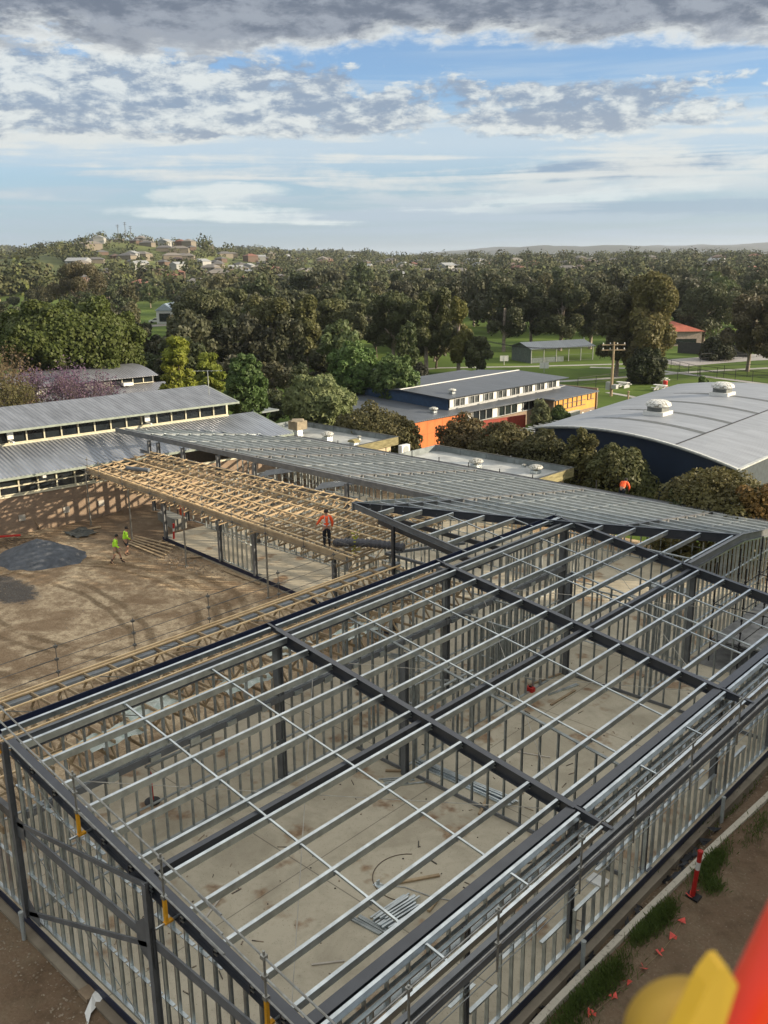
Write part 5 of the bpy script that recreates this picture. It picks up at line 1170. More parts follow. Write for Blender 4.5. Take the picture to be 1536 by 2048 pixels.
# ------------------------------------------------------------------ guard rails and scaffolding
DTUBE = mat('dull grey tube', (.16, .155, .14), .6, .3, .1, 5.)
def guard(name, label, pts, posts, rails, up_, clamp=True, r_=.024, over=.25, m_=TUBE, group=None):
    "pts: two ends at deck height; posts: list of fractions; rails: heights"
    a, b_ = Vector(pts[0]), Vector(pts[1]); d_ = (b_-a).normalized(); t = thing(name, (a+b_)/2, label, 'guard rail', group)
    for s in posts:
        p = a.lerp(b_, s); q = MB(); q.tube([p+zz*up_[0], p+zz*up_[1]], r_, 8)
        for h in rails: q.box((p.x-.05, p.y-.05, p.z+h-.04), (p.x+.05, p.y+.05, p.z+h+.04))
        o = q.build('post', m_, t)
        if clamp:
            q = MB(); q.box((p.x-.034, p.y-.034, p.z-.15), (p.x+.034, p.y+.034, p.z+.36)); q.box((p.x-.045, p.y-.05, p.z-.2), (p.x+.045, p.y+.14, p.z-.15)); q.build('clamp', YEL, o)
            q = MB(); q.tube([p+Vector((0, -.25, -.18)), p+Vector((0, .35, -.18))], .03, 6); q.build('spigot', GALV, o)
    for i, h in enumerate(rails):
        q = MB(); n = 3
        for k in range(n):
            s0, s1 = k/n-.02, (k+1)/n+.03; off = Vector((.04, 0, .035))*(k % 2); p0 = a.lerp(b_, s0)+zz*h+off-d_*over*(k == 0); p1 = a.lerp(b_, s1)+zz*h+off; q.tube([p0, p0.lerp(p1, .5)-zz*.015, p1], r_*.9, 6)
        q.build('rail', m_, t)
    return t
pz = lambda u: rz(u)-.35
guard('guard_rail', 'tube guard rail with yellow clamps along the sloping beam in front at the lower left', ((-.6, -9.13, rz(-.6)-.12), (12.4, -9.13, rz(12.4)-.12)), [.015, .305, .555, .79], [1.28, .86, .42], (-.05, 1.4))
guard('guard_rail', 'tube guard rail above the outer gutter of the hall, along the lower right', ((11.62, -9.6, 3.0), (11.62, 17.5, 3.0)), [.075, .172, .285, .375, .487, .60, .71, .81, .92], [1.32, .55], (-.1, 1.4), clamp=False)
guard('guard_rail', 'three thin rails on slim posts standing over the courtyard edge of the narrow timber roof', ((-6.35, -12.5, 3.2), (-6.35, 9.6, 3.2)), [.08, .22, .36, .49, .635, .79, .93], [1.2, .75, .3], (-3.3, 1.32), clamp=False, r_=.013, m_=DTUBE)
vf = lambda u: 10.95-(u+32)*.065
guard('guard_rail', 'thin guard rail along the front edge of the timber roof beyond the courtyard', ((-31.6, vf(-31.6)-.2, 3.6), (-7.2, vf(-7.2)-.2, 3.55)), [.02, .08, .20, .33, .44, .555, .665, .78, .9], [1.0, .6, .2], (-.35, 1.15), clamp=False, r_=.014, m_=DTUBE)
for i, (x, y, yt) in enumerate(((182, 1050, 962), (265, 1082, 982), (373, 1132, 1015), (537, 1195, 1070))):
    p = W(x, y, -.25); q = MB(); q.tube([(p.x, p.y, -.3), (p.x, p.y, 3.55)], .05, 8); q.box((p.x-.09, p.y-.09, -.27), (p.x+.09, p.y+.09, -.23)); 
    q.build('scaffold_pole', TUBE, None, 'grey scaffold pole propping the timber roof edge, '+['leftmost of the four, by the brick wall', 'second from the left, behind the two men', 'third from the left, beside the red bollard', 'rightmost of the four, by the inner corner'][i], 'pole', origin=(p.x, p.y, -.25))
# scaffold and boards at the right
SC = mat('black scaffold', (.025, .025, .028), .6, .3, .05)
t = thing('scaffold', (7.5, 20, .05), 'dark scaffold bay with grey boards beyond the hall frame at the right edge', 'scaffold')
for u in (6.2, 7.4, 9.0):
    for v in (17.6, 20.0, 22.4, 25.0):
        q = MB(); q.tube([(u, v, .05), (u, v, 4.4 if u < 8 else 3.4)], .03, 6)
        for k in range(7): q.lathe((u, v, .5+k*.55), [(.055, 0), (.055, .05)], 8)
        q.build('standard', SC, t)
for z in (1.0, 2.6):
    for u in (6.2, 7.4, 9.0): q = MB(); q.tube([(u, 17.6, z), (u, 25, z)], .024, 6); q.build('ledger', SC, t)
    for v in (17.6, 20, 22.4, 25): q = MB(); q.tube([(6.2, v, z), (9, v, z)], .024, 6); q.build('transom', SC, t)
BOARD = mat('grey scaffold boards', (.22, .22, .21), .8, 0, .25, 2., (.12, .12, .115), coords='pos')
for i in range(5):
    q = MB(); q.box((6.25+i*.56, 17.6, 1.05+.004*i), (6.25+i*.56+.5, 27.5, 1.09+.004*i)); q.build('deck_board', BOARD, t)
q = MB(); q.box((5.6, 17.05, .055), (10.7, 28.3, .06)); q.build('temporary_paving', BOARD, kind='structure')
p = W(1420, 1285, .5); q = MB(); a = Vector((9.9, 14.6, .1)); q.hull8([a, a+Vector((.6, .2, 0)), a+Vector((.6, .2, .02)), a+Vector((0, 0, .02))], [a+Vector((-.3, .9, 1.2)), a+Vector((.3, 1.1, 1.2)), a+Vector((.3, 1.1, 1.22)), a+Vector((-.3, .9, 1.22))]); 
q.build('plywood_sheet', mat('new plywood', (.72, .58, .34), .6), None, 'bright pine ply sheet leaning inside the far right bay of the hall', 'board', origin=a)

# ------------------------------------------------------------------ loose things on the floor
rs_ = random.Random(9)
def bundle(name, label, cat, c, ang, ln, cnt, wd, m_, layers=3, sec=(.05, .04), jitter=.15, part='length'):
    c = Vector(c); t = thing(name, c, label, cat); d_ = Vector((math.cos(ang), math.sin(ang), 0)); x = Vector((-d_.y, d_.x, 0)); k = 0
    for l in range(layers):
        for i in range(cnt-l*2):
            o_ = x*((i-(cnt-l*2-1)/2)*wd/cnt+rs_.uniform(-.01, .01))+d_*rs_.uniform(-jitter, jitter); a_ = rs_.uniform(-.04, .04)
            dd = d_+x*a_; q = MB(); p0 = c+o_-dd*ln/2+zz*(l*sec[1]+sec[1]/2+.002); q.bar(p0, p0+dd*ln, sec[0], sec[1]); q.build(part, m_, t); k += 1
    return t
Z0 = .05
bundle('steel_offcut_stack', 'heap of short bright steel offcuts on the slab at the bottom', 'steel stack', (6.75, -2.42, Z0), 1.5, 1.25, 9, .85, GALV, 3)
bundle('steel_offcut_stack', 'three dull grey channel offcuts left of the bright heap', 'steel stack', (6.5, -3.3, Z0), .1, 1.1, 4, .3, GALV2, 1, (.06, .05))
bundle('steel_bundle', 'long bundle of steel lengths lying behind the low partition in the middle of the hall', 'steel stack', (4.3, 3.5, Z0), .03, 3.6, 7, .5, GALV, 3, (.06, .05))
bundle('steel_bundle', 'scatter of thin steel offcuts left of the long bundle', 'steel stack', (2.7, 2.2, Z0), .9, 1.0, 5, .5, GALV, 1, (.06, .04), .3)
bundle('steel_bundle', 'two long steel rods beside the rust stain on the slab', 'steel stack', (3.1, 11.2, Z0), 1.35, 1.6, 2, .12, GALV, 1, (.05, .05))
for i, ((x0, y0), (x1, y1), l_) in enumerate((((1.9, 10.67), (2.28, 12.42), 'thin reddish timber length beside the rust stain'), ((3.46, 9.84), (3.5, 11.5), 'pale timber length lying nearest the steel rods'), ((7.0, -.6), (7.3, -1.9), 'dark plank end sticking out by the bright offcut heap'), ((5.9, -1.7), (6.6, -.6), 'long thin brown timber lying across the slab at the bottom'), ((5.2, 3.7), (5.7, 2.4), 'short plank under the end of the long steel bundle'), ((1.9, 2.3), (2.6, 2.9), 'short brown plank by the low partition'))):
    q = MB(); q.bar((x0, y0, Z0+.04), (x1, y1, Z0+.04), .09, .05); q.build('timber_length', TIMBD, None, l_, 'timber', origin=(x0, y0, Z0))
q = MB(); pts = [(6.0+1.1*math.cos(a)*.9, -1.2+1.0*math.sin(a), Z0+.015) for a in np.linspace(2.2, 5.3, 20)]; q.tube(pts, .012, 5); q.build('hose', mat('brown hose', (.12, .09, .06)), None, 'thin brown hose curling on the slab above the offcut heap', 'hose')
q = MB(); q.tube([(5.6, -2.0, Z0+.02), (6.2, -1.6, Z0+.02), (7.0, -1.4, Z0+.02), (7.6, -1.1, Z0+.02)], .018, 6); q.build('lead', mat('grey lead', (.45, .45, .42)), None, 'pale grey cable reaching from a small base plate to the offcut heap', 'cable')
p = (5.6, -2.0, Z0); t = thing('base_plate', p, 'small galvanised base plate bracket on the slab', 'bracket'); q = MB(); q.box((5.48, -2.1, Z0), (5.72, -1.9, Z0+.02)); q.build('plate', GALV, t); q = MB(); q.box((5.58, -2.05, Z0+.02), (5.62, -1.95, Z0+.16)); q.build('upstand', GALV, t)
def red_box(p, label, m_, s=.3):
    t = thing('tool_case', p, label, 'case'); x, y, z = p; q = MB(); q.box((x-s*.6, y-s*.4, z), (x+s*.6, y+s*.4, z+s*.6)); q.build('shell', m_, t); q = MB(); q.box((x-.06, y-.02, z+s*.6), (x+.06, y+.02, z+s*.6+.05)); q.build('handle', BLACKM, t)
red_box((2.19, 10.34, Z0), 'small red case on the slab beside the rust stain', RED, .28)
ORED = mat('orange red plastic', (.75, .10, .03), .5); p = W(1334, 1226, .05); red_box((p.x, p.y, 1.35), 'orange bucket-like box at chest height in the far bay', ORED, .34)
q = MB(); q.box((p.x-.9, p.y-.4, 1.27), (p.x+.9, p.y+.4, 1.345)); 
for s in (-.8, .8):
    for r_ in (-.3, .3): q.bar((p.x+s, p.y+r_, .05), (p.x+s*.9, p.y+r_, 1.27), .05, .05)
q.build('work_bench', GALV2, None, 'grey work bench carrying the orange box in the far bay', 'bench', origin=(p.x, p.y, .05))
def trestle(p, label, rz_=0., m_=GALV2):
    t = thing('trestle', p, label, 'trestle', rz=0); x, y, z = p; c, s = math.cos(rz_), math.sin(rz_); T = lambda a, b_, h: (x+a*c-b_*s, y+a*s+b_*c, z+h)
    for sx in (-.55, .55):
        for sy in (-.35, .35): q = MB(); q.tube([T(sx, sy, 0), T(sx*.85, sy*.12, .85)], .02, 6); q.build('leg', m_, t)
    q = MB(); q.bar(T(-.65, 0, .87), T(.65, 0, .87), .1, .06); q.build('top_bar', m_, t)
trestle((-.66+.5, 7.14, Z0), 'folding metal trestle standing near the left partition', .7); trestle((-2.2, 7.95, Z0), 'metal trestle stacked with offcuts behind the left partition', .2)
bundle('steel_bundle', 'offcuts laid over the trestle behind the left partition', 'steel stack', (-2.2, 7.95, .95), .5, 1.6, 5, .5, GALV, 1, (.05, .04), .2)
q = MB(); q.box((9.7, 1.9, .055), (10.2, 2.3, .12)); q.build('document_box', WHITE, None, 'white box with a red band just inside the right wall', 'box', origin=(9.9, 2.1, .05))
t = thing('bollard', (-2.37, -3.88, .05), 'slim red bollard on a black foot inside the lower left of the hall', 'bollard')
q = MB(); q.lathe((-2.37, -3.88, .05), [(.25, 0), (.25, .05), (.08, .09)], 14); q.build('foot', BLACKM, t); q = MB(); q.lathe((-2.37, -3.88, .12), [(.05, 0), (.05, .95), (.035, 1.0)], 12); q.build('post', RED, t)
def bollard(p, label, h=1.15, lean=(0, 0)):
    t = thing('bollard', p, label, 'bollard'); x, y, z = p; tp = Vector((x+lean[0], y+lean[1], z+h)); b0 = Vector((x, y, z+.06))
    q = MB(); q.box((x-.2, y-.15, z), (x+.2, y+.15, z+.05)); q.build('foot', BLACKM, t)
    for (a, b_, m_) in ((0, .62, RED), (.62, .8, WHITE), (.8, 1., RED)): q = MB(); q.tube([b0.lerp(tp, a), b0.lerp(tp, b_)], .062, 12); q.build('sleeve' if m_ is WHITE else 'post', m_, t)
    q = MB(); q.lathe(tp, [(.05, -.02), (.075, .0), (.075, .07), (.03, .1)], 12); q.build('cap', RED, t)
bollard((11.99, 3.55, -.2), 'leaning red and white bollard beside the concrete kerb at the lower right', 1.45, (.12, -.05))
p = W(348, 1085, -.2); bollard((p.x, p.y, -.2), 'red and white bollard by the corner of the courtyard slab', 1.15, (.1, 0))
p = W(48, 1835, -.2); q = MB(); q.tube([(-.65, -8.6, -.2), (-.72, -8.6, .95)], .055, 10); q.build('marker_post', RED, None, 'red marker post behind the corner stud wall at the lower left', 'post', origin=(-.65, -8.6, -.2))
def riser(p, h, label):
    x, y, z = p; t = thing('pipe_riser', p, label, 'pipe'); q = MB(); q.lathe((x, y, z-.2), [(.055, 0), (.055, h+.2)], 16); q.build('pipe', PVC, t, smooth=False); q = MB(); q.lathe((x, y, z+h-.08), [(.064, 0), (.064, .085), (.05, .087), (.05, .04)], 16); q.build('collar', PVC, t)
riser((11.04, -.49, -.3), .72, 'grey drain riser nearest the bottom, beside the right wall'); riser((11.1, 7.52, -.3), .85, 'grey drain riser farther up the right wall'); riser((.0, -9.3, -.3), .85, 'pale drain riser at the foot of the left corner column')
q = MB()
for i in range(260):
    x, y = rs_.uniform(.2, 10.2), rs_.uniform(-8.4, 16); l = rs_.choice([.03, .05, .12, .3]); a_ = rs_.uniform(0, 3.14); q.bar((x, y, Z0+.012), (x+l*math.cos(a_), y+l*math.sin(a_), Z0+.012), rs_.uniform(.015, .04), .02)
q.build('floor_scraps', mat('mixed scraps', (.30, .24, .17), .8, 0, 0, 2., (.07, .06, .05), coords='pos', thr=(.45, .55)), None, 'small scraps and offcuts littering the slab', 'litter', kind='stuff')
for i, (x, y, a_, l, l_) in enumerate(((4.2, 6.1, .4, 1.4, 'white strip lying on the slab in the second bay'), (8.1, 4.9, 1.2, .7, 'short pale stick in the middle of the second bay'), (6.4, -5.2, .9, .8, 'pale short length near the front corner of the slab'), (3.2, -6.0, 2.0, 1.1, 'pale stick on the slab near the lower left wall'))):
    q = MB(); q.bar((x, y, Z0+.02), (x+l*math.cos(a_), y+l*math.sin(a_), Z0+.02), .05, .03); q.build('strip', mat('pale strip', (.55, .5, .42)), None, l_, 'strip', origin=(x, y, Z0))
# concrete kerb
q = MB(); pts = [(11.30, -14), (11.27, -2), (11.36, 1.6), (11.5, 5.2), (11.72, 9.5), (11.8, 14), (11.9, 26)]
for (a, b_) in zip(pts[:-1], pts[1:]):
    n = 6
    for k in range(n):
        s0, s1 = k/n, (k+1)/n; p0 = Vector((a[0]+(b_[0]-a[0])*s0, a[1]+(b_[1]-a[1])*s0, -.2)); p1 = Vector((a[0]+(b_[0]-a[0])*s1, a[1]+(b_[1]-a[1])*s1, -.2)); q.bar(p0, p1-(p1-p0)*.002, .17, .24)
q.build('kerb', mat('speckled kerb concrete', (.50, .46, .37), .85, 0, .1, 9., (.24, .21, .16), .4, 30, coords='pos', thr=(.30, .46)), kind='structure')
# flags on a string line
FP = [(880, 545), (815, 662), (720, 775), (595, 895), (470, 1010), (360, 1120), (200, 1250), (940, 360), (985, 320)]
FL = ['top one of the row, out on the bare soil', 'fourth flag tag, by the soil, above the string end', 'third flag tag, at the upper end of the taut string', 'second taut tag over the grass edge', 'tag lying in the grass below the second taut tag', 'small tag low in the grass near the bottom', 'lowest tag near the bottom, in the grass', 'crumpled tag right at the foot of the leaning bollard', 'tag tucked behind the foot of the leaning bollard']
for i, (a, b_) in enumerate(FP):
    p = W(1130+a/3.783, 1700+b_/3.783, -.2); x, y = p.x, p.y; z = yz(x, y)+.04; an = i*1.3; c, s = math.cos(an)*.12, math.sin(an)*.12
    q = MB(); q.add([(x-c, y-s, z), (x+c, y+s, z+.02), (x+c*.3-s, y+s*.3+c, z+.10), (x-c*.4-s*.6, y-s*.4+c*.6, z+.03)], [(0, 1, 2, 3)]); q.add([(x, y, z+.01), (x+s, y-c, z+.03), (x+s*.7+c*.5, y-c*.7+s*.5, z+.1)], [(0, 1, 2)])
    q.build('flag', PINK, None, 'coral plastic flag: '+FL[i], 'flag', 'coral flags along the string line', origin=(x, y, z))
q = MB(); pl = [W(1130+a/3.783, 1700+b_/3.783, -.2) for a, b_ in FP[:7]]
q.tube([(v.x, v.y, yz(v.x, v.y)+.05) for v in pl], .006, 4); q.build('string_line', mat('tan string', (.32, .25, .13)), None, 'tan string line running between the coral flags', 'string')
# grass tufts beside the kerb
gs = np.random.default_rng(5); VG = []
for (x, y, sx, sy, n) in ((11.75, 2.15, .13, .38, 1500), (11.66, 1.3, .11, .3, 700), (11.78, -.7, .16, .5, 1500), (11.62, -1.6, .13, .45, 900), (11.82, 5.1, .13, .5, 1300), (12.2, 4.35, .14, .2, 400), (11.6, -4, .25, 1.2, 900), (12.1, 8, .2, .8, 350), (11.9, -2.5, .2, .4, 400), (10.96, 8.5, .1, 1.4, 260)):
    p = np.stack([gs.normal(x, sx, n), gs.normal(y, sy, n)], 1); k = p[:, 0] > (11.42+np.clip(p[:, 1], 0, 10)*.03) if x > 11.3 else np.ones(n, bool); p = p[k]; n = len(p)
    z = yard_z(p[:, 0], p[:, 1]); h = gs.uniform(.08, .26, n); a = gs.uniform(0, 6.28, n); w_ = .008; ln = gs.uniform(.02, .16, n)
    b0 = np.stack([p[:, 0]-np.sin(a)*w_, p[:, 1]+np.cos(a)*w_, z], 1); b1 = np.stack([p[:, 0]+np.sin(a)*w_, p[:, 1]-np.cos(a)*w_, z], 1)
    t0 = np.stack([p[:, 0]+np.cos(a)*ln, p[:, 1]+np.sin(a)*ln, z+h], 1); m0 = np.stack([p[:, 0]+np.cos(a)*ln*.35+np.sin(a)*w_*.8, p[:, 1]+np.sin(a)*ln*.35-np.cos(a)*w_*.8, z+h*.6], 1)
    VG.append(np.stack([b0, b1, m0, t0], 1).reshape(-1, 3))
V = np.concatenate(VG); o = link(quads('grass', V, np.arange(len(V)).reshape(-1, 4), LEAF), 'grass', kind='stuff', label='green grass tufts along the kerb at the lower right', cat='grass'); o.color = (.11, .155, .04, 1)
# stones, clods and litter on the soil: one mass nobody could count
VB_, FB = [], []
q = MB(); ico = [(0, 0, 1), (.9, 0, .2), (.28, .85, .2), (-.72, .52, .2), (-.72, -.52, .2), (.28, -.85, .2), (0, 0, -.6)]; icf = [(0, 1, 2), (0, 2, 3), (0, 3, 4), (0, 4, 5), (0, 5, 1), (6, 2, 1), (6, 3, 2), (6, 4, 3), (6, 5, 4), (6, 1, 5)]
def stone(q, x, y, s, z=None):
    z = yz(x, y) if z is None else z; a = rs_.uniform(0, 6.28); c, d_ = math.cos(a)*s, math.sin(a)*s; f = rs_.uniform(.4, .8)
    q.add([(x+i*c-j*d_*f, y+i*d_+j*c*f, z+k*s*.7) for i, j, k in ico], icf)
for i in range(900): stone(q, rs_.gauss(11.05, .14), rs_.uniform(-9, 12), rs_.uniform(.012, .05))
for i in range(500): stone(q, rs_.uniform(11.5, 14), rs_.uniform(-6, 9), rs_.uniform(.008, .03))
for i in range(260): stone(q, rs_.uniform(-1.5, 6), rs_.gauss(-9.7, .3), rs_.uniform(.015, .06))
for i in range(900): stone(q, rs_.uniform(-34, -8), rs_.uniform(-8, 11), rs_.uniform(.02, .06))
for i in range(500): stone(q, rs_.gauss(-22.5, 1.6), rs_.gauss(11.2, .6), rs_.uniform(.03, .10))
q.build('loose_stones', mat('pale clods', (.36, .30, .22), .9, 0, .2, 5., (.20, .15, .10), coords='pos'), None, 'loose stones and clods scattered over the bare soil', 'stones', kind='stuff')
q = MB()
for i in range(46):
    x, y = rs_.gauss(11.12, .08), rs_.choice([-2.5, -.6, 1.8, 4.2, 5.6])+rs_.gauss(0, .5); z = yz(x, y)+.03
    pts = [(x+rs_.gauss(0, .12), y+rs_.gauss(0, .16), z+rs_.uniform(0, .12)) for _ in range(4)]; q.add(pts, [(0, 1, 2), (0, 2, 3)])
q.build('torn_plastic', BLACKM, None, 'torn black plastic sheeting bunched along the footing of the right wall', 'plastic', kind='stuff')
q = MB(); pts = [(4.0, -9.55), (3.5, -9.9), (4.0, -10.1), (4.3, -9.8)]
p = W(176, 1990, -.25); x, y = p.x, p.y; z = yz(x, y)
q.box((x-.2, y-.15, z), (x+.22, y+.14, z+.12)); q.build('broken_brick', mat('tan brick', (.27, .20, .13), .9), None, 'tan broken brick lying at the bottom left corner', 'brick', origin=(x, y, z))
q = MB(); x += .28; y += .12
q.add([(x-.3, y+.25, z+.1), (x+.1, y+.2, z+.16), (x+.2, y-.15, z+.05), (x-.1, y-.1, z+.13), (x+.35, y-.4, z+.1), (x+.55, y-.6, z+.03), (x+.15, y-.45, z+.02)], [(0, 3, 1), (3, 2, 1), (3, 6, 4, 2), (6, 5, 4)]); q.build('torn_wrap', WHITE, None, 'torn white building wrap beside the broken brick', 'wrap', origin=(x, y, z))
# courtyard: road base heap, timber, boards
GRV = mat('blue metal gravel', (.105, .115, .13), .95, 0, .15, 3., (.07, .078, .088), .9, 9, coords='pos')
hx = np.linspace(-1, 1, 61); HX, HY = np.meshgrid(hx, hx, indexing='ij'); RRr = np.hypot(HX, HY); px_, py_ = W(78, 1116, -.25).x, W(78, 1116, -.25).y
zz_ = yard_z(px_+HX*4.2, py_+HY*2.4)-.05+1.15*np.clip(1-RRr, 0, 1)**.85*(1+.5*fbm(HX*3, HY*3, 5, 2))*np.clip((1-RRr)*4, 0, 1)-.2*(RRr > .99)
o = link(grid_mesh('gravel_heap', px_+HX*3.6*f2.y-HY*.9, py_+HY*2.2+HX*1.4, zz_, GRV), 'gravel_heap', label='rounded heap of grey road base in the courtyard at the left', cat='gravel heap')
def board(a, b_, w_, label, m_=TIMBD, z=None, h=.045, name='timber_length', group=None, cat='timber'):
    za = yz(a.x, a.y)+.06 if z is None else z; q = MB(); q.bar((a.x, a.y, za), (b_.x, b_.y, za+.03), w_, h); q.build(name, m_, None, label, cat, group, origin=(a.x, a.y, za))
for i in range(5):
    a, b_ = W(258+i*3, 1088-i*3, -.25), W(326+i*6, 1117-i*5, -.25); board(a, b_, .13, 'long pale board in the loose row beside the two men', TIMBD, z=yz(a.x, a.y)+.08+.03*i, group='boards lying beside the two men')
for (x0, y0, x1, y1, l_) in ((285, 1092, 358, 1075, 'plank reaching from the board row to the red and white bollard'), (300, 1094, 366, 1080, 'reddish plank crossing below the bollard'), (373, 1116, 441, 1113, 'single pale board lying along the slab edge'), (444, 1140, 520, 1170, 'grey pipe-like length on the dirt near the inner corner'), (28, 1078, 68, 1076, 'plank half buried by the brick wall'), (175, 1060, 202, 1056, 'broad pale sheet beside the leftmost scaffold pole')):
    board(W(x0, y0, -.25), W(x1, y1, -.25), .3 if 'sheet' in l_ else .14, l_)
a = W(80, 1058, -.2); b_ = WV(65, 1025, a.y+.5); q = MB(); q.bar((a.x, a.y, -.2), (a.x-.35, a.y-.5, 1.4), .22, .04); q.build('leaning_board', TIMBD, None, 'wide board leaning on the brick wall', 'timber', origin=(a.x, a.y, -.2))
for i, (x, y) in enumerate(((44, 1043), (185, 1012), (118, 1028))):
    p = LO+LN*-.46+LD*((x-5)/48*1.6+.5); q = MB(); tt_ = [1.0, 6.3, 3.9][i]; lbox(q, -.5, -.44, tt_, tt_+.42, .55, .95); q.build('wall_grille', mat('pale grille', (.45, .42, .36)), None, ['pale square grille low on the left part of the brick wall', 'pale square grille near the leftmost scaffold pole on the brick wall', 'small blond patch grille in the middle of the brick wall'][i], 'grille')
q = MB()
for i in range(70):
    x, y = rs_.gauss(-33.0, .8), rs_.gauss(6.2, 1.2); z = yz(x, y)+rs_.uniform(0, .25); d_ = Vector((rs_.gauss(0, 1), rs_.gauss(0, 1), rs_.gauss(0, .25))).normalized(); q.bar((x, y, z), (x+d_.x, y+d_.y, z+d_.z*.6), .03, .03)
q.build('branch_pile', mat('dry sticks', (.16, .12, .08)), None, 'heap of dry sticks and scraps below the brick wall at the left', 'debris', kind='stuff')
q = MB(); q.bar((-34.0, 5.7, .15), (-33.2, 6.9, .15), .1, .1); q.build('red_barrier', RED, None, 'red barrier rail at the left edge by the brick wall', 'barrier', origin=(-33.6, 6.3, 0))
t = thing('mesh_panel_roll', W(140, 1062, -.2), 'dark crumpled sheeting on the dirt below the brick wall', 'sheeting'); q = MB(); p = W(160, 1066, -.2); k = 9
P_ = [[(p.x+1.9*i/k-.9, p.y+1.5*j/k-.7, yz(p.x, p.y)+.05+.16*rs_.random()) for j in range(k+1)] for i in range(k+1)]; q.v += [a for r_ in P_ for a in r_]; q.f += [(i*(k+1)+j, (i+1)*(k+1)+j, (i+1)*(k+1)+j+1, i*(k+1)+j+1) for i in range(k) for j in range(k)]
q.build('sheet', mat('dark sheeting', (.06, .065, .06), .6), t)
p = W(345, 1045, .0); q = MB(); q.prism([(p.x-1.2, p.y-.3), (p.x+1.2, p.y-.6), (p.x+1.3, p.y+.2), (p.x-1.1, p.y+.4)], -.3, .55); q.build('footing_block', conc_mat('grey block concrete', (.25, .25, .22), (.16, .16, .14), False), None, 'rough concrete block under the far left end of the timber roof', 'concrete block', origin=(p.x, p.y, -.2))
q = MB(); q.box((p.x-.6, p.y+1.0, .1), (p.x-.1, p.y+1.3, .8)); q.build('water_barrier', ORED, None, 'orange barrier under the left end of the timber roof', 'barrier', origin=(p.x, p.y, 0))

# ------------------------------------------------------------------ the park and the street
ROADM = mat('grey asphalt', (.13, .13, .125), .9, 0, .15, .5, (.10, .10, .10), coords='pos'); PATHM = mat('concrete path', (.36, .35, .32), .9, 0, .1, .5, coords='pos')
def ribbon(name, pts, wd, m_, z=-.985, kind='structure'):
    V, Q = [], []; P2 = [Vector((p[0], p[1], 0)) for p in pts]
    for i, p in enumerate(P2):
        d_ = (P2[min(i+1, len(P2)-1)]-P2[max(0, i-1)]).normalized(); x = Vector((-d_.y, d_.x, 0))*wd/2
        for s in (-1, 1): c = p+x*s; V.append((c.x, c.y, max(gz(c.x, c.y), -1)+1+z))
    Q = [(2*i, 2*i+1, 2*i+3, 2*i+2) for i in range(len(P2)-1)]; link(quads(name, np.array(V), np.array(Q), m_), name, kind=kind)
pw = lambda L_: [tuple(W(x, y, -1)[:2]) for x, y in L_]
ribbon('path', pw([(1100, 764), (1200, 758), (1280, 752), (1400, 743), (1540, 736)]), 1.6, PATHM)
ribbon('path', pw([(560, 754), (700, 750), (880, 736), (1060, 733), (1250, 728), (1330, 722)]), 1.4, PATHM, -.98)
ribbon('path', pw([(1215, 785), (1260, 793), (1300, 802), (1330, 808)]), 1.0, PATHM, -.975)
ribbon('road', pw([(250, 655), (330, 650), (420, 646), (600, 640), (900, 630)]), 8, ROADM, -.97)
ribbon('car_park', pw([(1330, 728), (1400, 722), (1480, 716), (1580, 712)]), 9, mat('pale court paving', (.33, .31, .29), .9, coords='pos'), -.965)
ribbon('path', pw([(1180, 735), (1290, 738), (1400, 752), (1540, 770)]), 1.5, PATHM, -.96)
def chain_fence(pts, h, sp, label, m_=SC):
    P_ = [Vector((a, b_, gz(a, b_))) for a, b_ in pts]; t = thing('chain_fence', P_[0], label, 'fence')
    q = MB(); k = 0
    for a, b_ in zip(P_[:-1], P_[1:]):
        q.bar(a+zz*h, b_+zz*h, .05, .05); q.bar(a+zz*.1, b_+zz*.1, .03, .03); q.bar(a+zz*h*.5, b_+zz*h*.5, .03, .03)
    q.build('wire_rail', m_, t)
    for a, b_ in zip(P_[:-1], P_[1:]):
        n = max(1, int((b_-a).length/sp))
        for i in range(n): p = a.lerp(b_, i/n); q = MB(); q.tube([p, p+zz*h], .04, 6); q.build('post', m_, t)
chain_fence(pw([(1155, 783), (1260, 768), (1400, 757), (1540, 752)]), 1.8, 3.5, 'black chain fence along the lower edge of the lawn behind the arched hall')
chain_fence(pw([(1325, 735), (1395, 752), (1398, 752), (1470, 760), (1540, 768)]), 1.5, 2.5, 'dark railing round the car park corner at the right')
chain_fence(pw([(1400, 725), (1540, 712)]), 1.4, 3, 'thin far railing behind the car park at the right')
wallthing('boundary_fence', W(1355, 706, -1), W(1500, 715, -1), 2.0, .1, mat('dark paling', (.06, .06, .055), .9), 'dark paling fence beside the terracotta-roofed house', 'fence')
for i, (x, y, l_) in enumerate(((1245, 775, 'white picnic table left of the other two on the lawn'), (1322, 766, 'picnic table farthest back on the lawn'), (1320, 781, 'white picnic table beside the red bin'))):
    p = W(x, y, -1); t = thing('picnic_table', p, l_, 'picnic table'); q = MB(); q.box((p.x-.9, p.y-.35, -.3), (p.x+.9, p.y+.35, -.24)); q.build('table_top', WHITE, t)
    for s in (-.75, .75): q = MB(); q.box((p.x-.9, p.y+s-.15, -.58), (p.x+.9, p.y+s+.15, -.53)); q.build('bench', WHITE, t)
    for s in (-.6, .6): q = MB(); q.box((p.x+s-.05, p.y-.75, -1), (p.x+s+.05, p.y+.75, -.58)); q.box((p.x+s-.05, p.y-.1, -.58), (p.x+s+.05, p.y+.1, -.3)); q.build('leg', GRYW, t)
p = W(1330, 776, -1); q = MB(); q.lathe(p, [(.28, 0), (.32, .9), (.34, .92), (.3, 1.0)], 10); q.build('bin', RED, None, 'small red bin by the picnic tables', 'bin', origin=p)
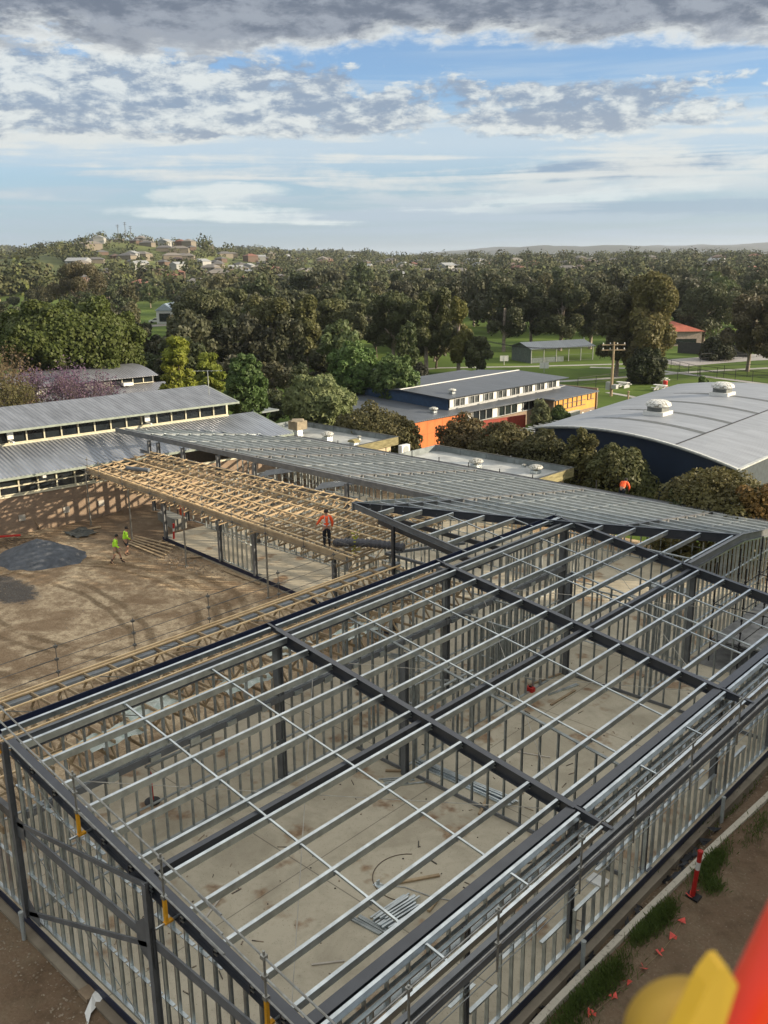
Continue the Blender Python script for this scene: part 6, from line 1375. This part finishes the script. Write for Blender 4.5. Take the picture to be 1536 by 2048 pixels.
p = W(1256, 798, -1); q = MB(); q.lathe(p, [(.12, 0), (.12, .9), (.2, .92), (.05, 1.05)], 8); q.build('drinking_fountain', TIMBD, None, 'short brown post fountain on the lawn below the power pole', 'post', origin=p)
# power pole
pp = W(1222, 792, -1); t = thing('power_pole', pp, 'tall timber power pole with a crossarm and transformer on the lawn', 'power pole')
topz = WD(1224, 684, math.hypot(pp.x-CU, pp.y-CV)).z
q = MB(); q.tube([(pp.x, pp.y, -1), (pp.x, pp.y, topz)], [.2, .13], 10); q.build('pole', TIMBD, t)
for dz_ in (-.35, -1.0):
    q = MB(); q.bar(Vector((pp.x, pp.y, topz+dz_))-r2*1.5, Vector((pp.x, pp.y, topz+dz_))+r2*1.5, .12, .12); ca = q.build('crossarm', TIMBD, t)
    for k in range(4): c = Vector((pp.x, pp.y, topz+dz_+.06))+r2*(-1.35+k*.9); q = MB(); q.lathe(c, [(.05, 0), (.08, .1), (.05, .22)], 8); q.build('insulator', WHITE, ca)
q = MB(); c = Vector((pp.x, pp.y, topz-5.6)); q.box((c.x-.7, c.y-.3, c.z-.5), (c.x-.1, c.y+.3, c.z+.5)); q.box((c.x+.1, c.y-.3, c.z-.3), (c.x+.8, c.y+.3, c.z+.2)); q.build('transformer', GRYW, t)
for k in range(4):
    a = Vector((pp.x, pp.y, topz-.1))+r2*(-1.35+k*.9); b_ = WD(860, 636+k*3, 150); q = MB(); q.tube([a.lerp(b_, s)-zz*2.2*4*s*(1-s) for s in np.linspace(0, 1, 14)], .022, 4)
    q.build('power_cable', BLACKM, None, 'thin black power cable running left from the power pole crossarm', 'cable', 'cables from the power pole', origin=a)
for k in range(3):
    a = Vector((pp.x, pp.y, topz-.1))+r2*(-.9+k*.9); b_ = WD(1620, 744+k*4, 120); q = MB(); q.tube([a.lerp(b_, s)-zz*1.6*4*s*(1-s) for s in np.linspace(0, 1, 14)], .02, 4)
    q.build('power_cable', BLACKM, None, 'thin black power cable dropping right from the power pole towards the car park', 'cable', 'cables right of the power pole', origin=a)
for (x, y, tp, l_) in ((1167, 692, 640, 'slim light pole between the far gums'), (5, 640, 598, 'old wooden pole at the left edge above the big tree')):
    p = W(x, y, -1); D = math.hypot(p.x-CU, p.y-CV); q = MB(); q.tube([p, (p.x, p.y, WD(x, tp, D).z)], .14, 6); q.build('light_pole', TIMBD if x < 100 else GALV2, None, l_, 'pole', origin=p)
# cricket shed
sa, sb = W(1062, 727, -1), W(1190, 719, -1); sd_ = (sb-sa); sd_.z = 0; ln = sd_.length; sd_.normalize(); sx = Vector((-sd_.y, sd_.x, 0))
if sx.dot(f2) < 0: sx = -sx
t = thing('practice_shed', sa, 'long grey open-sided practice shed on the lawn', 'shed')
def SP(a, b_, z): p = sa+sd_*a+sx*b_; return (p.x, p.y, z)
q = MB(); q.hull8([SP(-.4, -.4, 1.35), SP(ln*.98, -.4, 1.35), SP(ln*.98, 3.2, 2.25), SP(-.4, 3.2, 2.25)], [SP(-.4, -.4, 1.43), SP(ln*.98, -.4, 1.43), SP(ln*.98, 3.2, 2.33), SP(-.4, 3.2, 2.33)]); q.hull8([SP(-.4, 3.2, 2.25), SP(ln*.98, 3.2, 2.25), SP(ln*.98, 6.8, 1.35), SP(-.4, 6.8, 1.35)], [SP(-.4, 3.2, 2.33), SP(ln*.98, 3.2, 2.33), SP(ln*.98, 6.8, 1.43), SP(-.4, 6.8, 1.43)]); q.build('roof', corr_mat('shed roof sheet', (.20, .23, .26), .4, math.atan2(sx.y, sx.x), .5), t)
q = MB(); q.add([SP(0, 0, -1), SP(0, 6.4, -1), SP(0, 6.4, 1.4), SP(0, 3.2, 2.2), SP(0, 0, 1.38)], [(0, 1, 2, 3, 4)]); q.build('end_wall', mat('shed green grey', (.13, .16, .15), .8), t)
for k in range(6): q = MB(); q.tube([SP(ln*.96*k/5, 0, -1), SP(ln*.96*k/5, 0, 1.4)], .07, 6); q.build('post', GRYW, t)
for k in range(3): q = MB(); q.bar(SP(0, 0, -.9+k*1.0), SP(ln*.96, 0, -.9+k*1.0), .04, .04); q.build('net_rail', mat('net rail', (.1, .12, .1)), t)
q = MB(); q.box((0, 0, 0), (1, 1, 1)); q.v = []; q.f = []; q.add([SP(0, .02, -1), SP(ln*.5, .02, -1), SP(ln*.5, .02, -.1), SP(0, .02, -.1)], [(0, 1, 2, 3)]); q.build('low_screen', mat('shed green grey', (1, 1, 1)), t)
for i, (x, y) in enumerate(((1008, 730), (1088, 745))):
    p = W(x, y, -1); t = thing('ball_backboard', p, ['small white backboard on posts at the left of the lawn', 'small white backboard just above the slate roof'][i], 'backboard'); q = MB(); q.bar(p, p+zz*1.5, .08, .08); q.build('post', GRYW, t); q = MB(); q.bar(p+zz*1.1-r2*.7, p+zz*1.1+r2*.7, .05, .9); q.build('board', WHITE, t)
# terracotta house, white house, cars
hp = W(1352, 694, -1); t = thing('house', hp, 'cream house with a bright terracotta hip roof at the edge of the park', 'house'); hw, hd_ = 5.6, 4.5
def HPt(a, b_, z): p = hp+r2*a+f2*b_; return (p.x, p.y, z)
def hbox(q, a0, a1, b0, b1, z0, z1): return q.hull8([HPt(a0, b0, z0), HPt(a1, b0, z0), HPt(a1, b1, z0), HPt(a0, b1, z0)], [HPt(a0, b0, z1), HPt(a1, b0, z1), HPt(a1, b1, z1), HPt(a0, b1, z1)])
q = MB(); hbox(q, -hw, hw, 2, 11, -1, 1.9); q.build('wall', mat('pinkish render', (.42, .33, .27), .85), t)
q = MB(); q.add([HPt(-hw-.5, 1.5, 1.85), HPt(hw+.5, 1.5, 1.85), HPt(hw+.5, 11.5, 1.85), HPt(-hw-.5, 11.5, 1.85), HPt(-1, 6.5, 3.6), HPt(1, 6.5, 3.6)], [(0, 1, 5, 4), (2, 3, 4, 5), (1, 2, 5), (3, 0, 4), (3, 2, 1, 0)]); q.build('roof', mat('bright terracotta', (.40, .12, .075), .75, 0, .1, 1.5), t)
q = MB(); hbox(q, -hw+1, hw-1, 1.9, 1.98, -.6, .4); q.build('window', DARKG, t)
wp = W(335, 650, -1); t = thing('house', wp, 'white weatherboard house with two gables, seen over the big left tree', 'house')
hp = wp
q = MB(); hbox(q, -4.4, 0.3, 6, 16, -1, 2.7); hbox(q, 2.4, 7.5, 3, 12, -1, 2.9); hbox(q, -1, 4, 9, 18, -1, 3.6); q.build('wall', WHITE, t)
q = MB()
def gable(a0, a1, b0, b1, z0, z1, m_='x'):
    am = (a0+a1)/2; q.add([HPt(a0-.4, b0, z0), HPt(am, b0, z1), HPt(a1+.4, b0, z0), HPt(a0-.4, b1, z0), HPt(am, b1, z1), HPt(a1+.4, b1, z0)], [(0, 3, 4, 1), (1, 4, 5, 2), (0, 1, 2), (3, 5, 4)])
gable(-4.4, .3, 5.7, 16, 2.7, 4.6); gable(2.4, 7.5, 2.7, 12, 2.9, 4.6); gable(-1, 4, 8.7, 18, 3.6, 6.3); q.build('roof', mat('pale blue roof', (.42, .50, .56), .6), t)
q = MB(); hbox(q, -3.6, -.4, 5.9, 5.98, -.4, 1.9); 
q.build('porch_window', DARKG, t)
for k in range(2): q = MB(); hbox(q, 3.1+k*2.1, 4.6+k*2.1, 2.9, 2.98, -1, 1.8); q.build('window', DARKG, t)
for i, (x, y, cm, l_) in enumerate(((314, 646, WHITE, 'white car parked in front of the white house'), (392, 645, mat('silver car paint', (.4, .42, .43), .3, .4), 'silver car partly behind the gum on the far street'))):
    p = W(x, y, -1); t = thing('parked_car', p, l_, 'car'); hp = p; q = MB()
    pr = [(-2.2, .35), (-2.2, .75), (-1.9, .9), (-1.2, .95), (-.6, 1.42), (.8, 1.45), (1.5, 1.0), (2.15, .9), (2.25, .4)]
    q.add([HPt(a, -.85, -1+z) for a, z in pr]+[HPt(a, .85, -1+z) for a, z in pr], [tuple(range(9)), tuple(range(9, 18))[::-1]]+[(k, (k+1) % 9, 9+(k+1) % 9, 9+k) for k in range(9)][::1]); q.build('body', cm, t)
    q = MB(); q.add([HPt(a, -.87, -1+z) for a, z in ((-1.05, .98), (-.55, 1.35), (.75, 1.38), (1.3, 1.0))], [(0, 1, 2, 3)]); q.build('side_window', DARKG, t)
    for a in (-1.4, 1.45):
        for b_ in (-.88, .7): q = MB(); c0, c1 = Vector(HPt(a, b_, -.68)), Vector(HPt(a, b_+.2, -.68)); q.tube([c0, c1], .32, 12); q.build('wheel', BLACKM, t)

# ------------------------------------------------------------------ people
def skin(name, joints, edges, m_, parent, sub=2, root=0):
    me = bpy.data.meshes.new(name); me.from_pydata([j[0] for j in joints], edges, []); me.materials.append(m_)
    o = bpy.data.objects.new(name, me); COL.objects.link(o); o.parent = parent
    sm = o.modifiers.new('skin', 'SKIN'); sm.use_smooth_shade = True; sm.branch_smoothing = .4
    for i, j in enumerate(joints): me.skin_vertices[0].data[i].radius = (j[1], j[2] if len(j) > 2 else j[1]); me.skin_vertices[0].data[i].use_root = (i == root)
    ss_ = o.modifiers.new('sub', 'SUBSURF'); ss_.levels = sub; ss_.render_levels = sub; return o
SKIN = mat('skin', (.42, .24, .16), .6, 0, .05, 8.); HAIR = mat('dark hair', (.02, .016, .014), .7)
HIV = mat('hi-vis yellow', (.52, .95, .05), .65, 0, .05, 8.); HIO = mat('hi-vis orange', (1., .12, .025), .65, 0, .05, 8.); NAVYC = mat('navy cloth', (.012, .014, .022), .85); KHAKI = mat('khaki shorts', (.30, .24, .16), .9); REFL = mat('reflective tape', (.75, .72, .66), .4); BROWNB = mat('work boots', (.06, .04, .025), .8)
def person(loc, face, label, pose, top=HIV, lower=NAVYC, socks=None, sleeves=True, pants=False, hair=HAIR, stripes=False):
    """pose: local joint positions, +x forward, +y left, z up, in metres"""
    t = thing('person', loc, label, 'person', rz=face); J = pose
    j = [(J['pel'], .14, .11), (J['waist'], .13, .10), (J['chest'], .155, .11), (J['neck0'], .09, .08), (J['neck'], .052), (J['head'], .08, .09), (J['crown'], .075, .085)]
    ed = [(0, 1), (1, 2), (2, 3), (3, 4), (4, 5), (5, 6)]
    for s in ('l', 'r'):
        b_ = len(j); j += [(J['sh'+s], .062), (J['el'+s], .043), (J['wr'+s], .028)]; ed += [(3, b_), (b_, b_+1), (b_+1, b_+2)]
        b_ = len(j); j += [(J['hip'+s], .098), (J['kn'+s], .062), (J['an'+s], .042), (J['toe'+s], .038, .03)]; ed += [(0, b_), (b_, b_+1), (b_+1, b_+2), (b_+2, b_+3)]
        wv = Vector(J['wr'+s]); dv = (wv-Vector(J['el'+s])).normalized(); sd2 = dv.orthogonal().normalized(); pa = wv+dv*.075; b_ = len(j); j.append((tuple(pa), .03, .016)); ed.append((b_-5, b_)) 
        for k in range(4): f0 = pa+sd2*(.024-.016*k)+dv*.02; f1 = f0+dv*(.075-.008*abs(k-1.3))+zz*-.012; n_ = len(j); j += [(tuple(f0), .009), (tuple(f1), .006)]; ed += [(b_, n_), (n_, n_+1)]
        n_ = len(j); th = wv+dv*.05+sd2*.045; j += [(tuple(th), .010)]; ed.append((b_, n_))
    skin('body', j, ed, SKIN, t)
    # head details
    h = Vector(J['head']); cr = Vector(J['crown']); fw = Vector(J.get('look', (1, 0, 0))).normalized(); sdv = zz.cross(fw).normalized(); q = MB()
    c = (h+cr)/2; q.lathe((0, 0, 0), [(.096, -.02), (.101, .03), (.092, .075), (.06, .108), (.01, .12)], 12); hv = [(Vector(v)+c-fw*.012) for v in q.v]; q.v = [tuple(v) for v in hv]
    me = bpy.data.meshes.new('hair'); me.from_pydata(q.v, [], q.f); me.materials.append(hair); o = bpy.data.objects.new('hair', me); COL.objects.link(o); o.parent = t
    for nm, m_, items in (('eye', HAIR, [(h+fw*.085+sdv*s*.032+zz*.02, .011) for s in (-1, 1)]), ('nose', SKIN, [(h+fw*.105-zz*.005, .014)]), ('ear', SKIN, [(h+sdv*s*.088, .02) for s in (-1, 1)]), ('mouth', mat('lips', (.3, .12, .1)), [(h+fw*.088-zz*.04, .014)])):
        for c_, r_ in items:
            q = MB(); q.lathe(c_, [(r_*.5, -r_), (r_, 0), (r_*.5, r_)], 8); me = bpy.data.meshes.new(nm); me.from_pydata(q.v, [], q.f); me.materials.append(m_); o = bpy.data.objects.new(nm, me); COL.objects.link(o); o.parent = t
    # clothes
    lp = lambda a, b_, s: tuple(Vector(a).lerp(Vector(b_), s))
    j = [(lp(J['pel'], J['waist'], .35), .165, .135), (J['waist'], .155, .125), (J['chest'], .18, .135), (J['neck0'], .115, .10)]; ed = [(0, 1), (1, 2), (2, 3)]
    for s in ('l', 'r'):
        b_ = len(j); e1 = J['wr'+s] if sleeves else J['el'+s]; j += [(J['sh'+s], .082), (J['el'+s], .062), (lp(J['el'+s], J['wr'+s], .9), .045)] if sleeves else [(J['sh'+s], .082), (lp(J['sh'+s], J['el'+s], .8), .066)]
        ed += [(3, b_), (b_, b_+1)]+([(b_+1, b_+2)] if sleeves else [])
    skin('jacket', j, ed, top, t)
    j = [(lp(J['pel'], J['waist'], .3), .15, .12), (J['pel'], .16, .125)]; ed = [(0, 1)]
    for s in ('l', 'r'):
        b_ = len(j); j += [(J['hip'+s], .115), (lp(J['hip'+s], J['kn'+s], .75), .095)]; ed += [(1, b_), (b_, b_+1)]
        if pants: j += [(J['kn'+s], .078), (lp(J['kn'+s], J['an'+s], .92), .058)]; ed += [(b_+1, b_+2), (b_+2, b_+3)]
    skin('trousers' if pants else 'shorts', j, ed, lower, t, root=1)
    for s in ('l', 'r'):
        an, to, kn = Vector(J['an'+s]), Vector(J['toe'+s]), Vector(J['kn'+s]); up_ = an.lerp(kn, .22)
        skin('boot', [(tuple(up_), .055), (tuple(an), .058), (tuple(an.lerp(to, .5)-zz*.02), .055, .045), (tuple(to), .048, .038)], [(0, 1), (1, 2), (2, 3)], BROWNB, t)
        if socks: skin('sock', [(tuple(up_), .056), (tuple(an.lerp(kn, .55)), .062)], [(0, 1)], socks, t)
    if stripes:
        for zc in (.35, .75):
            c_ = Vector(J['pel']).lerp(Vector(J['chest']), zc); q = MB(); q.tube([c_-zz*.025, c_+zz*.025], .178, 18); q.v = [(c_.x+(x-c_.x)*.78, y, z) for x, y, z in q.v]; me = bpy.data.meshes.new('reflective_band'); me.from_pydata(q.v, [], q.f); me.materials.append(REFL); o = bpy.data.objects.new('reflective_band', me); COL.objects.link(o); o.parent = t
        for s in (-1, 1):
            q = MB(); c0 = Vector(J['chest'])+Vector((-.142, s*.09, -.12)); q.box((c0.x-.006, c0.y-.022, c0.z), (c0.x+.01, c0.y+.022, c0.z+.30)); me = bpy.data.meshes.new('reflective_strap'); me.from_pydata(q.v, [], q.f); me.materials.append(REFL); o = bpy.data.objects.new('reflective_strap', me); COL.objects.link(o); o.parent = t
    return t
stand = dict(pel=(0, 0, .93), waist=(0, 0, 1.08), chest=(0, 0, 1.3), neck0=(0, 0, 1.44), neck=(.01, 0, 1.51), head=(.03, 0, 1.62), crown=(.02, 0, 1.70), shl=(0, .19, 1.42), shr=(0, -.19, 1.42), ell=(-.02, .26, 1.14), elr=(-.02, -.26, 1.14), wrl=(.05, .27, .89), wrr=(.05, -.27, .89),
    hipl=(0, .10, .88), hipr=(0, -.10, .88), knl=(.03, .11, .48), knr=(.03, -.11, .48), anl=(-.02, .11, .09), anr=(-.02, -.11, .09), toel=(.16, .13, .035), toer=(.16, -.13, .035))
walk = dict(stand, knl=(.22, .11, .50), anl=(.30, .10, .10), toel=(.48, .11, .06), knr=(-.06, -.1, .48), anr=(-.30, -.1, .12), toer=(-.16, -.11, .035), elr=(.08, -.25, 1.14), wrr=(.28, -.2, .98), ell=(-.12, .25, 1.14), wrl=(-.1, .27, .89), chest=(.05, 0, 1.3), neck0=(.07, 0, 1.43), neck=(.10, 0, 1.5), head=(.15, 0, 1.6), crown=(.14, 0, 1.68), shl=(.06, .19, 1.41), shr=(.07, -.19, 1.41), look=(1, 0, -.3))
azR = math.atan2(r2.y, r2.x)
p = W(233, 1127, -.25); person((p.x, p.y, yz(p.x, p.y)), azR+.15, 'man walking in a yellow hi-vis jacket, khaki shorts and dark socks, the nearer of two', walk, HIV, KHAKI, NAVYC)
walk2 = dict(walk, knl=(.12, .11, .48), anl=(.08, .11, .09), toel=(.26, .12, .035), knr=(.1, -.1, .49), anr=(-.12, -.1, .1), toer=(.05, -.11, .04), ell=(.08, .25, 1.15), wrl=(.2, .2, .98))
p = W(253, 1111, -.25); person((p.x, p.y, yz(p.x, p.y)), azR+.5, 'man in yellow hi-vis top and black shorts, the farther of two', walk2, HIV, NAVYC)
p = WV(655, 1097, vf(-9.)); back = dict(stand, look=(1, 0, 0), ell=(.06, .33, 1.2), wrl=(.2, .42, 1.02), elr=(-.02, -.27, 1.16), wrr=(.06, -.25, .93))
u_ = p.x; person((u_, vf(u_)+.03, tz(10.95)+.06), azR+1.75, 'worker in orange hi-vis with reflective bands, standing on the timber roof edge', back, HIO, NAVYC, pants=True, stripes=True)
bend = dict(stand, pel=(0, 0, .86), waist=(.1, 0, 1.0), chest=(.26, 0, 1.14), neck0=(.36, 0, 1.2), neck=(.41, 0, 1.23), head=(.50, 0, 1.26), crown=(.52, 0, 1.33), shl=(.33, .19, 1.18), shr=(.33, -.19, 1.18), ell=(.40, .27, .92), elr=(.40, -.27, .92), wrl=(.52, .2, .72), wrr=(.52, -.2, .72), look=(1, 0, -.6))
p = WD(1243, 992, math.hypot(-3.9-CU, 29.3-CV)); person((p.x, p.y, p.z-.45), azR+.9, 'stooping worker in orange top beyond the back edge of the steel wing roof', bend, HIO, NAVYC, pants=True)
q = MB(); q.box((p.x-2.2, p.y-.6, p.z-.51), (p.x+2.2, p.y+.7, p.z-.45)); t = thing('work_platform', (p.x, p.y, -1), 'low scaffold platform under the stooping worker', 'platform'); q.build('deck', BOARD, t)
for sx_ in (-2, 2):
    for sy in (-.5, .6): q = MB(); q.tube([(p.x+sx_, p.y+sy, -1), (p.x+sx_, p.y+sy, p.z+.5 if sy > 0 else p.z-.5)], .03, 6); q.build('standard', SC, t)
# branch-like green tape tied to a slim post near the roof corner
p = W(711, 1095, 4.); q = MB(); q.tube([(p.x, p.y, 3.3), (p.x, p.y, 4.55)], .02, 6); q.build('slim_post', TUBE, None, 'slim post wrapped with yellow-green leaves at the roof corner right of the worker', 'post', origin=(p.x, p.y, 3.3))
n = 60; gsr = np.random.default_rng(3); P_ = np.array([p.x, p.y, 4.25])+gsr.normal(size=(n, 3))*[.1, .1, .28]; t1 = gsr.normal(size=(n, 3)); t1 /= np.linalg.norm(t1, axis=1)[:, None]; t2_ = np.cross(t1, gsr.normal(size=(n, 3))); t2_ /= np.linalg.norm(t2_, axis=1)[:, None]
o = link(quads('leafy_sprig', np.stack([P_-t1*.09, P_-t2_*.04, P_+t1*.09, P_+t2_*.04], 1).reshape(-1, 3), np.arange(4*n).reshape(-1, 4), LEAF), 'leafy_sprig', label='yellow-green leafy sprig caught on the slim post', cat='sprig'); o.color = (.40, .38, .05, 1)

# ------------------------------------------------------------------ the lift basket the picture is taken from
t = thing('lift_basket', (CU+.6*f2.x+.45*r2.x, CV+.6*f2.y+.45*r2.y, CZ-1.2), 'red tube and yellow fittings of the lift basket, blurred at the bottom right corner', 'lift basket')
REDP = mat('red enamel', (.80, .055, .025), .35, 0, .03, 4.); YELP = mat('yellow enamel', (.85, .50, .03), .4, 0, .03, 4.); MUSTP = mat('mustard plastic', (.60, .36, .04), .5, 0, .05, 4.)
def near(px, py, dist): r = ray(px, py).normalized(); return Vector((CU, CV, CZ))+r*dist
a, b_ = near(1545, 2180, .66), near(1745, 1745, .66); dd = (b_-a).normalized()
q = MB(); q.tube([a-dd*.35, a, b_, b_+dd*.25], .043, 28); q.build('guard_tube', REDP, t, smooth=True)
q = MB(); c = a-dd*.35; q.tube([c, c+Vector((0, 0, -.75))], .047, 20); q.build('guard_tube', REDP, t, smooth=True)
q = MB(); P_ = [near(x, y, .60) for x, y in ((1222, 2075), (1268, 2030), (1415, 1945), (1432, 1921), (1444, 1918), (1462, 1946), (1420, 2075))]; n_ = FW*.010
P_ = [near(x, y, .60) for x, y in ((1335, 2100), (1402, 1955), (1428, 1921), (1442, 1918), (1462, 1952), (1415, 2100))]
k = len(P_); q.add([p-n_ for p in P_]+[p+n_ for p in P_], [tuple(range(k)), tuple(range(k, 2*k))[::-1]]+[(i, k+i, k+(i+1) % k, (i+1) % k) for i in range(k)]); q.build('latch_plate', YELP, t)
q = MB(); c0 = near(1392, 2122, .66); q.tube([c0+FW*.03, c0, c0-FW*.012, c0-FW*.018], [.036, .036, .030, .012], 36); q.build('end_cap', MUSTP, t, smooth=True)
q = MB(); bx = Vector((CU, CV, CZ-1.25)); 
q.hull8([bx+r2*-.6+f2*-.9, bx+r2*.6+f2*-.9, bx+r2*.6+f2*.25, bx+r2*-.6+f2*.25], [bx+r2*-.6+f2*-.9+zz*.05, bx+r2*.6+f2*-.9+zz*.05, bx+r2*.6+f2*.25+zz*.05, bx+r2*-.6+f2*.25+zz*.05]); q.build('floor', GALV2, t)
# ------------------------------------------------------------------ haze
q = MB(); q.box((-8200, -7800, -30), (8200, 8200, 125))
m = bpy.data.materials.new('thin air'); m.use_nodes = True; g = NT(m.node_tree); g.n.clear()
vo = g.node('ShaderNodeVolumePrincipled', {'Color': (.80, .87, .95), 'Density': HAZE, 'Anisotropy': .3}); oo = g.node('ShaderNodeOutputMaterial'); g.l.new(vo.outputs[0], oo.inputs['Volume'])
hz_ = q.build('haze', m, None, 'thin morning haze over the valley', 'haze', kind='stuff')
